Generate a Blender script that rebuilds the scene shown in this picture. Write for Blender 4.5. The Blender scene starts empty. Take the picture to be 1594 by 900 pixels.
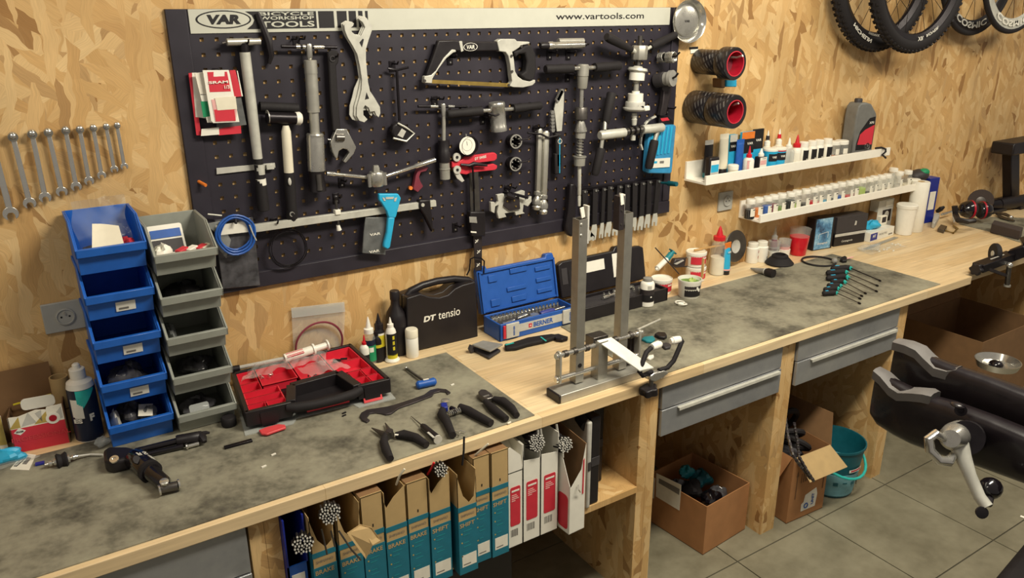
import bpy, bmesh, math, random
from mathutils import Vector, Matrix, Quaternion
random.seed(7)
S = bpy.context.scene
COL = S.collection
R = math.radians
# ---------------------------------------------------------------- camera, light, exposure
cd = bpy.data.cameras.new('camera'); cd.sensor_width = 36.0; cd.lens = 27.805; cd.clip_start = 0.02
cam = bpy.data.objects.new('camera', cd); COL.objects.link(cam)
cy, cp, cr = R(32.9052), R(19.3821), R(-0.3267)
fw = Vector((math.sin(cy)*math.cos(cp), math.cos(cy)*math.cos(cp), -math.sin(cp)))
rt = Vector((math.cos(cy), -math.sin(cy), 0)); up = rt.cross(fw)
r2 = rt*math.cos(cr)+up*math.sin(cr); u2 = -rt*math.sin(cr)+up*math.cos(cr)
cam.matrix_world = Matrix(((r2.x,u2.x,-fw.x,-0.49475),(r2.y,u2.y,-fw.y,-2.24383),(r2.z,u2.z,-fw.z,1.87128),(0,0,0,1)))
S.camera = cam
wd = bpy.data.worlds.new('world'); S.world = wd; wd.use_nodes = True
wd.node_tree.nodes['Background'].inputs[0].default_value = (1.0,.90,.80,1)
wd.node_tree.nodes['Background'].inputs[1].default_value = 0.21
def area(name, loc, target, sx, sy, power, col, spread=180):
    l = bpy.data.lights.new(name,'AREA'); l.shape='RECTANGLE'; l.size=sx; l.size_y=sy; l.energy=power; l.color=col; l.spread=R(spread)
    o = bpy.data.objects.new(name,l); COL.objects.link(o); o.location=loc
    o.rotation_euler = (Vector(target)-Vector(loc)).to_track_quat('-Z','Y').to_euler()
    return o
area('ceiling_light', (1.15,-1.55,2.8), (1.25,-.3,.6), 1.2, .30, 62, (1.0,.92,.76))
area('ceiling_light', (3.7,-1.6,2.8), (3.6,-.5,.6), 1.4, .30, 22, (1.0,.91,.74))
area('ceiling_light', (-1.3,-1.3,2.8), (-.8,-.2,.8), 1.0, .30, 9, (1.0,.90,.74))
S.view_settings.view_transform='Standard'; S.view_settings.look='None'; S.view_settings.exposure=0.18; S.view_settings.gamma=1.0
# ---------------------------------------------------------------- materials
MATS = {}
def nn(nt, t, **kw):
    n = nt.nodes.new(t)
    for k,v in kw.items(): setattr(n,k,v)
    return n
def srgb(c):
    if isinstance(c,str): c=tuple(int(c[i:i+2],16)/255 for i in (0,2,4))
    return tuple((x/12.92 if x<=.04045 else ((x+.055)/1.055)**2.4) for x in c[:3])+(1,)
def mat(name, col, rough=.5, metal=0., var=.10, scale=40., bump=0., alpha=1., trans=0., emit=0., coat=0., stretch=(1,1,1), ior=1.45):
    """procedural principled material: noise drives a small colour and gloss variation"""
    if name in MATS: return MATS[name]
    m = bpy.data.materials.new(name); m.use_nodes=True; nt=m.node_tree; b=nt.nodes['Principled BSDF']; L=nt.links.new
    c = srgb(col)
    tc = nn(nt,'ShaderNodeTexCoord'); mp=nn(nt,'ShaderNodeMapping'); mp.inputs['Scale'].default_value=stretch
    nz = nn(nt,'ShaderNodeTexNoise'); nz.inputs['Scale'].default_value=scale; nz.inputs['Detail'].default_value=4
    L(tc.outputs['Object'],mp.inputs[0]); L(mp.outputs[0],nz.inputs['Vector'])
    cr = nn(nt,'ShaderNodeValToRGB'); e=cr.color_ramp.elements
    e[0].position=.3; e[1].position=.7
    e[0].color=tuple(x*(1-var) for x in c[:3])+(1,); e[1].color=tuple(min(1,x*(1+var)) for x in c[:3])+(1,)
    L(nz.outputs['Fac'],cr.inputs[0]); L(cr.outputs[0],b.inputs['Base Color'])
    mr = nn(nt,'ShaderNodeMapRange'); mr.inputs['To Min'].default_value=max(.03,rough-.08); mr.inputs['To Max'].default_value=min(1,rough+.08)
    L(nz.outputs['Fac'],mr.inputs[0]); L(mr.outputs[0],b.inputs['Roughness'])
    b.inputs['Metallic'].default_value=metal; b.inputs['Alpha'].default_value=alpha; b.inputs['IOR'].default_value=ior
    b.inputs['Transmission Weight'].default_value=trans; b.inputs['Coat Weight'].default_value=coat
    if bump:
        bp=nn(nt,'ShaderNodeBump'); bp.inputs['Strength'].default_value=bump; bp.inputs['Distance'].default_value=.002
        L(nz.outputs['Fac'],bp.inputs['Height']); L(bp.outputs[0],b.inputs['Normal'])
    MATS[name]=m; return m
def osb(name, mode, dark=1.0, sc=1.0, tint=(1,1,1)):
    """oriented strand board: five layers of long flat flakes laid at different angles"""
    m = bpy.data.materials.new(name); m.use_nodes=True; nt=m.node_tree; b=nt.nodes['Principled BSDF']; L=nt.links.new
    geo=nn(nt,'ShaderNodeNewGeometry'); sp=nn(nt,'ShaderNodeSeparateXYZ'); L(geo.outputs['Position'],sp.inputs[0])
    cx=nn(nt,'ShaderNodeCombineXYZ')
    ad=nn(nt,'ShaderNodeMath',operation='ADD')
    if mode=='up': L(sp.outputs[0],ad.inputs[0]); L(sp.outputs[1],ad.inputs[1]); L(ad.outputs[0],cx.inputs[0]); L(sp.outputs[2],cx.inputs[1])
    else: L(sp.outputs[1],cx.inputs[0]); L(sp.outputs[0],cx.inputs[1])
    wz=nn(nt,'ShaderNodeTexNoise'); wz.inputs['Scale'].default_value=14; wz.inputs['Detail'].default_value=2; L(cx.outputs[0],wz.inputs['Vector'])
    wm=nn(nt,'ShaderNodeVectorMath',operation='MULTIPLY_ADD'); wm.inputs[1].default_value=(.035,.035,0); L(wz.outputs['Color'],wm.inputs[0]); L(cx.outputs[0],wm.inputs[2])
    pal=['BE9660','C8A169','D2AE78','D9B985','CDA871','C29B63','D6B47F','9C7444']
    prev=None; hprev=None
    for k,(ang,su,sv,th) in enumerate([(15,26,7,0),(78,30,8,.45),(-20,34,8,.5),(48,32,9,.6),(-52,36,9,.6),(4,38,8,.62)]):
        mp=nn(nt,'ShaderNodeMapping'); mp.inputs['Rotation'].default_value=(0,0,R(ang)); mp.inputs['Scale'].default_value=(su*sc,sv*sc,1); mp.inputs['Location'].default_value=(k*3.7,k*1.9,0)
        # rotate first, then stretch
        rot=nn(nt,'ShaderNodeVectorRotate',rotation_type='Z_AXIS'); rot.inputs['Angle'].default_value=R(ang); L(wm.outputs[0],rot.inputs['Vector'])
        mp.inputs['Rotation'].default_value=(0,0,0); L(rot.outputs[0],mp.inputs[0])
        vo=nn(nt,'ShaderNodeTexVoronoi',voronoi_dimensions='2D'); vo.inputs['Scale'].default_value=1; L(mp.outputs[0],vo.inputs['Vector'])
        sc_=nn(nt,'ShaderNodeSeparateColor'); L(vo.outputs['Color'],sc_.inputs[0])
        cr=nn(nt,'ShaderNodeValToRGB'); cr.color_ramp.interpolation='LINEAR'; el=cr.color_ramp.elements
        while len(el)<len(pal): el.new(.5)
        for i,hx in enumerate(pal):
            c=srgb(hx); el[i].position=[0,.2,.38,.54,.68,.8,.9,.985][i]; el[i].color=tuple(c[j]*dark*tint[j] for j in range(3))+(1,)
        L(sc_.outputs[0],cr.inputs[0])
        # grain inside a flake
        gm=nn(nt,'ShaderNodeMapping'); gm.inputs['Scale'].default_value=(9,1.2,1); L(mp.outputs[0],gm.inputs[0])
        gn=nn(nt,'ShaderNodeTexNoise'); gn.inputs['Scale'].default_value=1.5; gn.inputs['Detail'].default_value=3; L(gm.outputs[0],gn.inputs['Vector'])
        gr=nn(nt,'ShaderNodeMapRange'); gr.inputs['From Min'].default_value=.3; gr.inputs['From Max'].default_value=.7; gr.inputs['To Min'].default_value=.88; gr.inputs['To Max'].default_value=1.09; L(gn.outputs['Fac'],gr.inputs[0])
        ml=nn(nt,'ShaderNodeVectorMath',operation='SCALE'); L(cr.outputs[0],ml.inputs[0]); L(gr.outputs[0],ml.inputs['Scale'])
        if prev is None: prev=ml.outputs[0]; hprev=sc_.outputs[2]
        else:
            gt=nn(nt,'ShaderNodeMath',operation='GREATER_THAN'); gt.inputs[1].default_value=th; L(sc_.outputs[1],gt.inputs[0])
            mx=nn(nt,'ShaderNodeMix',data_type='RGBA'); L(gt.outputs[0],mx.inputs[0]); L(prev,mx.inputs[6]); L(ml.outputs[0],mx.inputs[7]); prev=mx.outputs[2]
            mh=nn(nt,'ShaderNodeMix',data_type='FLOAT'); L(gt.outputs[0],mh.inputs[0]); L(hprev,mh.inputs[2]); L(sc_.outputs[2],mh.inputs[3]); hprev=mh.outputs[0]
    # knots and bark specks
    big=nn(nt,'ShaderNodeTexNoise'); big.inputs['Scale'].default_value=3.2; big.inputs['Detail'].default_value=3; L(cx.outputs[0],big.inputs['Vector'])
    bc=nn(nt,'ShaderNodeMapRange'); bc.inputs['From Min'].default_value=.3; bc.inputs['From Max'].default_value=.7; bc.inputs['To Min'].default_value=.88; bc.inputs['To Max'].default_value=1.12; L(big.outputs['Fac'],bc.inputs[0])
    ms=nn(nt,'ShaderNodeVectorMath',operation='SCALE'); L(prev,ms.inputs[0]); L(bc.outputs[0],ms.inputs['Scale'])
    L(ms.outputs[0],b.inputs['Base Color']); b.inputs['Roughness'].default_value=.55; b.inputs['Specular IOR Level'].default_value=.35
    bp=nn(nt,'ShaderNodeBump'); bp.inputs['Strength'].default_value=.25; bp.inputs['Distance'].default_value=.002; L(hprev,bp.inputs['Height']); L(bp.outputs[0],b.inputs['Normal'])
    MATS[name]=m; return m
def patchy(name, cols, scale, rough, detail=6, fine=90, stretch=(1,1,1), metal=0., bump=.1):
    """colour ramp over broad noise times fine noise: rubber matting, worn floor tile, wood"""
    m = bpy.data.materials.new(name); m.use_nodes=True; nt=m.node_tree; b=nt.nodes['Principled BSDF']; L=nt.links.new
    geo=nn(nt,'ShaderNodeNewGeometry'); mp=nn(nt,'ShaderNodeMapping'); mp.inputs['Scale'].default_value=stretch; L(geo.outputs['Position'],mp.inputs[0])
    n1=nn(nt,'ShaderNodeTexNoise'); n1.inputs['Scale'].default_value=scale; n1.inputs['Detail'].default_value=detail; n1.inputs['Roughness'].default_value=.6; L(mp.outputs[0],n1.inputs['Vector'])
    n2=nn(nt,'ShaderNodeTexNoise'); n2.inputs['Scale'].default_value=fine; n2.inputs['Detail'].default_value=3; L(mp.outputs[0],n2.inputs['Vector'])
    ad=nn(nt,'ShaderNodeMath',operation='MULTIPLY_ADD'); ad.inputs[1].default_value=.25; L(n2.outputs['Fac'],ad.inputs[0]); L(n1.outputs['Fac'],ad.inputs[2])
    cr=nn(nt,'ShaderNodeValToRGB'); el=cr.color_ramp.elements
    while len(el)<len(cols): el.new(.5)
    for i,(pos,c) in enumerate(cols): el[i].position=pos; el[i].color=srgb(c)
    L(ad.outputs[0],cr.inputs[0]); L(cr.outputs[0],b.inputs['Base Color'])
    b.inputs['Roughness'].default_value=rough; b.inputs['Metallic'].default_value=metal
    bp=nn(nt,'ShaderNodeBump'); bp.inputs['Strength'].default_value=bump; bp.inputs['Distance'].default_value=.002; L(n2.outputs['Fac'],bp.inputs['Height']); L(bp.outputs[0],b.inputs['Normal'])
    MATS[name]=m; return m
def stave(name):
    """laminated worktop: long staves of slightly different wood running along the bench"""
    m = bpy.data.materials.new(name); m.use_nodes=True; nt=m.node_tree; b=nt.nodes['Principled BSDF']; L=nt.links.new
    geo=nn(nt,'ShaderNodeNewGeometry')
    br=nn(nt,'ShaderNodeTexBrick'); br.inputs['Scale'].default_value=1; br.inputs['Brick Width'].default_value=.62; br.inputs['Row Height'].default_value=.046; br.inputs['Mortar Size'].default_value=.0006
    br.inputs['Color1'].default_value=srgb('E2CBA2'); br.inputs['Color2'].default_value=srgb('D6B98A'); br.inputs['Mortar'].default_value=srgb('BC9C6E'); br.offset=.37
    L(geo.outputs['Position'],br.inputs['Vector'])
    mp=nn(nt,'ShaderNodeMapping'); mp.inputs['Scale'].default_value=(2,26,26); L(geo.outputs['Position'],mp.inputs[0])
    gn=nn(nt,'ShaderNodeTexNoise'); gn.inputs['Scale'].default_value=3; gn.inputs['Detail'].default_value=5; L(mp.outputs[0],gn.inputs['Vector'])
    gr=nn(nt,'ShaderNodeMapRange'); gr.inputs['From Min'].default_value=.3; gr.inputs['From Max'].default_value=.7; gr.inputs['To Min'].default_value=.84; gr.inputs['To Max'].default_value=1.1; L(gn.outputs['Fac'],gr.inputs[0])
    ml=nn(nt,'ShaderNodeVectorMath',operation='SCALE'); L(br.outputs['Color'],ml.inputs[0]); L(gr.outputs[0],ml.inputs['Scale'])
    L(ml.outputs[0],b.inputs['Base Color']); b.inputs['Roughness'].default_value=.42
    MATS[name]=m; return m
osb('osb','up'); osb('osb_flat','flat'); stave('worktop')
patchy('mat_rubber',[(.38,'3B3730'),(.52,'636052'),(.64,'807C6B'),(.82,'93907C')],7,.75,fine=60)
patchy('tile_stone',[(.4,'6C6754'),(.6,'7D7864'),(.8,'8B8671')],5,.42,fine=30)
patchy('wood_end',[(.4,'C79C60'),(.6,'DDB87C'),(.8,'E8C88E')],9,.5,fine=60,stretch=(.25,4,6))
patchy('steel_sheet',[(.35,'85888A'),(.55,'96989A'),(.8,'A4A5A4')],4,.34,fine=40,metal=.45,bump=.02)
K='black_plastic'
mat('black_plastic','1B171A',.42); mat('black_rubber','17131 5'.replace(' ',''),.75,bump=.2,scale=200); mat('board_black','28242D',.5,var=.12,scale=15)
mat('black_gloss','120E12',.16,coat=.5); mat('black_metal','201C20',.35,metal=.5); mat('dark_grey','37343 6'.replace(' ',''),.55)
mat('chrome','D2D0C8',.18,metal=.85,var=.04); mat('steel','BFBDB5',.28,metal=.8,var=.06); mat('satin','B4B2A8',.40,metal=.6,var=.06); mat('dark_steel','6C6864',.38,metal=.9,var=.12)
mat('alu_white','C2C1B6',.40,metal=.2); mat('gunmetal','4A4446',.4,metal=.7)
mat('white','E6E3D6',.45,var=.03); mat('white_plastic','E9E6DA',.35,var=.03); mat('cream','DFD8C2',.5,var=.04); mat('paper','E4DFCF',.75,var=.05)
mat('header_white','BDBDB0',.45,var=.02); mat('ink','141114',.6); mat('grey_ink','77736D',.6); mat('shelf_white','F0ECDF',.4,var=.02)
mat('red','C4202B',.38); mat('red_deep','A5162A',.35); mat('red_print','C72F3E',.55,var=.04); mat('red_case','D22A3C',.32,var=.05); mat('coral','D4484C',.4)
mat('orange','D9772B',.45); mat('yellow','CDBE2C',.5); mat('green','1D8A5B',.5); mat('green_leaf','6E8F46',.7); mat('pale_green','A9BE6B',.6)
mat('blue_bin','2362BC',.38,var=.06); mat('blue_case','2456A6',.42,var=.06); mat('blue','1F55A6',.45); mat('blue_deep','1B2A86',.4); mat('sky','2CA7D2',.42,var=.05); mat('teal','1E7C86',.45); mat('teal_box','1C6E82',.55,var=.06); mat('turquoise','2DB3AA',.4); mat('teal_dark','0F5560',.45)
mat('teal_pail','0E5560',.42); mat('grey_bin','93968D',.42,var=.05); mat('grey_plate','A9A8A0',.35,var=.04); mat('grey','8C8A84',.5); mat('grey_pale','B9B7AE',.5)
mat('kraft','B79B6B',.75,var=.07,scale=25); mat('kraft_dark','80603F',.8,var=.08,scale=25); mat('card_brown','A47449',.8,var=.07,scale=25); mat('card_inside','664A31',.85)
mat('navy','1B2236',.4); mat('wood_stick','C29A62',.6); mat('pink','D9A5A0',.5); mat('oil_red','A5281C',.3); mat('yellow_dull','B59C52',.45)
mat('clear_plastic','DDE2DE',.12,alpha=.22,var=.02,bump=.6,scale=30); mat('clear_hard','CED3CF',.15,alpha=.35,var=.02); mat('bag_film','CFD2CC',.14,alpha=.20,bump=1.0,scale=24); mat('bag_grey','6F7170',.18,alpha=.75,bump=1.0,scale=28,var=.3)
mat('jar_clear','DCE0DA',.1,alpha=.17,var=.02); mat('blue_clear','3C93C4',.2,alpha=.85); mat('red_liquid','D01F2E',.15,alpha=.97); mat('bag_dark','4A494C',.14,bump=1.0,scale=35,var=.5)
mat('wine','7A3340',.45); mat('brass','B59A55',.35,metal=.8); mat('violet','3B3F86',.45); mat('brick_dark','3E3532',.8,bump=.3,scale=120)
# ---------------------------------------------------------------- mesh helpers
INV = {}; WINV = {}
class MB:
    def __init__(s): s.v=[]; s.f=[]
    def add(s, vs, fs):
        o=len(s.v); s.v+= [Vector(p) for p in vs]; s.f+=[[i+o for i in f] for f in fs]; return s
    def box(s, a, b):
        (x0,y0,z0),(x1,y1,z1)=a,b
        return s.add([(x0,y0,z0),(x1,y0,z0),(x1,y1,z0),(x0,y1,z0),(x0,y0,z1),(x1,y0,z1),(x1,y1,z1),(x0,y1,z1)],
            [(3,2,1,0),(4,5,6,7),(0,1,5,4),(1,2,6,5),(2,3,7,6),(3,0,4,7)])
    def bar(s, p, q, w, h, up=(0,0,1), w2=None, h2=None):
        p,q=Vector(p),Vector(q); d=(q-p).normalized(); u=Vector(up); sd=d.cross(u)
        if sd.length<1e-4: sd=d.cross(Vector((0,1,0)))
        sd.normalize(); u=sd.cross(d); vs=[]
        for c,(a,b_) in ((p,(w,h)),(q,(w2 or w,h2 or h))):
            for i,j in ((-1,-1),(1,-1),(1,1),(-1,1)): vs.append(c+sd*a*.5*i+u*b_*.5*j)
        return s.add(vs,[(0,1,2,3),(7,6,5,4),(1,0,4,5),(2,1,5,6),(3,2,6,7),(0,3,7,4)])
    def lathe(s, prof, base=(0,0,0), axis=(0,0,1), n=16, caps=True, ex=1.0):
        ax=Vector(axis).normalized(); b=Vector(base)
        t=Vector((0,0,1)) if abs(ax.z)<.9 else Vector((1,0,0))
        e1=t.cross(ax).normalized(); e2=ax.cross(e1); vs=[]; fs=[]
        for r,h in prof:
            for i in range(n):
                a=2*math.pi*i/n; vs.append(b+ax*h+e1*(r*ex*math.cos(a))+e2*(r*math.sin(a)))
        for k in range(len(prof)-1):
            for i in range(n):
                j=(i+1)%n; fs.append((k*n+i,k*n+j,(k+1)*n+j,(k+1)*n+i))
        if caps: fs.append(tuple(reversed(range(n)))); fs.append(tuple(range((len(prof)-1)*n,len(prof)*n)))
        return s.add(vs,fs)
    def cyl(s, p, q, r, r2=None, n=14):
        p,q=Vector(p),Vector(q); return s.lathe([(r,0),(r if r2 is None else r2,(q-p).length)],p,q-p,n)
    def seg(s, p, q, prof, n=14):
        """profile of (t 0..1, radius) along p-q"""
        p,q=Vector(p),Vector(q); L=(q-p).length; return s.lathe([(r,t*L) for t,r in prof],p,q-p,n)
    def ring(s, c, axis, ro, ri, w, n=24):
        return s.lathe([(ri,-w/2),(ro,-w/2),(ro,w/2),(ri,w/2),(ri,-w/2)],c,axis,n,caps=False)
    def torus(s, c, axis, rr, r, n=32, m=8):
        pr=[(rr+r*math.cos(2*math.pi*i/m),r*math.sin(2*math.pi*i/m)) for i in range(m+1)]
        return s.lathe(pr,c,axis,n,caps=False)
    def ball(s, c, r, n=14, sq=(1,1,1)):
        c=Vector(c); k=len(s.v); s.lathe([(max(1e-5,r*math.sin(math.pi*i/8)),-r*math.cos(math.pi*i/8)) for i in range(9)],(0,0,0),(0,0,1),n)
        for i in range(k,len(s.v)): v=s.v[i]; s.v[i]=Vector((v.x*sq[0],v.y*sq[1],v.z*sq[2]))+c
        return s
    def tube(s, pts, r, n=8, closed=False):
        P=[Vector(p) for p in pts]; m=len(P); vs=[]; fs=[]; prev=None
        rr=r if isinstance(r,(list,tuple)) else [r]*m
        for i in range(m):
            a=P[i-1] if (i>0 or closed) else P[i]; b=P[(i+1)%m] if (i<m-1 or closed) else P[i]
            d=(b-a).normalized()
            if prev is None:
                t=Vector((0,0,1)) if abs(d.z)<.9 else Vector((1,0,0)); e1=d.cross(t).normalized()
            else:
                e1=(prev-d*prev.dot(d)); e1=e1.normalized() if e1.length>1e-6 else d.orthogonal().normalized()
            prev=e1; e2=d.cross(e1)
            for k in range(n):
                an=2*math.pi*k/n; vs.append(P[i]+e1*rr[i]*math.cos(an)+e2*rr[i]*math.sin(an))
        for i in range(m if closed else m-1):
            j=(i+1)%m
            for k in range(n):
                l=(k+1)%n; fs.append((i*n+k,i*n+l,j*n+l,j*n+k))
        if not closed: fs.append(tuple(reversed(range(n)))); fs.append(tuple(range((m-1)*n,m*n)))
        return s.add(vs,fs)
    def prism(s, poly, o, ex, ey, depth):
        """extrude a 2-D outline along the plane normal: point = o + ex*x + ey*y, normal ex x ey"""
        o,ex,ey=Vector(o),Vector(ex),Vector(ey); nz=ex.cross(ey).normalized()
        ar=sum(poly[i][0]*poly[(i+1)%len(poly)][1]-poly[(i+1)%len(poly)][0]*poly[i][1] for i in range(len(poly)))
        if ar<0: poly=list(reversed(poly))
        n=len(poly); a=[o+ex*x+ey*y for x,y in poly]; b=[p+nz*depth for p in a]
        if depth<0: fs=[tuple(range(n)),tuple(reversed(range(n,2*n)))]+[((i+1)%n,i,n+i,n+(i+1)%n) for i in range(n)]
        else: fs=[tuple(reversed(range(n))),tuple(range(n,2*n))]+[(i,(i+1)%n,n+(i+1)%n,n+i) for i in range(n)]
        return s.add(a+b,fs)
    def plate(s, poly, y0, y1):
        """outline in the wall plane (x,z), from depth y0 (back) out to y1 (front, more negative)"""
        return s.prism(poly,(0,y0,0),(1,0,0),(0,0,1),y0-y1)
    def slab(s, poly, z0, z1):
        return s.prism(poly,(0,0,z0),(1,0,0),(0,1,0),z1-z0)
    def grid(s, fn, nu, nv):
        vs=[fn(i/nu,j/nv) for j in range(nv+1) for i in range(nu+1)]
        return s.add(vs,[(j*(nu+1)+i,j*(nu+1)+i+1,(j+1)*(nu+1)+i+1,(j+1)*(nu+1)+i) for j in range(nv) for i in range(nu)])
    def build(s, name, m, parent=None, bevel=0, seg=2, smooth=True, ang=38, thick=0, label=None, cat=None, group=None, kind=None, sub=0):
        vs=s.v
        if parent is not None and parent.name in INV: iv=INV[parent.name]; vs=[iv@p for p in vs]; org=None
        elif parent is None and vs:
            org=Vector((sum(p.x for p in vs)/len(vs),sum(p.y for p in vs)/len(vs),min(p.z for p in vs))); vs=[p-org for p in vs]
        else: org=None
        me=bpy.data.meshes.new(name); me.from_pydata([tuple(p) for p in vs],[],s.f)
        bm=bmesh.new(); bm.from_mesh(me)
        if smooth:
            for f in bm.faces: f.smooth=True
            ca=R(ang)
            for e in bm.edges: e.smooth = len(e.link_faces)==2 and e.calc_face_angle(0)<ca
        bm.to_mesh(me); bm.free()
        o=bpy.data.objects.new(name,me); COL.objects.link(o); me.materials.append(MATS[m] if isinstance(m,str) else m)
        if parent is not None: o.parent=parent; INV[o.name]=INV.get(parent.name,Matrix())
        if org is not None: o.location=org; INV[o.name]=Matrix.Translation(-org)
        if thick:
            k=o.modifiers.new('solid','SOLIDIFY'); k.thickness=thick; k.offset=0
        if bevel:
            k=o.modifiers.new('bevel','BEVEL'); k.width=bevel; k.segments=seg; k.limit_method='ANGLE'; k.angle_limit=R(35)
        if sub:
            k=o.modifiers.new('sub','SUBSURF'); k.levels=k.render_levels=sub
        tag(o,label,cat,group,kind)
        return o
def tag(o,label=None,cat=None,group=None,kind=None):
    for k,v in (('label',label),('category',cat),('group',group),('kind',kind)):
        if v: o[k]=v
    return o
def thing(name,label,cat,loc=(0,0,0),rz=0,group=None,rot=None):
    """Empty at the base of a thing; parts are given in world coordinates and stored relative to it"""
    o=bpy.data.objects.new(name,None); COL.objects.link(o); o.empty_display_size=.05
    o.location=loc; o.rotation_euler=rot or (0,0,rz)
    from mathutils import Euler
    Mx=Matrix.Translation(Vector(loc))@Euler(rot or (0,0,rz)).to_matrix().to_4x4()
    INV[o.name]=WINV[o.name]=Mx.inverted()
    return tag(o,label,cat,group)
def local(o): INV[o.name]=Matrix(); return o      # parts of this thing are given in its own coordinates
def dup(root,loc=None,rz=None,label=None,group=None,swap=None,rot=None,scale=None):
    r=root.copy(); COL.objects.link(r); INV[r.name]=INV.get(root.name,Matrix())
    if loc is not None: r.location=loc
    if rz is not None: r.rotation_euler=(0,0,rz)
    if rot is not None: r.rotation_euler=rot
    if scale is not None: r.scale=(scale,)*3 if not isinstance(scale,tuple) else scale
    if label: r['label']=label
    if group: r['group']=group
    def rec(o,p):
        for ch in list(o.children):
            if ch==r: continue
            c=ch.copy(); COL.objects.link(c); c.parent=p
            base=ch.name.split('.')[0]
            if swap and base in swap:
                c.data=ch.data.copy(); c.data.materials[0]=MATS[swap[base]]
            rec(ch,c)
    rec(root,r)
    return r
FONT={}
def text(name,s,m,parent,o,ex,ey,width=None,height=None,bold=0.0,lift=.0006,shear=0.,center=True):
    """flat lettering laid on a surface: o = centre (or left base), ex / ey = reading and up directions"""
    key=(s,bold)
    if key not in FONT:
        c=bpy.data.curves.new('lettering','FONT'); c.body=s; c.size=1; c.offset=bold; c.resolution_u=3
        t=bpy.data.objects.new('lettering_source',c); COL.objects.link(t)
        bpy.context.view_layer.update()
        me=bpy.data.meshes.new_from_object(t.evaluated_get(bpy.context.evaluated_depsgraph_get()))
        FONT[key]=([v.co.copy() for v in me.vertices],[tuple(p.vertices) for p in me.polygons])
        bpy.data.objects.remove(t); bpy.data.curves.remove(c); bpy.data.meshes.remove(me)
    vs,fs=FONT[key]
    if not vs: return None
    x0=min(v.x for v in vs); x1=max(v.x for v in vs); y0=min(v.y for v in vs); y1=max(v.y for v in vs)
    w0,h0=x1-x0,y1-y0
    if width is None: width=w0*height/h0
    if height is None: height=h0*width/w0
    o,ex,ey=Vector(o),Vector(ex).normalized(),Vector(ey).normalized(); nz=ex.cross(ey).normalized()
    b=MB(); out=[]
    for v in vs:
        a=(v.x-x0)/w0*width; c=(v.y-y0)/h0*height
        if center: a-=width/2; c-=height/2
        out.append(o+ex*(a+shear*c)+ey*c+nz*lift)
    old=INV.get(parent.name) if parent is not None else None
    if parent is not None and parent.name in WINV: INV[parent.name]=WINV[parent.name]
    r_=b.add(out,fs).build(name,m,parent,smooth=False)
    if old is not None: INV[parent.name]=old
    return r_
def circ(cx,cz,r,n=20,a0=0,a1=360,rz=None):
    return [(cx+r*math.cos(R(a0+(a1-a0)*i/(n if a1-a0>=360 else n-1))),cz+(rz or r)*math.sin(R(a0+(a1-a0)*i/(n if a1-a0>=360 else n-1)))) for i in range(n)]
def rrect(x0,z0,x1,z1,r,k=4):
    p=[]
    for cx,cz,a in ((x1-r,z1-r,0),(x0+r,z1-r,90),(x0+r,z0+r,180),(x1-r,z0+r,270)):
        p+=[(cx+r*math.cos(R(a+90*i/k)),cz+r*math.sin(R(a+90*i/k))) for i in range(k+1)]
    return p
EX,EY,EZ=Vector((1,0,0)),Vector((0,1,0)),Vector((0,0,1))
H=0.8206
# ---------------------------------------------------------------- setting: wall, floor, bench
wb=MB().box((-2.2,0,0),(7.0,.02,3.0)).build('wall_back','osb',label='golden strand board wall behind the workbench',kind='structure')
fl=MB().box((-2.2,-4.2,-.03),(7.0,0,-.004)).build('floor',mat('grout','4B4739',.8),label='concrete floor under stone tiles',kind='structure')
tp=None
for i in range(-3,9):
    for j in range(-1,6):
        x0,y0=1.903+.4435*(i-3),-.705+.44*(1-j)-.44
        if x0<-1.2 or x0>5.4 : continue
        y1=min(y0+.4375,-.001)
        if y1-y0<.05: continue
        t=MB().box((x0+.0025,y0+.0025,-.004),(x0+.441,y1,0)).build('tile','tile_stone',fl)
# worktop: one long slab with a worn front edge
wt=MB().box((-1.7,-.670,H-.034),(2.80,0,H)).build('worktop','worktop',bevel=.002,label='long pale laminated wood worktop along the wall',cat='worktop')
MB().box((2.80,-.640,H-.040),(4.9,0,H)).build('worktop','worktop',bevel=.002,label='worktop length with the bench grinder and ear defenders',cat='worktop')
def rubber(name,poly,label):
    return MB().slab(poly,H,H+.003).build(name,'mat_rubber',label=label,cat='mat')
rubber('rubber_mat',[(-1.65,-.655),(.607,-.652),(.607,-.145),(-.12,-.135),(-1.65,-.13)],'worn grey rubber mat with pliers and hook spanner on it')
rubber('rubber_mat',[(1.02,-.655),(2.59,-.655),(2.59,-.15),(1.05,-.172)],'stained grey rubber mat under the row of key handles')
rubber('rubber_mat',[(3.589,-0.1751),(3.567,-0.3422),(3.494,-0.503),(3.49,-0.5537),(4.002,-0.31),(3.835,-0.1633)],'grey mat under the ear defenders and angle grinder')
# support panels of the bench (doubled strand board)
def panel(x0,x1,label,y0=-.645):
    t=thing('support_panel',label,'panel',((x0+x1)/2,-.32,0))
    xm=(x0+x1)/2
    MB().box((x0,y0,0),(xm-.0004,0,H-.0345)).build('board','osb',t)
    MB().box((xm+.0004,y0,0),(x1,0,H-.0345)).build('board','osb',t)
panel(-.178,-.108,'strand board support panel between steel drawer and blue folder')
panel(1.005,1.078,'strand board support panel beside the shelf of black cases')
panel(1.648,1.722,'strand board support panel between the two carton bays')
panel(2.335,2.400,'strand board support panel beside the turquoise bucket')
# shelf under the bench
MB().box((-.108,-.648,.425),(1.005,-.013,.446)).build('under_shelf','osb_flat',label='strand board shelf carrying the tall housing boxes',cat='shelf')
MB().box((-.108,-.012,.0),(1.005,-.001,H-.035)).build('back_panel','osb',label='strand board back panel behind the housing boxes',cat='panel')
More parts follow.
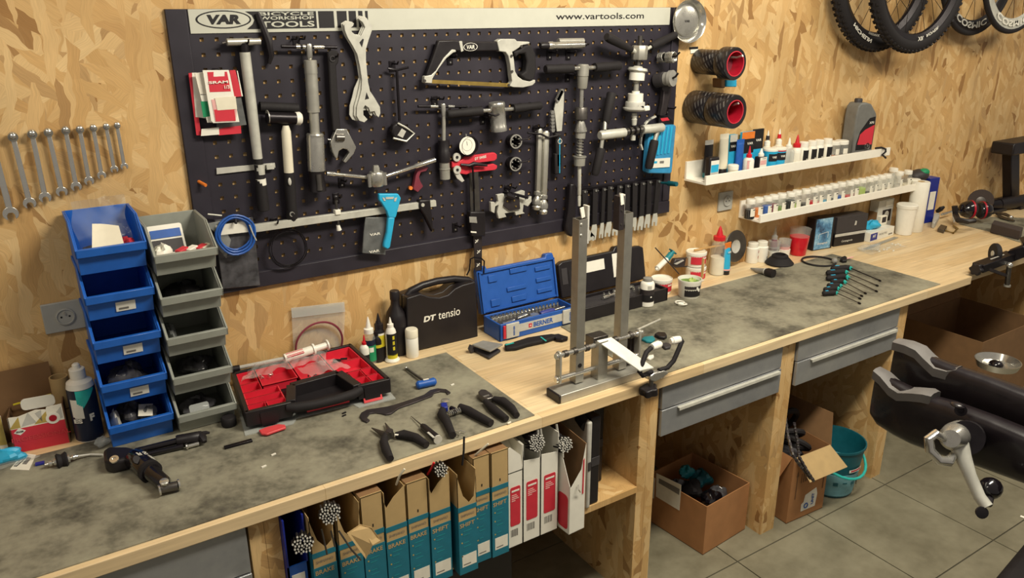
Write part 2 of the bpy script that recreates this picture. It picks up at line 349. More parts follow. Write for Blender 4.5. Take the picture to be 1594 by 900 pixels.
# steel drawers
def drawer(x0,x1,label,z1=.782,z0=.605):
    t=thing('drawer_unit',label,'drawer',((x0+x1)/2,-.3,z0))
    zm=(z0+z1)/2+.004
    MB().box((x0+.004,-.655,zm+.0015),(x1-.004,-.06,z1)).build('drawer_body','steel_sheet',t,bevel=.0015)
    fr=MB().box((x0+.004,-.658,z0),(x1-.004,-.645,zm-.0015)).build('drawer_front','steel_sheet',t,bevel=.0015)
    xa=x0+(x1-x0)*.12; xb=x1-(x1-x0)*.035
    MB().prism([(-.646,zm-.004),(-.669,zm-.0045),(-.670,zm-.013),(-.6675,zm-.013),(-.667,zm-.0075),(-.646,zm-.007)],(xa,0,0),(0,1,0),(0,0,1),xb-xa).build('handle','alu_white',fr)
drawer(1.080,1.646,'brushed steel drawer above the opened parts carton')
drawer(1.724,2.333,'brushed steel drawer above the bucket and scrap carton')
drawer(-1.15,-.181,'brushed steel drawer under the bench beside the blue folder',.782,.52)
# wall sockets
def socket(px,pz,w,h,label,cx):
    t=thing('wall_socket',label,'socket',(px,0,pz))
    MB().box((px-w/2,-.009,pz-h/2),(px+w/2,0,pz+h/2)).build('plate','grey_plate',t,bevel=.002)
    w_=MB().lathe([(.0225,0),(.0225,.004),(.0195,.005),(.0185,.0022),(.0,.0022)],(cx,-.009,pz),(0,-1,0),28,caps=False).build('socket_well','grey_plate',t)
    for dx in (-.0095,.0095): MB().cyl((cx+dx,-.0113,pz),(cx+dx,-.0119,pz),.0025).build('contact_hole','ink',w_)
    MB().cyl((cx,-.0113,pz+.010),(cx,-.017,pz+.010),.0024).build('earth_pin','steel',w_)
socket(-.432,1.130,.094,.080,'grey wall socket beside the blue storage bins',-.428)
socket(2.020,1.115,.082,.080,'grey wall socket below the white ledge',2.028)
# ---------------------------------------------------------------- pegboard
pb=thing('pegboard','large black perforated steel tool board on the wall','pegboard',(.8,0,1.115))
def perforated():
    b=MB(); P=.038; h=.0049; x0,x1,z0,z1=-.080,1.691,1.115,1.880; yf,yk=-.0075,-.0062
    xs=[x0]; zs=[z0]
    for i in range(43): xs+=[i*P-h,i*P+h]
    for j in range(16,-1,-1): zs+=[1.8052-j*P-h,1.8052-j*P+h]
    xs.append(x1); zs.append(z1); nx=len(xs)
    vs=[(x,yf,z) for z in zs for x in xs]+[(x,yk,z) for z in zs for x in xs]; o=nx*len(zs); fs=[]
    for j in range(len(zs)-1):
        for i in range(nx-1):
            a,c,d,e=j*nx+i,j*nx+i+1,(j+1)*nx+i+1,(j+1)*nx+i
            if i%2==1 and j%2==1 and i<nx-2 and j<len(zs)-2:
                fs+=[(a+o,c+o,c,a),(c+o,d+o,d,c),(d+o,e+o,e,d),(e+o,a+o,a,e)]
            else: fs.append((a,c,d,e))
    return b.add(vs,fs)
perforated().build('panel','board_black',pb,smooth=False)
MB().box((-.080,-.0075,1.115),(-.0775,-.0002,1.88)).build('side_flange','board_black',pb); MB().box((1.6885,-.0075,1.115),(1.691,-.0002,1.88)).build('side_flange','board_black',pb)
MB().prism([(-.0076,1.163),(-.015,1.160),(-.0165,1.118),(-.0165,1.115),(-.0002,1.115),(-.0002,1.163)],(-.080,0,0),(0,1,0),(0,0,1),1.771).build('bottom_tray','board_black',pb,bevel=.0015)
MB().box((-.080,-.0125,1.163),(-.030,-.0076,1.88)).build('edge_strip','board_black',pb,bevel=.0015)
MB().box((1.655,-.0125,1.163),(1.691,-.0076,1.88)).build('edge_strip','board_black',pb,bevel=.0015)
hd=MB().box((-.025,-.0105,1.8205),(1.640,-.0076,1.8795)).build('header_strip','header_white',pb)
yh=-.0106
def pl(name,poly,m,par,y0=yh,y1=yh-.0004): return MB().plate(poly,y0,y1).build(name,m,par,smooth=False)
# oval emblem: black ring and slanted letters
ec=(0.0613,1.854)
pl('emblem_oval',[(ec[0]+.071*math.cos(R(a*10)),ec[1]+.0225*math.sin(R(a*10))) for a in range(36)],'ink',hd)
pl('emblem_oval',[(ec[0]+.066*math.cos(R(a*10)),ec[1]+.0195*math.sin(R(a*10))) for a in range(36)],'header_white',hd,yh-.0004,yh-.0007)
text('lettering','VAR','ink',hd,(ec[0],yh-.0007,ec[1]),EX,EZ,.090,.0240,bold=.06,shear=.2)
xa,xb=.118,.311
pl('print_block',[(xa,1.8735),(xb,1.8735),(xb,1.829),(xa,1.829),(xa+.016,1.841),(xa+.022,1.852),(xa+.016,1.864)],'ink',hd)
for s,z,h in (('BICYCLE',1.8672,.0085),('WORKSHOP',1.8565,.0085),('TOOLS',1.8405,.0150)):
    text('lettering',s,'header_white',hd,(.229,yh-.0005,z),EX,EZ,.150,h,bold=.02)
for a,b_ in ((.317,.362),(.371,.400),(.406,.428),(.435,.448),(.456,.464)): pl('print_bar',[(a,1.8735),(b_,1.8735),(b_,1.829),(a,1.829)],'ink',hd)
wc=(1.321,1.853)
text('lettering','www.vartools.com','ink',hd,(wc[0],yh,wc[1]),EX,EZ,.385,.0200,bold=.01)
# ---------------------------------------------------------------- board tools
BY=-.0076
def hook(x,z,L=.045,n=1,label='small black steel peg hook on the tool board'):
    t=thing('peg_hook',label,'hook',(x,BY,z),group='peg hooks on the tool board')
    MB().box((x-.010,BY-.003,z-.022),(x+.010,BY,z+.010)).build('back_plate','black_metal',t,bevel=.001)
    MB().cyl((x,BY-.003,z-.014),(x,BY-.0045,z-.014),.003,n=8).build('screw','chrome',t)
    for i in range(n):
        xx=x+(i-(n-1)/2)*.022
        MB().tube([(xx,BY-.002,z+.002),(xx,BY-L*.85,z+.002),(xx,BY-L,z+.010)],.0028,6).build('prong','black_metal',t)
HK='red parts cards|slim-headed hammer|tubular press|adjustable wrench|thin rod tool|hacksaw frame|socket driver|drum cutter\'s left grip|drum cutter\'s right grip|twin stepped rods|cylinder tool\'s knob end|cylinder tool\'s tip end|steel bracket tool|digital caliper|facing cutter\'s grips|pale bar\'s clamp screw|two-arm remover|pale bar\'s left end|grey drifts\' lever'.split('|')
for hi,(x,z,n) in enumerate([((0.0268,1.723)+(1,)),((0.1079,1.794)+(1,)),((0.2492,1.8)+(2,)),((0.3505,1.751)+(1,)),((0.5325,1.724)+(1,)),((0.7279,1.736)+(1,)),((0.6691,1.614)+(2,)),
    ((0.8411,1.546)+(1,)),((0.8935,1.553)+(1,)),((1.05,1.496)+(2,)),((1.105,1.738)+(1,)),((1.183,1.735)+(1,)),((0.9346,1.304)+(2,)),((0.7281,1.202)+(1,)),
    ((1.182,1.663)+(1,)),((0.3265,1.351)+(1,)),((0.3477,1.397)+(1,)),((0.1341,1.302)+(1,)),((1.656,1.52)+(1,))]): hook(x,z,n=n,label='small black peg hook at the '+HK[hi])
def bolt(p,r=.004,m='chrome'): return MB().cyl((p[0],p[1],p[2]),(p[0],p[1]-.003,p[2]),r,n=8)
# carded spare parts
def card(polys,y,label):
    t=thing('parts_card',label,'card',(polys[0][1][0][0],y,min(p[1] for p in polys[0][1])),group='carded spare parts')
    for k,(m,poly,nm) in enumerate(polys): MB().plate(poly,y-(.004+.0006*k if k else 0),y-.004-.0006*k-.0005).build(nm,m,t,smooth=False)
    return t
y=-.020
card([('red_print',[(-0.0465,1.724),(-0.038,1.725),(-0.0358,1.564),(-0.048,1.566)],'backing'),('white',[(-0.0384,1.725),(-0.027,1.725),(-0.0198,1.608),(-0.044,1.613)],'backing_print')],y,'red and white parts card at the back of the bunch')
y=-.028
t=card([('red_print',[(0.0078,1.588),(0.0672,1.585),(0.0662,1.562),(0.0069,1.562)],'backing'),('white',[(-0.0352,1.582),(0.0095,1.583),(0.0083,1.564),(-0.0387,1.564)],'backing_print')],y,'red parts card showing at the bottom of the bunch')
y=-.034
card([('red_print',[(0.0535,1.728),(0.0685,1.728),(0.0784,1.66),(0.0567,1.659)],'backing'),('white',[(0.0718,1.726),(0.0741,1.726),(0.0799,1.66),(0.0767,1.66)],'print')],y,'red parts card behind the clear blister pack')
MB().plate([(0.0462,1.659),(0.0765,1.658),(0.0825,1.584),(0.0227,1.581),(0.0036,1.577),(0.0063,1.616)],-.030,-.033).build('parts_bag','bag_grey',label='clear parts bag hanging among the red cards',cat='bag')
y=-.040
t=card([('paper',[(-0.0357,1.725),(-0.0034,1.727),(-0.0074,1.67),(-0.0295,1.672)],'backing'),('white',[(-0.0298,1.67),(-0.0097,1.67),(0.0014,1.597),(-0.0211,1.599)],'backing_print'),('green',[(-0.0308,1.654),(-0.0107,1.653),(-0.0122,1.615),(-0.0294,1.613)],'green_part')],y,'white parts card holding a green piece')
y=-.052
t=card([('white',[(-0.0178,1.732),(0.0469,1.73),(0.0483,1.723),(0.0585,1.596),(-0.0082,1.598),(-0.013,1.604)],'blister'),('red_print',[(-0.0074,1.727),(0.0082,1.727),(0.0067,1.715),(0.0348,1.715),(0.0362,1.726),(0.0419,1.726),(0.046,1.676),(-0.0075,1.677)],'print'),
 ('pink',[(-0.0061,1.658),(0.0543,1.658),(0.0549,1.624),(0.0484,1.599),(-0.0032,1.601)],'print'),('red_print',[(-0.0027,1.632),(0.0487,1.631),(0.0492,1.6),(-0.002,1.602)],'print'),('cream',[(0.0027,1.662),(0.0559,1.663),(0.056,1.63),(0.0055,1.63)],'price_sticker')],y,'red and white blister pack at the front of the bunch')
text('lettering','SRAM','white',t,(0.0166,-0.0595,1.701),EX,EZ,.048,.0068,bold=.03)
text('lettering','1/3','white',t,(0.0365,-0.0595,1.688),EX,EZ,.013,.009,bold=.02)
# long-handled hammer
t=thing('steel_hammer','long silver-shafted hammer with slim steel head','hammer',(0.1023,-0.03,1.341))
MB().seg((0.0552,-0.032,1.798),(0.1435,-0.032,1.798),[(0,.006),(.02,.0095),(.75,.0095),(.8,.0085),(1,.009)]).build('head','satin',t)
MB().cyl((0.0447,-0.032,1.796),(0.0561,-0.032,1.798),.0028).build('head_pin','dark_steel',t)
MB().cyl((0.1005,-0.032,1.795),(0.0998,-0.032,1.771),.0115,.0125).build('socket','black_metal',t)
MB().seg((0.0999,-0.032,1.772),(0.1027,-0.032,1.49),[(0,.0138),(.5,.0142),(1,.0128)]).build('shaft','alu_white',t)
MB().cyl((0.1027,-0.032,1.49),(0.1034,-0.032,1.473),.0118).build('collar','black_rubber',t)
MB().seg((0.103,-0.032,1.474),(0.1028,-0.032,1.342),[(0,.0125),(.1,.0125),(.55,.0155),(.98,.0165),(1,.012)]).build('grip','black_rubber',t)
MB().cyl((0.105,-0.032,1.474),(0.104,-0.032,1.446),.0136).build('band','alu_white',t)
MB().cyl((0.1037,-0.032,1.434),(0.1038,-0.032,1.416),.0146).build('band','white',t)
# strap behind the hammer head
MB().tube([(0.1487,-0.016,1.869),(0.1592,-0.018,1.832),(0.1676,-0.022,1.798),(0.171,-0.022,1.76),(0.164,-0.02,1.739)],[.007,.009,.011,.009,.005]).build('cable_hook_tool','black_plastic',label='curved black hook tool behind the hammer head',cat='tool')
# soft-face mallet
t=thing('mallet','soft-faced mallet with white face and silver handle','hammer',(0.1816,-0.03,1.306))
MB().cyl((0.1389,-0.035,1.599),(0.218,-0.035,1.591),.0165).build('head','black_metal',t)
MB().cyl((0.1401,-0.035,1.601),(0.1423,-0.035,1.601),.0185).build('rim','satin',t)
MB().seg((0.218,-0.035,1.591),(0.2348,-0.035,1.59),[(0,.0175),(.7,.0185),(1,.014)]).build('face','white',t)
MB().seg((0.1884,-0.035,1.574),(0.1859,-0.03,1.44),[(0,.008),(.12,.013),(.5,.0135),(1,.0135)]).build('handle','cream',t)
MB().seg((0.186,-0.03,1.442),(0.1823,-0.03,1.301),[(0,.0145),(.3,.0165),(.7,.0145),(.9,.017),(1,.012)]).build('grip','black_rubber',t)
MB().ball((0.1803,-0.047,1.419),.008,10,(.6,.3,1.4)).build('badge','grey_pale',t)
MB().torus((0.1788,-0.044,1.324),(0,1,0),.006,.002,16,6).build('hang_hole','grey',t)
MB().tube([(0.1295,-0.012,1.627),(0.18,-0.016,1.622),(0.2337,-0.014,1.616)],.014,10).build('tool_pad','black_rubber',label='black rubber cylinder behind the mallet head',cat='tool')
# T-handled press with tubes
t=thing('headset_press','silver tubular press with thin T handle','press',(0.2617,-0.035,1.38))
MB().cyl((0.1981,-0.034,1.784),(0.3545,-0.034,1.777),.0048).build('cross_bar','black_metal',t)
MB().cyl((0.238,-0.034,1.782),(0.2493,-0.034,1.782),.006).cyl((0.2561,-0.034,1.782),(0.2639,-0.034,1.781),.006).cyl((0.2875,-0.034,1.78),(0.3167,-0.034,1.779),.0052).build('bar_collar','chrome',t)
MB().seg((0.2745,-0.036,1.789),(0.2732,-0.036,1.747),[(0,.007),(.1,.0085),(.8,.0085),(1,.006)]).build('spindle_head','steel',t)
MB().seg((0.2741,-0.036,1.746),(0.2735,-0.036,1.71),[(0,.0165),(.05,.018),(1,.018)]).build('collar','satin',t)
MB().cyl((0.2734,-0.036,1.71),(0.2713,-0.036,1.605),.0172).build('tube','satin',t)
MB().cyl((0.2713,-0.036,1.605),(0.2697,-0.036,1.546),.0135).build('inner_tube','satin',t)
MB().seg((0.269,-0.038,1.546),(0.2643,-0.038,1.44),[(0,.022),(.04,.0245),(.09,.0235),(.12,.0245),(1,.0245)],20).build('sleeve','steel',t)
MB().seg((0.2643,-0.038,1.44),(0.2617,-0.038,1.381),[(0,.023),(.3,.021),(.8,.024),(1,.0255)],18).build('end_cup','black_plastic',t)
MB().seg((0.2619,-0.058,1.433),(0.2612,-0.058,1.387),[(0,.008),(.7,.0085),(1,.010)]).build('end_pin','dark_steel',t)
# adjustable wrench, head down
t=thing('adjustable_wrench','adjustable wrench with black handle hung head down','wrench',(0.3522,-0.03,1.455))
MB().plate([(0.3269,1.765),(0.3379,1.77),(0.3571,1.768),(0.361,1.756),(0.3569,1.736),(0.3498,1.728),(0.3487,1.637),(0.3489,1.548),(0.3237,1.545),(0.3242,1.638),(0.3271,1.728)],-.020,-.034).build('handle','black_rubber',t,bevel=.004)
MB().torus((0.3392,-0.035,1.747),(0,1,0),.007,.002,16,6).build('hang_hole','dark_grey',t)
MB().plate([(0.3349,1.553),(0.3659,1.55),(0.3916,1.495),(0.382,1.476),(0.3552,1.452),(0.3481,1.457),(0.3689,1.48),(0.364,1.49),(0.35,1.495),(0.337,1.489),(0.3306,1.467),(0.324,1.47),(0.3166,1.49),(0.3136,1.514)],-.018,-.036).build('jaw_head','steel',t,bevel=.002)
MB().cyl((0.3302,-0.036,1.528),(0.3538,-0.036,1.526),.011,n=12).build('knurl','dark_steel',t)
MB().cyl((0.3092,-0.027,1.524),(0.3191,-0.027,1.522),.002).build('pin','chrome',t)
# stack of large flat headset spanners
pts0=[(0.38,1.837),(0.3941,1.844),(0.4096,1.841),(0.407,1.834),(0.3989,1.829),(0.4019,1.817),(0.4135,1.808),(0.4282,1.806),(0.434,1.817),(0.4424,1.83),(0.4359,1.843),(0.4265,1.85),(0.4354,1.857),(0.4491,1.854),(0.4558,1.843),(0.4644,1.836),(0.4628,1.821),(0.451,1.796),(0.4406,1.77),(0.4386,1.743),(0.4392,1.715),(0.4407,1.678),(0.445,1.653),(0.459,1.631),(0.473,1.606),(0.4733,1.587),(0.4668,1.576),(0.4599,1.583),(0.4555,1.595),(0.4409,1.594),(0.4376,1.606),(0.4268,1.614),(0.42,1.605),(0.4197,1.586),(0.4316,1.573),(0.4207,1.565),(0.4057,1.571),(0.3981,1.585),(0.4011,1.611),(0.4104,1.634),(0.4188,1.659),(0.4221,1.688),(0.4187,1.725),(0.4131,1.757),(0.4014,1.78),(0.3884,1.802),(0.3815,1.82)]
for k,(dx,dz,yy,lb) in enumerate(((0,0,-.034,'large flat grey spanner lying foremost of the three'),(-.006,.001,-.029,'large flat grey spanner in the middle of the three'),(-.018,.002,-.024,'large flat grey spanner rearmost of the three'))):
    sh=[(x+dx*(1 if z<1.68 else .25)+(0 if k<2 else 0),z+dz+(.002 if k else 0)) for x,z in pts0]
    t=thing('headset_spanner',lb,'spanner',(sh[0][0],yy,min(p[1] for p in sh)),group='flat headset spanners')
    MB().plate(sh,yy,yy-.0035).build('blade','alu_white',t,bevel=.0006)
    if k==0:
        MB().plate([(0.422,1.789),(0.4327,1.799),(0.436,1.797),(0.4284,1.775)],yy-.0034,yy-.0040).build('cut_out','ink',t)
        MB().plate([(0.427,1.63),(0.4335,1.65),(0.4404,1.632)],yy-.0034,yy-.0040).build('cut_out','ink',t)
# chain tool on a long thin rod
t=thing('chain_tool','black hand tool with a wire-edged handle on a thin rod','tool',(0.5377,-0.03,1.493))
MB().tube([(0.5112,-0.025,1.713),(0.5389,-0.03,1.708),(0.5659,-0.05,1.716)],.0035).build('cross_arm','black_metal',t)
MB().cyl((0.5366,-0.03,1.708),(0.537,-0.03,1.559),.0042).build('rod','black_metal',t)
MB().plate([(0.51,1.552),(0.5302,1.56),(0.5495,1.549),(0.5744,1.532),(0.5824,1.518),(0.5611,1.499),(0.5407,1.496),(0.513,1.508),(0.5029,1.527)],-.018,-.045).build('body','black_plastic',t,bevel=.006)
MB().tube([(0.5231,-0.047,1.556),(0.5494,-0.047,1.541),(0.5758,-0.047,1.521),(0.5483,-0.047,1.5),(0.5054,-0.047,1.513)],.003).build('edge_wire','alu_white',t)
MB().plate([(0.5203,1.52),(0.5356,1.539),(0.5493,1.53),(0.5368,1.511)],-.045,-.047).build('emblem','grey_pale',t)
# hacksaw
t=thing('hacksaw','hacksaw with black and silver frame','saw',(0.6216,-0.03,1.667))
MB().plate([(0.6735,1.789),(0.7293,1.789),(0.7501,1.785),(0.8828,1.78),(0.892,1.752),(0.7582,1.754),(0.7312,1.757),(0.7131,1.751),(0.6884,1.724),(0.6638,1.697),(0.6466,1.678),(0.627,1.681),(0.6317,1.696),(0.6509,1.735),(0.6669,1.77)],-.022,-.040).build('frame','black_plastic',t,bevel=.004)
MB().plate([(0.7441,1.785),(0.7543,1.785),(0.7583,1.756),(0.7504,1.754)],-.0215,-.041).build('frame_band','alu_white',t)
MB().plate([(0.7313,1.76),(0.7183,1.762),(0.689,1.738),(0.6611,1.702),(0.6448,1.69),(0.6215,1.687),(0.6188,1.668),(0.646,1.665),(0.6484,1.679),(0.6701,1.707),(0.6978,1.736),(0.7221,1.752),(0.7323,1.754)],-.024,-.042).build('front_arm','alu_white',t,bevel=.002)
MB().plate([(0.8796,1.782),(0.8925,1.788),(0.9472,1.787),(0.9543,1.78),(1.002,1.777),(1.003,1.771),(0.9767,1.768),(0.9503,1.754),(0.9359,1.748),(0.9422,1.725),(0.9466,1.688),(0.9565,1.672),(0.9764,1.659),(1.003,1.653),(1.025,1.658),(1.026,1.649),(1.014,1.64),(0.9764,1.635),(0.9397,1.638),(0.9245,1.643),(0.9352,1.656),(0.9314,1.678),(0.9277,1.71),(0.9208,1.736),(0.9112,1.748),(0.8869,1.751)],-.020,-.043).build('rear_casting','alu_white',t,bevel=.002)
MB().plate([(0.9404,1.749),(0.9634,1.754),(0.9833,1.766),(1.007,1.768),(1.025,1.738),(1.028,1.69),(1.02,1.66),(1.003,1.654),(0.9831,1.66),(0.9665,1.676),(0.9865,1.686),(0.9912,1.718),(0.9832,1.742),(0.9601,1.74),(0.9469,1.729)],-.018,-.046).build('hand_grip','black_rubber',t,bevel=.005)
MB().plate([(0.621,1.678),(0.9351,1.65),(0.9337,1.638),(0.6205,1.667)],-.030,-.0315).build('blade','brass',t)
for q in ((0.6203,-0.0425,1.674),(0.9198,-0.0435,1.646),(0.9332,-0.0435,1.688),(0.9316,-0.0435,1.736),(0.969,-0.0435,1.764)): bolt(q,.0045).build('bolt','dark_steel',t)
text('lettering','VAR','white',t,(0.7841,-0.0405,1.767),EX,EZ,.030,.012,bold=.02,shear=.15)
e=MB().torus((0,0,0),(0,1,0),1,.045,32,6); c=Vector((0.784,-0.0408,1.767))
e.v=[Vector((c.x+v.x*.024,c.y+v.y*.005,c.z+v.z*.0115)) for v in e.v]; e.build('emblem_oval','white',t)
# slender pump or cylinder tool
t=thing('cylinder_tool','short steel cylinder tool lying on two hooks','tool',(1.037,-0.04,1.765))
MB().seg((1.077,-0.04,1.763),(1.224,-0.04,1.762),[(0,.011),(.03,.0135),(.12,.0135),(.14,.012),(.9,.012),(1,.010)]).build('body','steel',t)
MB().cyl((1.124,-0.032,1.775),(1.228,-0.032,1.774),.010).build('body','satin',t)
MB().seg((1.046,-0.04,1.764),(1.078,-0.04,1.763),[(0,.008),(.3,.012),(1,.011)]).build('knob','black_plastic',t)
MB().seg((1.224,-0.04,1.763),(1.246,-0.04,1.764),[(0,.0035),(.4,.007),(.6,.004),(1,.003)]).build('tip','black_metal',t)
# T-handled socket driver
t=thing('socket_driver','T-handled socket driver with long steel shaft','driver',(0.6841,-0.035,1.368))
MB().cyl((0.6,-0.032,1.599),(0.7725,-0.032,1.587),.0042).build('cross_bar','black_metal',t)
MB().cyl((0.6419,-0.032,1.596),(0.6673,-0.032,1.594),.0047).cyl((0.7032,-0.032,1.592),(0.7244,-0.032,1.59),.0047).build('bar_collar','chrome',t)
MB().seg((0.6845,-0.034,1.602),(0.6861,-0.034,1.565),[(0,.007),(.1,.0085),(1,.0075)]).build('hub','steel',t)
MB().cyl((0.6861,-0.034,1.565),(0.6831,-0.034,1.489),.0062).build('shaft','satin',t)
MB().seg((0.6832,-0.034,1.49),(0.683,-0.034,1.421),[(0,.018),(.45,.018),(.5,.020),(1,.019)]).build('sleeve','black_plastic',t)
MB().seg((0.683,-0.034,1.423),(0.6833,-0.034,1.367),[(0,.0165),(.38,.0165),(.4,.0178),(.45,.0178),(.47,.0165),(1,.0165)]).build('socket','satin',t)
# pin-wrench with black grips and steel drum
t=thing('fork_cutter','steel drum cutter with two black grips','cutter',(0.8825,-0.04,1.504))
MB().seg((0.6923,-0.045,1.57),(0.816,-0.045,1.572),[(0,.010),(.05,.014),(.4,.0125),(.6,.0145),(1,.0145)]).build('grip','black_rubber',t)
MB().seg((0.9362,-0.045,1.571),(1.048,-0.045,1.574),[(0,.0145),(.4,.0145),(.6,.0125),(.95,.014),(1,.010)]).build('grip','black_rubber',t)
MB().cyl((0.8128,-0.045,1.572),(0.9395,-0.045,1.57),.0065).build('bar','chrome',t)
MB().seg((0.8728,-0.045,1.595),(0.8807,-0.045,1.504),[(0,.025),(.05,.0272),(.14,.0272),(.16,.026),(.82,.026),(.84,.0272),(1,.0272)],24).build('drum','steel',t)
MB().tube([(0.8231,-0.075,1.568),(0.8465,-0.078,1.558),(0.8626,-0.075,1.561)],.0035).build('retaining_wire','black_metal',t)
# spoke tension gauge
t=thing('spoke_tension_gauge','red spoke tension gauge with round white dial','gauge',(0.7301,-0.03,1.352))
MB().plate([(0.7621,1.429),(0.7877,1.431),(0.8691,1.433),(0.8783,1.426),(0.8781,1.412),(0.8687,1.406),(0.771,1.405),(0.7518,1.402),(0.709,1.401),(0.7096,1.419),(0.7397,1.419)],-.022,-.036).build('arm','red_print',t,bevel=.002)
MB().plate([(0.7518,1.401),(0.7834,1.391),(0.8685,1.395),(0.8818,1.388),(0.8803,1.379),(0.8716,1.374),(0.783,1.376),(0.7636,1.371),(0.7271,1.38),(0.7109,1.401)],-.018,-.032).build('arm','red_print',t,bevel=.002)
d=MB().lathe([(.030,0),(.033,.004),(.033,.014),(.0295,.018),(.0285,.0165),(0,.0165)],(0.7668,-0.036,1.465),(0,-1,0),28,caps=False).build('dial_case','black_metal',t)
MB().lathe([(.029,0),(.029,.0005)],(0.7572,-0.0527,1.468),(0,-1,0),28).build('dial_face','white',d)
MB().bar((0.7568,-0.0534,1.469),(0.7553,-0.0534,1.482),.0014,.0004,(0,1,0)).build('needle','ink',d)
MB().torus((0.7569,-0.0534,1.47),(0,1,0),.018,.0005,24,4).build('dial_scale','grey_ink',d)
MB().cyl((0.7586,-0.044,1.494),(0.7582,-0.044,1.504),.003).build('plunger','steel',d)
for q in ((0.7245,-0.037,1.433),(0.726,-0.034,1.392)):
    k=MB().lathe([(.0135,0),(.0135,.006)],q,(0,-1,0),20).build('roller','grey_pale',t); MB().lathe([(.005,0),(.005,.0008)],(q[0],q[1]-.006,q[2]),(0,-1,0),14).build('roller_hole','ink',k)
MB().plate([(0.7136,1.39),(0.7354,1.382),(0.7535,1.353),(0.7438,1.349),(0.7265,1.363)],-.030,-.036).build('jaw','grey_pale',t,bevel=.001)
text('lettering','DT SWISS','white',t,(0.8147,-0.0365,1.422),Vector((1,0,.09)),EZ,.043,.0085,bold=.02)
# hanging digital scale / caliper
t=thing('digital_caliper','dark digital caliper hanging below the red gauge','caliper',(0.8001,-0.035,1.04))
MB().plate([(0.7752,1.383),(0.7853,1.384),(0.7875,1.247),(0.7772,1.248)],-.026,-.030).plate([(0.7937,1.381),(0.8089,1.378),(0.8128,1.241),(0.7932,1.245)],-.026,-.030).build('beam','dark_steel',t)
MB().tube([(0.7385,-0.04,1.408),(0.7659,-0.045,1.403),(0.7827,-0.045,1.407),(0.8334,-0.045,1.396)],[.004,.005,.007,.004]).build('jaw','black_metal',t)
MB().cyl((0.7782,-0.045,1.405),(0.7864,-0.04,1.324),.0032).build('depth_rod','black_metal',t)
MB().plate([(0.7659,1.25),(0.825,1.242),(0.8233,1.157),(0.7693,1.166)],-.020,-.046).build('display_body','black_plastic',t,bevel=.004)
MB().plate([(0.7613,1.235),(0.7886,1.23),(0.791,1.209),(0.7625,1.215)],-.046,-.047).build('screen','grey',t)
MB().plate([(0.7657,1.185),(0.7874,1.18),(0.7873,1.175),(0.7661,1.18)],-.046,-.047).build('marking','white',t)
MB().plate([(0.7843,1.163),(0.8168,1.157),(0.8149,1.037),(0.7883,1.041)],-.028,-.032).build('lower_beam','gunmetal',t)
for q in ((0.7962,-0.0325,1.142),(0.803,-0.0325,1.104),(0.8002,-0.0325,1.058)):
    MB().bar((q[0]-.006,q[1],q[2]-.005),(q[0]+.006,q[1],q[2]+.005),.003,.0006,(0,1,0)).bar((q[0]-.005,q[1],q[2]+.005),(q[0]+.004,q[1],q[2]-.003),.002,.0006,(0,1,0)).build('marking','white',t)
MB().tube([(0.7511,-0.038,1.031),(0.7615,-0.038,1.048),(0.766,-0.04,1.087),(0.7778,-0.045,1.092),(0.8039,-0.045,1.085),(0.8197,-0.04,1.07),(0.8176,-0.038,1.027)],.0028).build('wire_clip','black_metal',t)
# spline rings
for q,lb in (((0.9489,-0.04,1.463),'black splined lockring socket on the upper hook'),((0.9472,-0.04,1.388),'black splined lockring socket on the lower hook')):
    t=thing('lockring_socket',lb,'socket',q,group='lockring sockets')
    MB().lathe([(.016,.03),(.020,.03),(.0235,.012),(.0235,0),(.0165,-.002),(.0165,.026)],(q[0],q[1],q[2]),(0,1,0),24,caps=False).build('body','black_metal',t)
    MB().ring((q[0],q[1]-.002,q[2]),(0,1,0),.0235,.0195,.004).build('face_ring','grey',t)
    for k in range(6):
        a=R(60*k+30); MB().cyl((q[0]+.0145*math.cos(a),q[1]+.015,q[2]+.0145*math.sin(a)),(q[0]+.0145*math.cos(a),q[1]-.002,q[2]+.0145*math.sin(a)),.0028,n=6).build('spline_tooth','grey',t)
    hook(q[0],q[2]-.004,.06,1,'black peg hook behind the %s lockring socket'%('upper' if 'upper' in lb else 'lower'))
    MB().tube([(q[0]+.012,q[1]-.004,q[2]+.004),(q[0]+.05,q[1]-.004,q[2]+.006),(q[0]+.06,q[1]-.002,q[2]+.012)],.003).build('lever','black_metal',t)
# chain whip
t=thing('chain_whip','chain whip with steel head and black handle','wrench',(1.13,-0.03,1.333))
MB().plate([(1.143,1.621),(1.152,1.609),(1.151,1.555),(1.145,1.48),(1.124,1.48),(1.112,1.557),(1.122,1.591)],-.026,-.032).build('blade','alu_white',t,bevel=.001)
for k in range(13):
    f=k/12; a=Vector((1.139,-0.034,1.615)).lerp(Vector((1.104,-0.034,1.558)),f) if k<7 else Vector((1.1,-0.034,1.558)).lerp(Vector((1.103,-0.034,1.487)),(k-6)/6)
    MB().cyl((a.x,a.y+.004,a.z),(a.x,a.y-.005,a.z),.0075,n=8).build('chain_link','steel',t)
    
MB().plate([(1.113,1.477),(1.139,1.474),(1.143,1.439),(1.141,1.356),(1.119,1.359),(1.117,1.418)],-.022,-.040).plate([(1.112,1.406),(1.14,1.405),(1.141,1.333),(1.113,1.333)],-.022,-.040).build('handle','black_rubber',t,bevel=.004)
MB().plate([(1.128,1.459),(1.131,1.459),(1.133,1.337),(1.13,1.337)],-.0395,-.041).build('handle_line','sky',t)
MB().torus((1.13,-0.041,1.447),(0,1,0),.008,.0016,18,6).build('hang_hole','grey_pale',t)
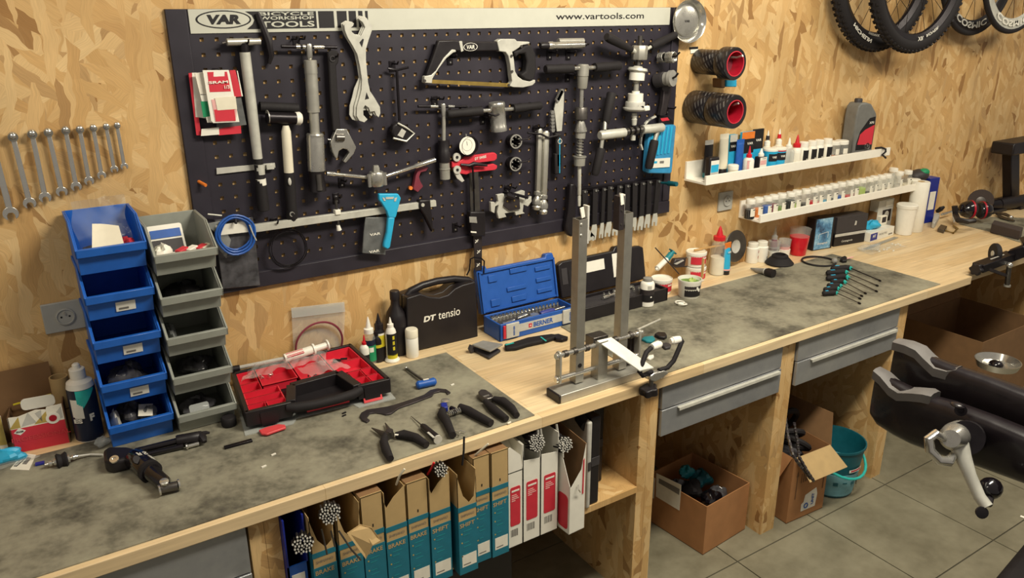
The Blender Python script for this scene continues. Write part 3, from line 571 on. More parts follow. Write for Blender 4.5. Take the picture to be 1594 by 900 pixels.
# pair of axle rods
for k,(a,b_,c,lb) in enumerate((((1.054,-0.03,1.496),(1.047,-0.03,1.282),(1.039,-0.03,1.218),'steel rod with stepped end hanging behind its twin'),((1.072,-0.042,1.488),(1.064,-0.042,1.27),(1.061,-0.042,1.202),'steel rod with stepped end hanging in front of its twin'))):
    t=thing('axle_rod',lb,'tool',c,group='stepped axle rods')
    MB().seg(a,b_,[(0,.006),(.03,.0105),(.98,.0105),(1,.009)],6).build('shaft','satin',t)
    MB().seg(b_,c,[(0,.010),(.05,.013),(.2,.013),(.25,.008),(.32,.010),(.5,.0165),(.7,.0165),(.75,.012),(.85,.0165),(1,.014)],20).build('stepped_end','steel',t)
MB().tube([(0.9901,-0.05,1.489),(1.044,-0.052,1.48),(1.07,-0.056,1.467),(1.124,-0.05,1.471)],.0035).build('rod_hook','black_metal',label='black steel hook bar holding the twin rods',cat='hook')
# headset facing tool: T grips, cones and spring on a long spindle
t=thing('facing_tool','facing cutter with cones and spring on a long spindle','cutter',(1.213,-0.05,1.212))
MB().seg((1.06,-0.05,1.69),(1.171,-0.05,1.688),[(0,.012),(.05,.0155),(.4,.0145),(.6,.016),(1,.015)]).build('grip','black_rubber',t)
MB().seg((1.266,-0.05,1.687),(1.381,-0.05,1.689),[(0,.0155),(.4,.016),(.6,.0145),(.95,.0155),(1,.012)]).build('grip','black_rubber',t)
MB().cyl((1.167,-0.05,1.688),(1.268,-0.05,1.687),.007).build('bar','chrome',t)
MB().seg((1.217,-0.05,1.7),(1.214,-0.05,1.62),[(0,.016),(.06,.020),(.48,.020),(.5,.0168),(.52,.0190),(.95,.0165),(1,.015)],20).build('hub','satin',t)
MB().cyl((1.212,-0.05,1.62),(1.212,-0.05,1.554),.0075).build('spindle','steel',t)
MB().seg((1.212,-0.05,1.558),(1.212,-0.05,1.516),[(0,.021),(.05,.0225),(.95,.0225),(1,.020)],20).build('cutter','dark_steel',t)
MB().seg((1.212,-0.05,1.514),(1.213,-0.05,1.475),[(0,.011),(.9,.022),(1,.022)],20).build('cone','steel',t)
MB().cyl((1.213,-0.05,1.475),(1.211,-0.05,1.452),.0175).build('collar','satin',t)
MB().cyl((1.211,-0.05,1.452),(1.211,-0.05,1.389),.008).build('spindle','steel',t)
a=Vector((1.211,-0.05,1.451)); b_=Vector((1.211,-0.05,1.39))
MB().tube([a.lerp(b_,i/72)+Vector((.0115*math.cos(i*math.pi/6),.0115*math.sin(i*math.pi/6),0)) for i in range(73)],.002,5).build('spring','steel',t)
MB().seg((1.211,-0.05,1.39),(1.21,-0.05,1.357),[(0,.0235),(.12,.0235),(.14,.0205),(1,.0195)],20).build('collar','satin',t)
MB().seg((1.21,-0.05,1.359),(1.213,-0.05,1.211),[(0,.007),(.72,.007),(.74,.005),(.78,.0065),(1,.0055)]).build('tail','alu_white',t)
# bottom bracket facing tool with angled handles
t=thing('bracket_facing_tool','facing tool with two angled black handles and pale rings','cutter',(1.453,-0.05,1.425))
MB().seg((1.293,-0.075,1.788),(1.424,-0.055,1.741),[(0,.012),(.1,.016),(.6,.014),(1,.010)]).build('handle','black_rubber',t)
MB().seg((1.652,-0.03,1.786),(1.518,-0.05,1.748),[(0,.013),(.5,.0135),(.52,.0145),(.75,.0145),(1,.012)]).build('handle','black_rubber',t)
MB().cyl((1.418,-0.055,1.744),(1.457,-0.05,1.728),.008).cyl((1.518,-0.05,1.748),(1.488,-0.05,1.736),.006).build('handle_neck','alu_white',t)
MB().cyl((1.467,-0.05,1.787),(1.466,-0.05,1.749),.009).build('spindle_top','dark_steel',t)
MB().seg((1.467,-0.05,1.754),(1.466,-0.05,1.706),[(0,.026),(.08,.0285),(.95,.0275),(1,.026)],8).build('hub','satin',t)
MB().cyl((1.466,-0.05,1.707),(1.463,-0.05,1.683),.0095).build('neck','dark_steel',t)
MB().seg((1.463,-0.05,1.684),(1.46,-0.05,1.663),[(0,.014),(.2,.018),(.3,.033),(.7,.036),(1,.028)],22).build('flange','alu_white',t)
MB().cyl((1.46,-0.05,1.663),(1.458,-0.05,1.636),.0275,n=22).build('ring','white',t)
MB().seg((1.458,-0.05,1.636),(1.458,-0.05,1.595),[(0,.013),(.15,.013),(.2,.0095),(1,.0095)]).build('spindle','satin',t)
MB().seg((1.457,-0.05,1.598),(1.457,-0.05,1.557),[(0,.014),(.2,.014),(.21,.0275),(1,.0275)],22).build('ring','white',t)
MB().seg((1.456,-0.05,1.561),(1.455,-0.05,1.529),[(0,.034),(.1,.0355),(.6,.0355),(.65,.042),(.8,.042),(1,.034)],22).build('base_ring','grey_pale',t)
MB().cyl((1.443,-0.08,1.55),(1.466,-0.085,1.545),.003).build('lock_pin','black_metal',t)
MB().plate([(1.465,1.547),(1.492,1.548),(1.495,1.531),(1.47,1.53)],-.075,-.090).build('lock_knob','white',t,bevel=.003)
MB().seg((1.455,-0.05,1.521),(1.456,-0.05,1.478),[(0,.0095),(.35,.0105),(.4,.007),(.5,.0105),(1,.0085)]).build('tail','alu_white',t)
MB().cyl((1.454,-0.05,1.443),(1.454,-0.05,1.424),.009).build('tail_end','alu_white',t)
# springs and cups on hooks at the edge of the board
t=thing('spring_pair','steel coil springs threaded on a peg','spring',(1.611,-0.04,1.711))
for ca,cb,rr in (((1.59,-0.02,1.707),(1.591,-0.045,1.71),.016),((1.598,-0.05,1.709),(1.602,-0.085,1.711),.018)):
    a,b_=Vector(ca),Vector(cb); d=(b_-a).normalized(); e1=d.orthogonal().normalized(); e2=d.cross(e1)
    MB().tube([a.lerp(b_,i/40)+e1*rr*math.cos(i*.785)+e2*rr*math.sin(i*.785) for i in range(41)],.0028,6).build('coil','steel',t)
MB().tube([(1.594,-0.008,1.706),(1.605,-0.09,1.714),(1.613,-0.1,1.729)],.0035).build('spring_peg','black_metal',label='black peg carrying the coil springs',cat='hook')
t=thing('bearing_cup_set','grey bearing drifts threaded on a peg','tool',(1.608,-0.04,1.63))
MB().seg((1.584,-0.015,1.625),(1.592,-0.05,1.634),[(0,.022),(.05,.026),(1,.026)],22).build('sleeve','dark_grey',t)
MB().seg((1.592,-0.05,1.634),(1.602,-0.085,1.638),[(0,.018),(.1,.024),(.6,.024),(.62,.029),(1,.029)],22).build('sleeve','grey',t)
MB().tube([(1.598,-0.086,1.638),(1.599,-0.1,1.645),(1.6,-0.11,1.657)],.004).build('drift_peg','black_metal',label='black peg carrying the grey drifts',cat='hook')
# dark hanging lever at the board's edge
t=thing('hanging_lever','dark lever tool hanging under the grey drifts','tool',(1.601,-0.04,1.472))
MB().plate([(1.601,1.607),(1.635,1.605),(1.636,1.582),(1.616,1.504),(1.587,1.501),(1.597,1.547)],-.025,-.045).build('arm','gunmetal',t,bevel=.003)
MB().cyl((1.608,-0.045,1.603),(1.603,-0.05,1.603),.014).build('pivot','dark_grey',t)
# tapping handle pair on silver barrels
t=thing('tapping_tool','double barrel tapping tool with black handles','tool',(1.302,-0.06,1.444))
MB().seg((1.289,-0.06,1.456),(1.403,-0.06,1.457),[(0,.013),(.06,.017),(1,.0165)],16).build('barrel','alu_white',t)
MB().seg((1.487,-0.06,1.46),(1.59,-0.06,1.46),[(0,.0165),(.94,.017),(1,.013)],16).build('barrel','alu_white',t)
MB().cyl((1.403,-0.06,1.457),(1.487,-0.06,1.46),.009).build('coupling','black_metal',t)
for a in (.12,.35,.65,.88):
    c=Vector((1.403,-0.06,1.457)).lerp(Vector((1.487,-0.06,1.46)),a); MB().cyl(c-Vector((.006,0,-.001)),c+Vector((.006,0,.001)),.014).build('knurled_ring','dark_steel',t)
for pts in (((1.325,-0.045,1.531),(1.311,-0.06,1.474)),): MB().cyl(pts[0],pts[1],.007).build('tap_rod','satin',t)
MB().cyl((1.302,-0.06,1.442),(1.296,-0.062,1.409),.007).build('tap_rod','satin',t)
MB().seg((1.296,-0.062,1.411),(1.267,-0.066,1.317),[(0,.014),(.1,.016),(.9,.0145),(1,.010)]).build('handle','black_rubber',t)
MB().seg((1.563,-0.06,1.448),(1.549,-0.062,1.413),[(0,.009),(1,.008)]).build('tap_rod','satin',t)
MB().seg((1.55,-0.062,1.417),(1.522,-0.066,1.313),[(0,.014),(.1,.0165),(.9,.0155),(1,.011)]).build('handle','black_rubber',t)
MB().seg((1.35,-0.045,1.599),(1.322,-0.05,1.495),[(0,.014),(.05,.017),(.9,.0155),(1,.012)]).build('handle','black_rubber',t)
# loose chain, red tag and blue case
t=thing('chain_length','length of bicycle chain looped over a hook','chain',(1.507,-0.045,1.475))
cp_=[Vector(p) for p in [(1.563,-0.045,1.501),(1.543,-0.045,1.495),(1.525,-0.045,1.487),(1.513,-0.045,1.476),(1.506,-0.045,1.451),(1.497,-0.045,1.431),(1.495,-0.045,1.405),(1.505,-0.045,1.383)]]
for i in range(len(cp_)-1): MB().bar(cp_[i],cp_[i+1],.006,.011,(0,1,0)).build('chain_link','steel' if i%2 else 'alu_white',t,bevel=.001)
MB().plate([(1.595,1.498),(1.638,1.497),(1.669,1.473),(1.67,1.462),(1.597,1.469)],-.024,-.030).build('tool_card','black_plastic',label='black card with a red print above the blue case',cat='card')
MB().plate([(1.602,1.489),(1.638,1.49),(1.649,1.479),(1.61,1.478)],-.0302,-.031).build('card_print','red_print',bpy.data.objects['tool_card'])
t=thing('blue_case','translucent blue ribbed plastic case hung at the board edge','case',(1.577,-0.045,1.29))
MB().plate([(1.541,1.467),(1.656,1.464),(1.667,1.458),(1.66,1.283),(1.649,1.278),(1.539,1.292),(1.527,1.3),(1.53,1.412)],-.025,-.050).build('shell','blue_clear',t,bevel=.004)
for k in range(6):
    MB().plate([(1.545,1.459),(1.554,1.459),(1.545,1.359),(1.537,1.359)] if k==0 else [(x+k*.0185,z) for x,z in [(1.545,1.459),(1.554,1.459),(1.545,1.359),(1.537,1.359)]],-.050,-.053).build('rib','sky',t)
lb=MB().plate([(1.543,1.346),(1.643,1.341),(1.642,1.306),(1.542,1.312)],-.050,-.0535).build('sticker','white',t)
MB().plate([(1.589,1.334),(1.611,1.333),(1.61,1.323),(1.589,1.325)],-.0535,-.0538).build('barcode','grey_ink',lb)
MB().plate([(1.555,1.336),(1.577,1.335),(1.575,1.327),(1.554,1.328)],-.0535,-.0538).build('print','sky',lb)
# row of long cone spanners in a rack
rk=MB().plate([(1.243,1.268),(1.633,1.257),(1.633,1.245),(1.244,1.255)],-.0076,-.022).build('spanner_rack','black_metal',bevel=.001,label='slim black rail holding the cone spanners',cat='rack')
SP=[(402,540,412,1.0),(480,520,472,1.0),(540,508,532,.9),(585,500,585,1.0),(650,490,648,1.0),(703,485,700,1.0),(757,475,752,1.0),(812,468,808,1.0),(860,460,858,1.0),(922,452,905,1.0)]
tops=[[(1.25,-0.03,1.261),(1.301,-0.03,1.259),(1.341,-0.03,1.258),(1.371,-0.03,1.26),(1.416,-0.03,1.258),(1.453,-0.03,1.257),(1.491,-0.03,1.259),(1.53,-0.03,1.257),(1.564,-0.03,1.259),(1.61,-0.03,1.256)]][0]
mids=[[(1.261,-0.03,1.127),(1.301,-0.03,1.126),(1.338,-0.03,1.127),(1.371,-0.03,1.126),(1.41,-0.03,1.124),(1.458,-0.03,1.125),(1.495,-0.03,1.125),(1.531,-0.03,1.125),(1.565,-0.03,1.128),(1.602,-0.03,1.126)]][0]
ends=[[(1.288,-0.03,1.063),(1.296,-0.03,1.065),(1.334,-0.03,1.066),(1.364,-0.03,1.067),(1.401,-0.03,1.066),(1.454,-0.03,1.07),(1.491,-0.03,1.071),(1.526,-0.03,1.068),(1.561,-0.03,1.072),(1.6,-0.03,1.074)]][0]
for i in range(10):
    a,b_,c=Vector(tops[i]),Vector(mids[i]),Vector(ends[i])
    t=thing('cone_spanner','slim black-handled cone spanner, %s from the curved black tool'%('first second third fourth fifth sixth seventh eighth ninth tenth'.split()[i]),'spanner',c,group='cone spanners in the rail')
    w=.0115 if i not in (2,) else .008
    MB().plate([(a.x-w,a.z),(a.x+w,a.z),(b_.x+w,b_.z),(b_.x-w,b_.z)],-.027,-.034).build('handle','black_rubber',t,bevel=.002)
    MB().plate([(b_.x-w*.8,b_.z),(b_.x+w*.8,b_.z),(b_.x+w*1.1,b_.z-.014),(c.x+w*1.35,c.z+.018),(c.x+w*1.1,c.z),(c.x+w*.35,c.z+.002),(c.x+w*.3,c.z+.016),(c.x-w*.4,c.z+.018),(c.x-w*.5,c.z+.002),(c.x-w*1.2,c.z+.004),(c.x-w*1.1,c.z+.024)],-.029,-.032).build('jaw','alu_white',t)
    MB().cyl((a.x,-.034,a.z-.006),(a.x,-.037,a.z-.006),.0045,n=8).build('stud','chrome',t)
    MB().cyl((a.x+.018,-.022,a.z-.010),(a.x+.018,-.026,a.z-.010),.0025,n=6).build('rail_rivet','chrome',t)
# dark backing plate with the spanners, screwdriver end
MB().seg((1.624,-0.03,1.243),(1.629,-0.11,1.251),[(0,.004),(.4,.006),(.5,.010),(1,.009)]).build('thin_screwdriver','teal_dark',label='thin screwdriver with teal tip sticking out beside the spanners',cat='screwdriver')
# curved black tyre tool at the board foot
MB().plate([(1.178,1.294),(1.199,1.293),(1.209,1.275),(1.204,1.225),(1.204,1.162),(1.204,1.105),(1.188,1.097),(1.169,1.11),(1.16,1.143),(1.171,1.192),(1.175,1.242)],-.020,-.045).build('bead_tool','black_plastic',bevel=.006,label='curved black plastic tool left of the spanner rail',cat='tool')
# flat steel bar, orange pin
t=thing('flat_bar','short flat steel bar magnetically held on the board','bar',(0.0396,-0.01,1.461))
MB().plate([(-0.0058,1.472),(0.1542,1.47),(0.1544,1.456),(-0.0074,1.455)],-.009,-.0135).build('bar','grey_pale',t,bevel=.0008)
MB().plate([(0.1272,1.468),(0.1487,1.468),(0.1483,1.454),(0.1267,1.454)],-.0135,-.022).build('stop','alu_white',t,bevel=.001)
MB().cyl((-0.0563,-0.01,1.441),(-0.0438,-0.035,1.433),.0045).build('orange_peg','orange',label='small orange peg in the board',cat='peg')
# long alignment gauge bar
t=thing('alignment_gauge','long pale alignment bar with sliding clamp and black foot','gauge',(0.2558,-0.03,1.295))
MB().plate([(0.071,1.308),(0.6441,1.304),(0.6453,1.284),(0.0696,1.286)],-.028,-.042).build('bar','alu_white',t,bevel=.001)
MB().plate([(0.3074,1.318),(0.3247,1.318),(0.3247,1.303),(0.3073,1.303)],-.026,-.046).build('slider','white',t,bevel=.002)
MB().cyl((0.3151,-0.036,1.347),(0.3173,-0.036,1.267),.004).build('screw','dark_steel',t)
MB().seg((0.3158,-0.036,1.27),(0.3179,-0.036,1.254),[(0,.005),(1,.008)]).build('screw_tip','white',t)
MB().ball((0.3147,-0.036,1.355),.009,10).build('screw_knob','black_plastic',t)
MB().plate([(0.5829,1.313),(0.6219,1.31),(0.6236,1.274),(0.6273,1.238),(0.627,1.2),(0.6149,1.227),(0.598,1.263),(0.5817,1.289)],-.024,-.048).build('foot','black_plastic',t,bevel=.004)
bolt((0.593,-0.048,1.297),.006).build('foot_bolt','alu_white',t)
# crank-arm puller with two silver arms
t=thing('two_arm_remover','steel remover with hub and two slim arms','tool',(0.4424,-0.05,1.376))
MB().seg((0.445,-0.045,1.419),(0.4445,-0.045,1.375),[(0,.020),(.1,.0235),(.9,.0235),(1,.020)],12).build('hub','steel',t)
MB().seg((0.4445,-0.045,1.437),(0.445,-0.045,1.417),[(0,.008),(.4,.0105),(1,.0105)],6).build('bolt','satin',t)
MB().seg((0.4201,-0.045,1.403),(0.2904,-0.045,1.43),[(0,.0052),(.8,.0055),(.82,.007),(1,.0065)]).build('arm','chrome',t)
MB().seg((0.4742,-0.045,1.401),(0.6443,-0.045,1.433),[(0,.0052),(.58,.0055),(.6,.0078),(1,.0075)]).build('arm','chrome',t)
for dx in (-.028,.022): MB().cyl((1.0*(0.4448,-0.045,1.397)[0]+dx,-.056,(0.4448,-0.045,1.397)[2]-.02),(1.0*(0.4448,-0.045,1.397)[0]+dx,-.056,(0.4448,-0.045,1.397)[2]+.018),.006).build('hub_lug','steel',t)
MB().plate([(0.5944,1.408),(0.6302,1.41),(0.6198,1.398),(0.6015,1.396),(0.5944,1.382),(0.5988,1.367),(0.6078,1.351),(0.5874,1.334),(0.5719,1.346),(0.5781,1.366),(0.5838,1.389)],-.012,-.030).build('hook_clip','wine',bevel=.002,label='small wine-red hook clip below the slim arm',cat='clip')
MB().cyl((0.5682,-0.012,1.348),(0.564,-0.03,1.351),.006).build('orange_peg','orange',label='orange peg end beside the wine-red clip',cat='peg')
# blue plastic tool with bag
t=thing('blue_scraper','bright blue plastic tool with wide head','tool',(0.4575,-0.06,1.178))
MB().plate([(0.4413,1.354),(0.5051,1.346),(0.5136,1.331),(0.5063,1.312),(0.4949,1.279),(0.4914,1.272),(0.4681,1.277),(0.4632,1.298),(0.4485,1.325),(0.4413,1.335)],-.050,-.064).build('head','sky',t,bevel=.003)
MB().plate([(0.4682,1.278),(0.4903,1.275),(0.4794,1.228),(0.4684,1.182),(0.4593,1.176),(0.4462,1.186),(0.4496,1.2),(0.4609,1.231)],-.048,-.064).build('handle','sky',t,bevel=.004)
MB().plate([(0.4609,1.342),(0.4895,1.339),(0.4861,1.333),(0.4629,1.335)],-.064,-.0655).plate([(0.4512,1.342),(0.4583,1.34),(0.4613,1.33),(0.4553,1.331)],-.064,-.0655).plate([(0.4911,1.335),(0.4999,1.336),(0.4949,1.325),(0.4887,1.325)],-.064,-.0655).build('cut_out','grey_pale',t)
def bag(name,poly,y,m,label,cat='bag',amp=.006,th=.0):
    return MB().plate(poly,y,y-amp).build(name,m,bevel=.002,label=label,cat=cat)
bg=bag('silver_bag',[(0.4028,1.282),(0.4727,1.273),(0.465,1.202),(0.4607,1.153),(0.3839,1.172),(0.3935,1.236)],-.036,'bag_grey','silver zip bag hanging behind the blue tool')
for z_ in ((0.4295,-0.0425,1.226),(0.4234,-0.0425,1.172)): text('lettering','VAR','white',bg,z_,EX,EZ,.036,.008,bold=.03)
# small derailleur-hanger bracket
t=thing('silver_bracket_tool','steel bracket tool with toothed jaws on twin hooks','tool',(0.9204,-0.05,1.207))
MB().plate([(0.8668,1.295),(0.8937,1.296),(0.897,1.281),(0.9694,1.298),(0.9778,1.294),(0.9763,1.277),(0.9799,1.258),(1.005,1.273),(1.006,1.255),(0.9905,1.239),(0.9728,1.248),(0.9693,1.224),(0.9777,1.217),(0.9412,1.215),(0.9378,1.228),(0.8964,1.228),(0.9032,1.215),(0.8724,1.213),(0.866,1.238),(0.873,1.261),(0.8595,1.257),(0.8558,1.234),(0.8425,1.242),(0.8417,1.274),(0.8564,1.272),(0.8609,1.262),(0.8718,1.273)],-.040,-.052).build('plate','alu_white',t,bevel=.001)
MB().plate([(0.8971,1.282),(0.95,1.281),(0.9547,1.236),(0.9117,1.236),(0.888,1.256)],-.052,-.060).build('centre_block','gunmetal',t,bevel=.002)
MB().tube([(0.9064,-0.03,1.294),(0.9174,-0.066,1.296),(0.9769,-0.07,1.275)],.005).tube([(0.8937,-0.066,1.295),(0.9216,-0.07,1.283)],.010).build('arm','black_metal',t)
for q in ((0.9007,-0.06,1.271),(0.928,-0.06,1.27),(0.9348,-0.06,1.249)): bolt(q,.003).build('bolt','brass',t)
# blue cable coil and bag, black coil
bag('parts_bag',[(-0.0309,1.334),(0.072,1.327),(0.0723,1.284),(0.0704,1.124),(-0.0348,1.133),(-0.0346,1.225)],-.022,'bag_dark','dark clear bag hanging behind the blue cable coil')
bag('parts_bag',[(-0.0621,1.329),(-0.0024,1.333),(-0.0068,1.297),(0.003,1.274),(-0.0159,1.223),(-0.0365,1.259),(-0.0362,1.301)],-.034,'bag_film','clear bag with white card left of the blue coil')
t=thing('cable_coil','coil of blue cable housing hung on the board','cable',(0.0101,-0.05,1.239))
c0=Vector((0.0147,-0.05,1.29))
for k,(dr,dy) in enumerate(((0,0),(.004,.006),(-.004,.007),(.007,-.002))):
    b=MB(); b.tube([(c0.x+(.0455+dr)*math.cos(a*.2618)+.002*math.sin(k*2+a),c0.y+dy*(1+.3*math.sin(a+k)),c0.z+(.049+dr)*math.sin(a*.2618)) for a in range(24)],.0032,6,closed=True).build('cable_turn','blue',t)
MB().tube([(0.0539,-0.052,1.313),(0.0605,-0.054,1.285),(0.0671,-0.054,1.266)],.002).build('cable_end','alu_white',t)
MB().tube([(0.0188,-0.05,1.333),(0.0166,-0.058,1.324)],.004).build('cable_tie','ink',t)
MB().cyl((-0.0481,-0.03,1.353),(-0.0123,-0.03,1.344),.0025).build('cable_tip','alu_white',label='white cable tip pointing out above the coil',cat='cable')
MB().plate([(-0.0336,1.321),(0.0443,1.323),(0.0532,1.29),(-0.0347,1.293)],-.040,-.0405).build('barcode_card','white',label='white barcode card behind the blue coil',cat='card')
t=thing('cable_coil','thin black cable ring hung below the pale bar','cable',(0.1537,-0.03,1.164))
c0=Vector((0.1612,-0.03,1.222))
for k,dr in enumerate((0,.0035,-.0035)): MB().tube([(c0.x+(.053+dr)*math.cos(a*.2618),c0.y-.002*k+.003*math.sin(a*.7+k),c0.z+(.055+dr)*math.sin(a*.2618)) for a in range(24)],.0016,5,closed=True).build('cable_turn','black_gloss',t)
# ---------------------------------------------------------------- combination wrenches on the wall
WR=[(-0.4593,-0.014,1.596),(-0.4191,-0.014,1.599),(-0.385,-0.014,1.6),(-0.3476,-0.014,1.602),(-0.3166,-0.014,1.602),(-0.2866,-0.014,1.603),(-0.2575,-0.014,1.604),(-0.2324,-0.014,1.605)]
WE=[(-0.4539,-0.014,1.431),(-0.4191,-0.014,1.441),(-0.3812,-0.014,1.451),(-0.3478,-0.014,1.46),(-0.3171,-0.014,1.471),(-0.2866,-0.014,1.482),(-0.2556,-0.014,1.494),(-0.2316,-0.014,1.499)]
WR=[WR[0]]+WR; WE=[(-0.4974,-0.014,1.41)]+WE
WR[0]=(WE[0][0]+ (WR[1][0]-WE[1][0]) -.001, -.014, WR[1][2]+.012)
sizes=['largest','second largest','third largest','fourth largest','fifth largest','sixth largest','third smallest','second smallest','smallest']
for i in range(9):
    a,b_=Vector(WR[i]),Vector(WE[i]); d=(b_-a).normalized(); L=(b_-a).length; sd=Vector((d.z,0,-d.x)); s=L/.19
    t=thing('combination_wrench','chrome combination wrench, %s of the row on the wall'%sizes[i],'wrench',b_,group='combination wrenches on the wall')
    def P2(u,v): return (a.x+d.x*u+sd.x*v, a.z+d.z*u+sd.z*v)
    w=.0055*s+.0015
    MB().plate([P2(.006*s,-w*.9),P2(.006*s,w*.9),P2(L-.016*s,w),P2(L-.016*s,-w)],-.0115,-.0165).build('shank','chrome',t,bevel=.0012)
    MB().ring((a.x,-.015,a.z),Vector((0,1,.16)),.0115*s+.001,.0068*s,.010).build('ring_end','steel',t)
    jr=.0165*s; 
    arc=[P2(L-.004*s+jr*math.cos(R(q))*1.0,jr*math.sin(R(q))) for q in range(40,325,15)]
    ins=[P2(L+.010*s,-.0078*s),P2(L-.001*s,-.0080*s),P2(L-.006*s,-.004*s),P2(L-.006*s,.004*s),P2(L-.001*s,.0080*s),P2(L+.010*s,.0078*s)]
    MB().plate(arc+ins,-.0105,-.0175).build('open_jaw','chrome',t,bevel=.0008)
    n=thing('wall_screw','steel screw holding up the %s wrench of the row'%sizes[i],'screw',(a.x,0,a.z),group='screws holding the wrenches')
    MB().cyl((a.x,0,a.z+.002),(a.x,-.024,a.z+.002),.0042*s).build('shaft','dark_steel',n); MB().lathe([(.0055,0),(.006,.002),(.003,.004)],(a.x,-.024,a.z+.002),(0,-1,0),10).build('screw_head','chrome',n)
# ---------------------------------------------------------------- magnetic dish and tape rolls
c=Vector((1.713,-0.02,1.832)); ax=Vector((-.10,-1,.02)).normalized()
t=thing('magnetic_dish','polished round magnetic parts dish at the board corner','dish',c-Vector((0,0,.07)))
MB().lathe([(.060,.0),(.062,.004),(.073,.020),(.0765,.022),(.077,.0205),(.074,.017),(.060,-.002),(.0,-.002)],c,ax,36,caps=False).build('rim','chrome',t)
MB().lathe([(.052,-.008),(.054,.004),(.050,.006),(0,.006)],c,ax,36,caps=False).build('base_disc','steel',t)
e1=ax.cross(EZ).normalized()*-1
text('lettering','VAR','ink',t,c+ax*.0063,e1,e1.cross(ax)*-1 if (e1.cross(ax)*-1).z>0 else e1.cross(ax),.024,.008,bold=.03)
def tape_roll(y0,y1,x,z,r,label,core=.034):
    t=thing('tape_roll',label,'roll',(x,y0,z-r),group='rolls on the wall spindles'); L=y0-y1
    MB().lathe([(r-.003,0),(r,.004),(r,L-.004),(r-.002,L)],(x,y0,z),(0,-1,0),40,caps=False).build('roll','roll_print',t)
    MB().lathe([(core,0),(r-.003,0)],(x,y0,z),(0,-1,0),40,caps=False).build('rear_face','black_rubber',t); MB().lathe([(r-.002,L),(core+.003,L),(core,L-.002)],(x,y0,z),(0,-1,0),40,caps=False).build('end_face','black_rubber',t)
    MB().lathe([(core,.001),(core,L-.001)],(x,y0,z),(0,-1,0),32,caps=False).build('core','red_deep',t)
    MB().ring((x,y1-.0005,z),(0,1,0),core+.003,core,.002,32).build('core_rim','red_print',t); MB().cyl((x,y0-.002,z),(x,y0-.004,z),core-.0005,n=28).build('core_end','wine',t)
    return t
def roll_print():
    m=mat('roll_print','1A171A',.35); nt=m.node_tree; b=nt.nodes['Principled BSDF']; L=nt.links.new
    tc=nn(nt,'ShaderNodeTexCoord'); sp=nn(nt,'ShaderNodeSeparateXYZ'); L(tc.outputs['Object'],sp.inputs[0])
    at=nn(nt,'ShaderNodeMath',operation='ARCTAN2'); L(sp.outputs[2],at.inputs[0]); L(sp.outputs[0],at.inputs[1])
    cx=nn(nt,'ShaderNodeCombineXYZ'); mu=nn(nt,'ShaderNodeMath',operation='MULTIPLY'); mu.inputs[1].default_value=26; L(sp.outputs[1],mu.inputs[0]); L(mu.outputs[0],cx.inputs[0]); L(at.outputs[0],cx.inputs[1])
    br=nn(nt,'ShaderNodeTexBrick'); br.inputs['Scale'].default_value=1.6; br.inputs['Brick Width'].default_value=.75; br.inputs['Row Height'].default_value=.33; br.inputs['Mortar Size'].default_value=.11; br.inputs['Mortar Smooth'].default_value=0
    br.inputs['Color1'].default_value=(.13,.125,.12,1); br.inputs['Color2'].default_value=(.012,.01,.012,1); br.inputs['Mortar'].default_value=(.012,.01,.012,1); br.inputs['Bias'].default_value=-.1
    rt_=nn(nt,'ShaderNodeMapping'); rt_.inputs['Rotation'].default_value=(0,0,.5); L(cx.outputs[0],rt_.inputs[0]); L(rt_.outputs[0],br.inputs['Vector']); L(br.outputs['Color'],b.inputs['Base Color'])
roll_print()
tape_roll(-.002,-.125,1.812,1.685,.046,'slim printed black roll at the wall on the upper spindle')
tape_roll(-.128,-.182,1.812,1.685,.059,'wide black roll with red core ending the upper spindle',.042)
tape_roll(-.002,-.110,1.800,1.517,.062,'printed black roll against the wall on the lower spindle')
tape_roll(-.113,-.212,1.800,1.517,.062,'printed black roll with red core ending the lower spindle',.040)
for z_,lb in ((1.685,'steel spindle rod inside the upper printed rolls'),(1.517,'steel spindle rod inside the lower printed rolls')):
    MB().tube([(1.81,0,z_+.022),(1.81,-.19,z_+.022),(1.81,-.215,z_+.030)],.004).build('wall_spindle','steel',label=lb,cat='spindle')
t=thing('price_tag','small white tag with black print above the upper roll','tag',(1.779,-0.005,1.722))
MB().plate([(1.757,1.739),(1.8,1.74),(1.801,1.731),(1.757,1.731)],-.001,-.004).build('tag_strip','ink',t); MB().plate([(1.762,1.73),(1.801,1.731),(1.804,1.718),(1.764,1.716)],-.001,-.004).build('tag_card','white',t)
t=thing('teal_spool','teal banded spool between the two wall spindles','spool',(1.91,-0.06,1.577))
MB().plate([(1.878,1.628),(1.937,1.626),(1.942,1.589),(1.883,1.592)],-.035,-.085).build('teal_band','sky',t,bevel=.004)
MB().plate([(1.855,1.624),(1.879,1.623),(1.883,1.587),(1.859,1.589)],-.035,-.08).build('brown_end','kraft_dark',t,bevel=.004)
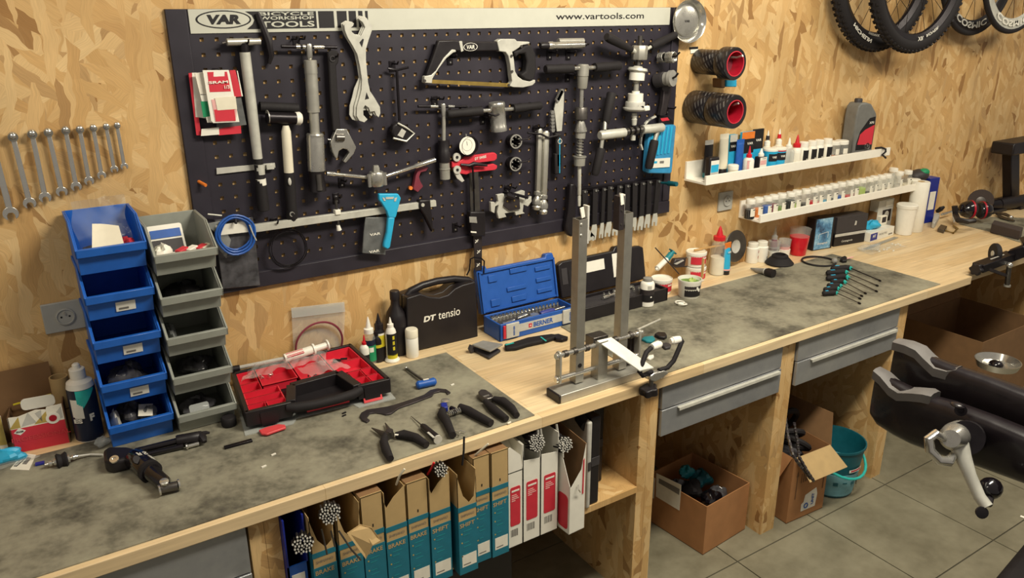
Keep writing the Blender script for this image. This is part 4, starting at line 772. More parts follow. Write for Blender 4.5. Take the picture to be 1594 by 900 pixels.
# ---------------------------------------------------------------- picture-ledge shelves
def ledge(x0,x1,z,d,zb,lip,label):
    t=thing('wall_ledge',label,'shelf',((x0+x1)/2,0,z))
    MB().box((x0,-d,z),(x1,0,z+.009)).build('board','shelf_white',t,bevel=.001)
    MB().box((x0,-.010,z+.009),(x1,0,zb)).build('back','shelf_white',t,bevel=.001)
    MB().box((x0,-d-.010,z),(x1,-d,z+lip)).build('front_lip','shelf_white',t,bevel=.001)
ledge(1.777,2.975,1.229,.108,1.305,.036,'white wall ledge full of lube bottles and tubes')
ledge(2.116,3.285,1.029,.108,1.103,.034,'white wall ledge lined with small screw jars')
def turned(name,label,cat,p,parts,group=None,n=18,ex=1.0,rz=0):
    t=local(thing(name,label,cat,p,rz,group))
    last=None
    for q in parts:
        pn,m,prof=q[:3]; par=last if len(q)>3 and q[3] else t
        o=MB().lathe(prof,n=n,ex=ex).build(pn,m,par); INV[o.name]=Matrix()
        if par is t: last=o
    return t
def arc(name,m,par,r,z0,z1,a0,a1,n=8,ex=1.0):
    """curved label standing just off a round body, angles in degrees around z"""
    def f(u,v):
        a=R(a0+(a1-a0)*u); return (r*ex*math.cos(a),r*math.sin(a),z0+(z1-z0)*v)
    o=MB().grid(f,n,1).build(name,m,par); INV[o.name]=Matrix(); return o
Z1=1.238; Z2=1.038
def wallpx(pt): return pt
# small screw jars on the lower ledge
JX=[[(2.114,1.122),(2.167,1.126),(2.215,1.128),(2.263,1.128),(2.312,1.127),(2.365,1.126),(2.416,1.129),(2.47,1.128),(2.523,1.127),(2.571,1.127),(2.618,1.127),(2.671,1.127),(2.727,1.127),(2.781,1.126),(2.83,1.127),(2.878,1.127),(2.931,1.127),(2.979,1.128),(3.028,1.129),(3.076,1.129),(3.183,1.124),(3.244,1.124)]][0]
JC=[('black screws',.72,'ink'),('orange parts',.62,'orange'),('blue parts',.78,'blue'),('dark red parts',.75,'wine'),('green parts',.40,'green_leaf'),('black parts',.85,'ink'),('pale green parts',.36,'pale_green'),('grey parts',.28,'gunmetal'),('red parts',.35,'red'),('pink parts',.16,'pink'),('light blue parts',.16,'sky'),('dark washers',.14,'gunmetal'),('royal blue parts',.30,'blue'),('salmon parts',.22,'coral'),('wine red parts',.18,'wine'),('leaf green parts',.72,'pale_green'),('dark bolts',.14,'ink'),('white caps',.10,'grey_pale'),('clear seals',.08,'grey_pale'),('steel balls',.12,'steel'),('pale washers',.3,'grey_pale'),('pale clips',.25,'cream')]
proto={}
for i,((jx,jz),(nm,fl_,mm)) in enumerate(zip(JX,JC)):
    t=local(thing('screw_jar','small clear jar with white lid holding %s'%nm,'jar',(jx,-.060+.004*math.sin(i*2.3),Z2),R(random.uniform(-8,8)),'small screw jars on the lower ledge'))
    def sh(key,fn):
        if key not in proto: o=fn(); proto[key]=o.data
        else: o=bpy.data.objects.new(key,proto[key]); COL.objects.link(o); o.parent=t
        INV[o.name]=Matrix(); return o
    sh('glass',lambda:MB().lathe([(.0195,0),(.0207,.003),(.0207,.054),(.0180,.064),(.0172,.070)],n=18).build('glass','jar_clear',t))
    ld=sh('lid',lambda:MB().lathe([(.0190,.0645),(.0196,.066),(.0196,.080),(.0180,.083)],n=20).build('lid','white_plastic',t))
    sh('lid_rim',lambda:MB().lathe([(.0199,.0645),(.0199,.0675)],n=20).build('lid_rim','white',t))
    INV[MB().lathe([(.0197,.0005),(.0209,.003),(.0209,.004+.050*fl_),(.008,.008+.050*fl_)],n=16).build('contents',mm,t).name]=Matrix()
    if nm!='leaf green parts':
        a=sh('label',lambda:arc('label','paper',t,.0213,.012,.046,-128,-35))
        sh('label_print',lambda:arc('label_print','ink',t,.0215,.038,.042,-98,-62,4))
# back-row container and green cap at the end of the ledge
turned('screw_jar','taller clear jar standing behind the last screw jars','jar',((3.172,1.12)[0],-.030,Z2),[('glass','jar_clear',[(.019,0),(.020,.003),(.020,.070),(.018,.082)]),('lid','white_plastic',[(.0205,.080),(.0205,.094),(.018,.097)])])
turned('round_tin','low white tub on the end of the lower ledge','tub',((3.285,1.069)[0],-.075,Z2),[('body','cream',[(.026,0),(.028,.002),(.030,.030)]),('lid','white',[(.0315,.030),(.0315,.036),(.028,.038)])])
# upper ledge items
def xz(pt,y): return pt
def X_(pt): return pt[0]
def nozzle_bottle(label,x,y,z,r,h,bm,nm,nh,collar=None,lab=None,group='lube bottles on the upper ledge',name='lube_bottle',ex=1.0,neck=.4):
    t=turned(name,label,'bottle',(x,y,z),[('body',bm,[(r*.92,0),(r,.003),(r,h*.80),(r*.85,h*.90),(r*neck,h)]),('collar',collar or nm,[(r*neck*1.25,h*.985),(r*neck*1.25,h+nh*.25),(r*neck*.8,h+nh*.30)]),('nozzle',nm,[(r*neck*.75,h+nh*.28),(r*neck*.35,h+nh*.8),(.0012,h+nh)])],group,16,ex)
    if lab:
        for q in lab: arc('label',q[0],t,r*1.012,h*q[1],h*q[2],q[3] if len(q)>3 else -165,q[4] if len(q)>4 else -15,10,ex)
    return t
def tube_pack(label,x,y,z,w,h,d,m,crimp,cap=None,caph=.02,rz=0,group='tubes on the upper ledge'):
    """squeeze tube standing on its cap: round foot, flat crimped top"""
    t=local(thing('squeeze_tube',label,'tube',(x,y,z),rz,group)); b=MB(); n=16; z0=caph if cap else 0; vs=[]; fs=[]
    lv=[(0,1),(.1,1),(.5,.72),(.86,.18),(.88,.06),(1,.05)]
    for t_,k in lv:
        for i in range(n):
            a=2*math.pi*i/n; vs.append((w*.5*math.cos(a)*(1.0+.12*(1-k)),d*.5*k*math.sin(a),z0+(h-z0)*t_))
    for j in range(len(lv)-1):
        for i in range(n): fs.append((j*n+i,j*n+(i+1)%n,(j+1)*n+(i+1)%n,(j+1)*n+i))
    k=4*n
    o=MB().add(vs,[f for f in fs if min(f)<3*n]+[tuple(reversed(range(n)))]).build('tube_body',m,t); INV[o.name]=Matrix()
    o=MB().add(vs[3*n:],[tuple(q-3*n for q in f) for f in fs if min(f)>=3*n]+[tuple(range(2*n,3*n))]).build('crimp',crimp,t); INV[o.name]=Matrix()
    if cap: o=MB().lathe([(w*.40,0),(w*.42,.002),(w*.42,caph*.9),(w*.38,caph)],n=16).build('cap',cap,t); INV[o.name]=Matrix()
    return t
def pack(name,label,cat,x,y,z,w,h,d,m,faces=(),rz=0,group=None,bev=.001):
    """upright box; faces: (part, material, u0,v0,u1,v1) on the front in fractions"""
    t=local(thing(name,label,cat,(x,y,z),rz,group))
    o=MB().box((-w/2,-d/2,0),(w/2,d/2,h)).build('body',m,t,bevel=bev); INV[o.name]=Matrix()
    for k,(pn,mm,u0,v0,u1,v1) in enumerate(faces):
        o=MB().box((-w/2+w*u0,-d/2-.0006-.0002*k,h*v0),(-w/2+w*u1,-d/2,h*v1)).build(pn,mm,t); INV[o.name]=Matrix()
    return t
G='tubes on the upper ledge'
tube_pack('dark tube with white crimped top at the ledge end',(1.867,1.328)[0],-.035,Z1,.042,.148,.034,'black_plastic','white_plastic','teal',.02)
t=pack('flat_bottle','flat black bottle with white and blue label at the ledge end','bottle',(1.838,1.305)[0],-.085,Z1,.052,.092,.028,'black_plastic',[('label','white',.1,.22,.95,.86),('label_print','sky',.12,.36,.92,.68),('label_print','grey_pale',.14,.25,.9,.36)],group=G,bev=.006)
text('lettering','Zefal','ink',t,(1.835,-0.0995,1.33),EX,EZ,.022,.006); 
tube_pack('cream tube standing on a black cap',(1.94,1.351)[0],-.045,Z1,.046,.168,.036,'cream','cream','black_plastic',.03)
t=pack('tube_card','sky blue card with black and grey top','card',(2.001,1.337)[0],-.030,Z1,.042,.158,.018,'sky',[('print','ink',0,.58,1,.82),('print','grey_pale',0,.82,1,1)],group=G)
text('lettering','VAR','white',t,(t.location.x,-.0405,Z1+.112),EX,EZ,.03,.010,bold=.02)
t=tube_pack('dark blue squeeze tube with white emblem',(2.025,1.337)[0],-.055,Z1,.040,.140,.030,'blue','blue')
t=pack('tube_card','black hanging card with orange header','card',(2.102,1.364)[0],-.020,Z1,.075,.160,.012,'sky',[('print','ink',.2,.45,1,.82),('print','orange',0,.82,1,1)],group=G)
text('lettering','VAR','white',t,(t.location.x+.012,-.0275,Z1+.112),EX,EZ,.036,.010,bold=.02)
t=pack('tube_card','tall black hanging card with white emblem','card',(2.172,1.357)[0],-.016,Z1,.062,.165,.008,'ink',[('print','sky',0,0,1,.5)],group=G)
text('lettering','VAR','white',t,(t.location.x,-.0215,Z1+.120),EX,EZ,.034,.010,bold=.02)
turned('small_pot','small white pot with screw lid among the tubes','pot',((1.96,1.278)[0],-.085,Z1),[('body','cream',[(.019,0),(.020,.002),(.020,.030)]),('lid','white_plastic',[(.0215,.030),(.0215,.046),(.019,.049)])],G)
nozzle_bottle('white bottle with red and pink label and red nozzle',(2.048,1.295)[0],-.085,Z1,.021,.070,'white','red',.045,lab=[('pink',.1,.85,-150,-40)],ex=1.1)
t=pack('flat_bottle','flat black bottle with pink label and white nozzle','bottle',(2.12,1.295)[0],-.085,Z1,.046,.066,.028,'black_plastic',[('label','white',.08,.3,.95,.96),('label_print','pink',.1,.5,.9,.78),('label_print','grey',.3,.1,.95,.3)],group=G,bev=.004)
INV[MB().lathe([(.012,.066),(.012,.076),(.008,.080),(.002,.098)],n=12).build('nozzle','white_plastic',t).name]=Matrix()
text('lettering','Zefal','ink',t,(t.location.x+.004,-.0995,Z1+.0585),EX,EZ,.02,.005)
for px_,m_,lb in (((2.218,1.382)[0],'gunmetal','white nozzle bottle with dark band'),((2.291,1.38)[0],'red','white nozzle bottle with red band')):
    t=nozzle_bottle(lb,px_,-.030,Z1,.020,.095,'cream','white_plastic',.062,neck=.5)
    INV[MB().lathe([(.0085,.118),(.0075,.135)],n=12).build('nozzle_band',m_,t).name]=Matrix()
for px_,lb,m_ in (((2.195,1.316)[0],'sky blue tub with black emblem and blue rim','sky'),((2.248,1.311)[0],'sky blue tub with black emblem and red rim','red')):
    t=turned('grease_tub',lb,'tub',(px_,-.070,Z1),[('body','sky',[(.024,0),(.026,.002),(.029,.075)]),('rim',m_,[(.0295,.075),(.0300,.080)]),('lid','white',[(.0305,.080),(.0305,.088),(.027,.090)])],'grease tubs on the upper ledge',20)
    arc('emblem_band','ink',t,.0292,.040,.070,-150,-50,10)
    text('lettering','VAR','white',t,(px_-.008,-.0995,Z1+.057),Vector((.95,-.25,0)),EZ,.022,.009,bold=.02)
nozzle_bottle('hazy clear bottle with handwriting and white nozzle',(2.309,1.314)[0],-.070,Z1,.026,.082,'clear_hard','white_plastic',.042)
nozzle_bottle('white bottle with red pointed cap',(2.374,1.298)[0],-.060,Z1,.021,.078,'white','red',.052,lab=[('paper',.1,.7)],neck=.62)
for k,(a,hh) in enumerate((((2.418,1.303),.0),((2.474,1.304),.0),((2.521,1.305),.0),((2.579,1.304),.0))):
    t=turned('fluid_bottle','white bottle with black label, %s from the red-capped bottle'%('first','second','third','fourth')[k],'bottle',(a[0],-.062,Z1),[('body','white',[(.021,0),(.0225,.003),(.0225,.066),(.018,.074)]),('lid','white_plastic',[(.0190,.074),(.0190,.094),(.017,.096)])],'black-labelled bottles on the upper ledge')
    arc('label','ink',t,.0229,.010,.062,-140,-45)
    arc('label_print','grey_pale',t,.0231,.020,.026,-100,-75,3)
t=turned('parts_pot','clear pot with orange contents and white lid','pot',((2.63,1.29)[0],-.060,Z1),[('glass','jar_clear',[(.024,0),(.025,.002),(.025,.060),(.022,.066)]),('contents','orange',[(.0235,.002),(.0235,.014)]),('lid','white_plastic',[(.0255,.064),(.0255,.078),(.023,.080)])])
arc('label','paper',t,.0254,.022,.048,-120,-60)
t=turned('parts_pot','clear pot with steel contents beside the oil jug','pot',((2.685,1.298)[0],-.060,Z1),[('glass','jar_clear',[(.027,0),(.029,.002),(.029,.056),(.026,.064)]),('contents','dark_steel',[(.0275,.002),(.027,.016),(.012,.024)]),('lid','white_plastic',[(.029,.062),(.029,.076),(.026,.079)])])
arc('label','paper',t,.0294,.022,.046,-125,-70)
# oil jug
t=local(thing('oil_jug','grey motor oil jug with red and black label','jug',(2.800,-.058,Z1),R(-6)))
def L_(b,nm,m,**k): o=b.build(nm,m,t,**k); INV[o.name]=Matrix(); return o
L_(MB().prism([(-.062,0),(.062,0),(.066,.006),(.066,.175),(.060,.190),(.020,.232),(-.010,.240),(-.046,.240),(-.060,.225),(-.066,.18),(-.066,.006)],(0,.034,0),(1,0,0),(0,0,1),.068),'body','grey_jug' if 'grey_jug' in MATS else mat('grey_jug','6E6E6A',.4),bevel=.012,seg=3)
L_(MB().prism([(-.046,.030),(.054,.030),(.060,.10),(.056,.175),(.02,.170),(-.03,.115),(-.046,.06)],(0,-.0345,0),(1,0,0),(0,0,1),.0008),'label','ink')
L_(MB().prism([(-.040,.055),(.054,.050),(.056,.138),(.0,.120),(-.03,.10)],(0,-.0354,0),(1,0,0),(0,0,1),.0006),'label_print','red_print')
L_(MB().prism([(-.0,.140),(.054,.142),(.054,.164),(.012,.160)],(0,-.0354,0),(1,0,0),(0,0,1),.0006),'label_print','ink')
L_(MB().prism(rrect(.028,.196,.056,.222,.006),(0,.012,0),(1,0,0),(0,0,1),.024),'handle','grey_plate',bevel=.003)
L_(MB().lathe([(.017,.236),(.017,.252),(.015,.256)],(-.028,0,0)),'cap','dark_grey')
text('lettering','XPS','white',t,t.location+Vector((.026,-.042,.150)),Vector((1,-.1,0)),EZ,.030,.010,bold=.02)
MB().tube([(2.868,-0.11,1.27),(2.903,-0.116,1.271),(2.917,-0.13,1.264),(2.92,-0.13,1.252),(2.904,-0.125,1.239),(2.936,-0.125,1.221)],.0045).build('cord_end','black_rubber',label='black cord end hanging off the upper ledge',cat='cord')
t=thing('small_vial','small clear vial with dark ring beside the oil jug','vial',(2.816,-0.1,1.274))
MB().lathe([(.011,0),(.012,.002),(.012,.022)],(2.816,-0.1,1.272)).build('glass','jar_clear',t); MB().torus((2.801,-0.112,1.289),(0,1,0),.010,.0022,16,6).build('ring','black_metal',t)
# ---------------------------------------------------------------- wheels hung high on the wall
def bent(name,s,m,par,c,r,a0,a1,h,y,flip=False,bold=.03):
    """lettering wrapped round a rim: angles in degrees, reading from a0 to a1"""
    key=(s,bold)
    tmp=text('tmp_text',s,m,None,(0,0,0),EX,EZ,1,1,bold=bold); off=tmp.location.copy()
    vs=[v.co+off for v in tmp.data.vertices]; fs=[tuple(p.vertices) for p in tmp.data.polygons]
    me=tmp.data; bpy.data.objects.remove(tmp); bpy.data.meshes.remove(me)
    out=[]
    for v in vs:
        a=R(a0+(a1-a0)*(v.x+.5)); rr=r+(v.z)*h*(1 if flip else -1)*-1
        out.append((c[0]+rr*math.cos(a),y,c[2]+rr*math.sin(a)))
    return MB().add(out,fs).build(name,m,par,smooth=False)
def wheel(label,c,rt,tyre,rim_r,rim_d,rim_m,knobs,words,spokes=24,twist=0):
    t=thing('bicycle_wheel',label,'wheel',(c[0],c[1],c[2]-rt),group='wheels hung on the wall')
    cm=rt-tyre
    pr=[(cm+tyre*math.cos(2*math.pi*i/12),tyre*.9*math.sin(2*math.pi*i/12)) for i in range(13)]
    MB().lathe(pr,c,(0,1,0),64,caps=False).build('tyre','black_rubber',t)
    w=tyre*.62
    MB().lathe([(rim_r,-w),(rim_r+.004,-w-.001),(rim_r,w+.001),(rim_r-rim_d,w*.45),(rim_r-rim_d-.004,0),(rim_r-rim_d,-w*.45),(rim_r,-w)],c,(0,1,0),64,caps=False).build('rim',rim_m,t)
    if knobs:
        b=MB()
        for k in range(76):
            for a_,off in ((0,0),(38,.5),(-38,.5)):
                th=2*math.pi*(k+off)/76; d=Vector((math.cos(th),0,math.sin(th))); s=Vector((-math.sin(th),0,math.cos(th)))
                p=Vector(c)+d*(cm+tyre*math.cos(R(a_)))+Vector((0,tyre*.9*math.sin(R(a_)),0)); n=(d*math.cos(R(a_))+Vector((0,math.sin(R(a_)),0)))
                b.bar(p-n*.002,p+n*.0055,.010,.012,s)
        b.build('tread_knobs','black_rubber',t,kind='stuff',smooth=False)
    hb=MB().lathe([(.010,-.05),(.028,-.032),(.028,-.028),(.014,-.024),(.014,.024),(.028,.028),(.028,.032),(.010,.05)],c,(0,1,0),20).build('hub','black_metal',t)
    for k in range(spokes):
        a=2*math.pi*k/spokes+.06; sgn=1 if k%2 else -1; a2=a+(.55 if (k//2)%2 else -.55)
        MB().tube([(c[0]+.027*math.cos(a2),c[1]+.03*sgn,c[2]+.027*math.sin(a2)),(c[0]+(rim_r-rim_d+.002)*math.cos(a),c[1],c[2]+(rim_r-rim_d+.002)*math.sin(a))],.0012,5).build('spoke','black_metal',t)
    yf=c[1]-tyre*.9
    for s,rr,a0,a1,h,m,dy in words: bent('lettering',s,m,t,c,rr,a0,a1,h,c[1]-dy)
    return t
R1=.352
def ctr(pt,y,r): return (pt[0],y,pt[1]+r)
wheel('knobbly mountain bike wheel hung behind its neighbour',ctr((2.816,1.697),-.07,R1),R1,.030,.300,.022,'black_metal',True,[('MICHELIN',.318,-132,-104,.016,'white',.031),('DEEMAX',.288,-108,-92,.009,'white',.021)])
wheel('knobbly mountain bike wheel hung in front of its neighbour',ctr((2.94,1.69),-.16,R1),R1,.030,.300,.022,'black_metal',True,[('XR',.296,-88,-80,.017,'white',.022),('ROVER',.292,-76,-58,.013,'white',.022)])
wheel('deep-rimmed road wheel hung half behind its twin',ctr((3.569,1.745),-.07,.335),.335,.0135,.312,.045,'deep_rim' if 'deep_rim' in MATS else mat('deep_rim','1A1719',.3),False,[('COSMIC',.286,-124,-68,.030,'grey_pale',.013)],20)
wheel('deep-rimmed road wheel hung in front of its twin',ctr((3.775,1.751),-.15,.335),.335,.0135,.312,.045,'alu_white',False,[('COSMIC',.286,-124,-62,.030,'white',.013)],20)
for k,x in enumerate((2.94,3.21,3.70,4.05)):
    MB().tube([(x,0,2.22),(x,-.20,2.22),(x,-.22,2.25)],.006).build('wheel_hook','black_metal',label='black steel wheel hook on the wall above the frame',cat='hook',group='wheel hooks on the wall')
# black column with clamp head beyond the grinder
t=thing('clamp_column','black steel column with clamp head standing at the wall','stand',(3.95,-.10,H))
def cpx(pt): return pt
a=(4.141,-0.1,1.135); b_=(4.268,-0.1,0.8446); hd0=(4.063,-0.1,1.179); hd1=(4.265,-0.1,1.161)
MB().bar((b_[0],-.10,H),a,.085,.05,(0,1,0)).build('post','black_metal',t,bevel=.004)
MB().box((hd0[0]-.02,-.16,a[2]-.01),(hd1[0]+.12,-.04,a[2]+.055)).build('clamp_head','black_plastic',t,bevel=.008)
MB().lathe([(.05,0),(.055,.01),(.055,.03),(.03,.04)],(hd1[0]+.04,-.16,a[2]+.02),(0,-1,0),20).build('knob','black_plastic',t)
MB().cyl((hd1[0],-.16,a[2]+.03),(hd1[0],-.166,a[2]+.03),.006).build('bolt','chrome',t)
MB().box((b_[0]-.10,-.2,H),(b_[0]+.12,-.01,H+.02)).build('foot','black_metal',t,bevel=.003)
# ---------------------------------------------------------------- storage bins
HM=H+.0032
def lprep(o): INV[o.name]=Matrix(); return o
def make_bin(name,label,m,w,h,lip,d,fy,group,lab):
    t=local(thing(name,label,'storage bin',(0,0,0),0,group)); T=.003; b=MB()
    side=[(0,0),(fy*.90,0),(fy,lip),(fy*.60,h),(0,h)]
    b.prism(side,(-w/2,0,0),(0,1,0),(0,0,1),T).prism(side,(w/2-T,0,0),(0,1,0),(0,0,1),T)
    b.box((-w/2,-T,0),(w/2,0,h)).box((-w/2,fy*.90,0),(w/2,0,T))
    b.prism([(fy*.90,0),(fy*.985,lip*.9),(fy*.985+T,lip*.9),(fy*.90+T,0)],(-w/2,0,0),(0,1,0),(0,0,1),w)
    lprep(b.build('body',m,t,bevel=.0008,seg=1))
    r=MB().prism([(fy-.010,lip),(fy-.006,lip-.020),(fy*.975,lip-.024),(fy*.99,lip)],(-w/2-.004,0,0),(0,1,0),(0,0,1),w+.008)
    for sx in (-1,1):
        x0=sx*(w/2)-(.004 if sx<0 else 0)
        r.prism([(fy-.010,lip),(fy-.006,lip-.020),(fy*.60,h-.012),(0,h-.012),(0,h),(fy*.60-.004,h)],(x0,0,0),(0,1,0),(0,0,1),.004)
    lprep(r.build('rim',m,t,bevel=.001,seg=1))
    if lab:
        nx,nz=0,0
        f=lambda u,v:(-.012+.044*u-.0,fy*.90+(fy*.085)*(.25+.40*v)-.0015,lip*.9*(.22+.42*v))
        l=lprep(MB().grid(f,1,1).build('label','white',t)); 
        f2=lambda u,v:(-.006+.022*u,fy*.90+(fy*.085)*(.32+.10*v)-.0019,lip*.9*(.29+.09*v)); lprep(MB().grid(f2,1,1).build('label_print','grey_ink',l))
    return t
BG='blue stacking bins'; GG='grey stacking bins'
fill=['crumpled clear bag and white slip','nothing but dark shadow inside','small black bits','clear bags of dark parts','mixed parts bags']
b0=make_bin('stacking_bin','blue stacking bin at the bottom of its stack','blue_bin',.146,.120,.068,.19,-.205,BG,False)
b0.location=(-.316,-.014,HM)
bl=['bottom','second from the bottom','middle','second from the top','top']
b1=make_bin('stacking_bin','blue stacking bin with white label, second from the bottom','blue_bin',.146,.120,.068,.19,-.205,BG,True); b1.location=(-.316,-.014,HM+.1155)
for k,lb in ((2,'blue stacking bin with white label, middle of its stack'),(3,'blue stacking bin with white label, second from the top')): dup(b1,(-.3155+.0008*k,-.014-.002*(k%2),HM+.1155*k),0,lb)
b4=make_bin('stacking_bin','blue stacking bin with a clear bag, top of its stack','blue_bin',.146,.120,.068,.19,-.205,BG,False); b4.location=(-.313,-.014,HM+.1155*4)
g0=make_bin('stacking_bin','grey stacking bin at the bottom of its stack','grey_bin',.142,.112,.058,.19,-.205,GG,False); g0.location=(-.158,-.030,HM+.001)
for k,lb in ((1,'grey stacking bin second from the bottom'),(2,'grey stacking bin in the middle of its stack'),(3,'grey stacking bin second from the top'),(4,'grey stacking bin holding a white card, top of its stack')): dup(g0,(-.157+.001*k,-.030-.001*(k%2),HM+.001+.1085*k),0,lb)
def crumple(name,label,m,cx,cy,cz,sx,sy,sz,cat='bag',seed=0,n=10):
    rnd=random.Random(seed); ph=[rnd.uniform(0,6) for _ in range(6)]
    def f(u,v):
        a=u*2*math.pi; p=math.pi*v; k=1+.18*math.sin(3*a+ph[0]+2*p)+.12*math.sin(5*a*1+ph[1])*math.sin(3*p+ph[2])
        return (cx+sx*k*math.cos(a)*math.sin(p),cy+sy*k*math.sin(a)*math.sin(p),cz-sz*k*math.cos(p)*(1+.2*math.sin(2*a+ph[3])))
    return MB().grid(f,n*2,n).build(name,m,ang=25,label=label,cat=cat)
# what lies in the bins
MB().grid(lambda u,v:(-.374+.118*u+.004*math.sin(9*v),-.125+.055*math.sin(2.2*v+.3)*(.4+.6*v)-.02*u+.005*math.sin(14*u+5*v)+.004*math.sin(23*u*v),HM+.462+.030+.125*v+.010*u),14,12).build('zip_bag','bag_film',label='clear zip bag sticking out of the top blue bin',cat='bag')
MB().grid(lambda u,v:(-.365+.110*u,-.125+.03*v,HM+.462+.030+.004*math.sin(7*u)+.10*v*.1),6,2).build('zip_bag','bag_dark',label='dark parts bag lying in the top blue bin',cat='bag')
MB().grid(lambda u,v:(-.352+.070*u+.014*v*(1-u),-.196+.05*v+.006*math.sin(4*u),HM+.462+.058+.050*v-.012*u*v),6,4).build('paper_slip','cream',thick=.0006,label='cream paper slip with print in the top blue bin',cat='paper')
crumple('red_sachet','small red sachet in the top blue bin','red_print',-.268,-.16,HM+.462+.052,.018,.022,.014,'sachet',3,6)
crumple('parts_bag','grey bag of small parts in the bottom blue bin','bag_dark',-.33,-.12,HM+.045,.028,.044,.030,'bag',11)
crumple('parts_bag','clear bag with silver parts in the bottom blue bin','bag_grey',-.290,-.155,HM+.040,.022,.026,.024,'bag',12)
MB().grid(lambda u,v:(-.318+.034*u+.01*v,-.185+.045*v,HM+.062+.012*v-.008*u),3,3).build('paper_slip','paper',thick=.0006,label='pale paper slip in the bottom blue bin',cat='paper')
crumple('parts_bag','pale blue bag at the side of the bottom blue bin','grey_pale',-.368,-.150,HM+.045,.012,.030,.030,'bag',13,7)
crumple('parts_bag','dark glossy bag filling the second blue bin','bag_dark',-.318,-.125,HM+.1155+.040,.044,.048,.030,'bag',14)
for k in range(9):
    rnd=random.Random(40+k); MB().box((-.365+.010*k,-.19+rnd.uniform(0,.08),HM+.231+.004),(-.357+.010*k,-.178+rnd.uniform(0,.08),HM+.231+rnd.uniform(.012,.03))).build('small_fitting',['black_metal','steel','dark_steel'][k%3],label='small metal fitting lying in the middle blue bin',cat='fitting',group='fittings in the middle blue bin')
crumple('parts_bag','grey bag of cleats in the bottom grey bin','bag_dark',-.165,-.13,HM+.028,.044,.045,.020,'bag',15)
MB().prism(rrect(-.195,0,-.145,.036,.006)+[],(0,-.205,HM+.026),(1,0,0),(0,.45,.9),.003).build('plastic_frame','clear_hard',label='translucent frame in the bottom grey bin',cat='frame')
crumple('parts_bag','clear bag in the middle grey bin','bag_grey',-.205,-.14,HM+.217+.032,.016,.045,.026,'bag',16)
crumple('parts_bag','dark bag in the second grey bin','bag_dark',-.150,-.10,HM+.1085+.026,.044,.04,.019,'bag',17)
crumple('parts_bag','black bag in the grey bin below the top','ink',-.150,-.10,HM+.3255+.026,.044,.04,.019,'bag',18)
t=thing('instruction_card','white card with blue header leaning in the top grey bin','card',(-.175,-.07,HM+.434+.01))
MB().prism(rrect(-.213,0,-.127,.095,.006),(0,-.120,HM+.434+.010),(1,0,0),(0,.5,.87),.0015).build('card','white',t)
MB().prism([(-.207,.060),(-.133,.060),(-.133,.082),(-.207,.082)],(0,-.1225,HM+.434+.011),(1,0,0),(0,.5,.87),.0008).build('card_header','blue',t)
MB().prism([(-.207,.02),(-.133,.02),(-.133,.055),(-.207,.055)],(0,-.1225,HM+.434+.011),(1,0,0),(0,.5,.87),.0008).build('card_photo','dark_grey',t)
crumple('white_pouch','white crumpled pouch in the top grey bin','white',-.196,-.165,HM+.434+.038,.024,.028,.024,'pouch',19,8)
for k,(dx,m_) in enumerate(((-.165,'red_print'),(-.142,'white'),(-.118,'red_print'),(-.108,'cream'))):
    MB().bar((dx,-.195,HM+.434+.045),(dx+.024,-.180,HM+.434+.050),.02,.014).build('small_box',m_,bevel=.002,label='small red and white box in the top grey bin',cat='box',group='small boxes in the top grey bin')
MB().lathe([(.018,0),(.020,.004),(.020,.022),(.017,.026)],(-0.1098,-0.2453,0.8236)).build('rubber_puck','black_rubber',label='round black rubber puck beside the grey bins',cat='puck')
# ---------------------------------------------------------------- left end of the bench
fx=[(-0.6004,-0.0856,0.8206),(-0.479,-0.0993,0.8206)]
t=thing('red_carton','open red and white carton with brown inside','box',(-.47,-.17,H),0)
a,b_=Vector((-0.6005,-0.0885,0.8206)),Vector((-0.4793,-0.1029,0.8206)); d=(b_-a).normalized(); nrm=Vector((-d.y,d.x,0))
L=(b_-a).length; hh=.105
bk=[a+nrm*.085,b_+nrm*.085]
MB().prism([(0,0),(L,0),(L,.068),(0,.066)],a,d,EZ,-.003).build('front','red_print',t)
MB().prism([(0,.066),(L,.068),(L,.112),(L*.72,.110),(L*.70,.104),(L*.52,.108),(L*.26,.100),(L*.18,.098),(0,.100)],a,d,EZ,-.003).build('front_band','paper',t)
k=0
for u0,u1,u2,v0,v1,v2,m_ in ((.0,.2,.2,.068,.068,.098,'yellow_dull'),(.22,.5,.38,.070,.074,.106,'grey_pale'),(.45,.70,.70,.070,.070,.1,'yellow_dull'),(.74,.98,.98,.074,.106,.074,'grey_pale'),(.5,.62,.6,.1,.106,.072,'grey_pale')):
    MB().prism([(L*u0,v0),(L*u1,v1),(L*u2,v2)],a-nrm*.0004,d,EZ,-.0006).build('print','yellow_dull' if m_=='yellow_dull' else m_,t)
MB().lathe([(.016,0),(.016,.0006)],a+d*(L*.80)+EZ*.078-nrm*.0005,-nrm,20).build('round_seal','white',t)
MB().lathe([(.009,0),(.009,.0006)],a+d*(L*.80)+EZ*.078-nrm*.0012,-nrm,16).build('round_seal','red_deep',t)
MB().prism([(L*.06,.056),(L*.17,.048),(L*.28,.058),(L*.17,.068)],a-nrm*.0005,d,EZ,-.0006).build('emblem','white',t)
MB().prism([(0,0),(.075,0),(.075,.100),(0,.100)],a,nrm,EZ,.003).build('side','card_inside',t); MB().prism([(0,0),(.075,0),(.075,.112),(0,.112)],b_,nrm,EZ,.003).build('side','card_inside',t)
MB().prism([(-.02,0),(L*.94,0),(L*.93,.198),(-.04,.196)],Vector((a.x,-.016,H+.001)),EX,EZ,-.003).build('lid_flap','kraft_dark',t)
MB().prism(rrect(0,0,.075,.030,.010),a+d*(L*.28)+EZ*.108+nrm*.01,d,EZ,-.004).build('tab','white',t)
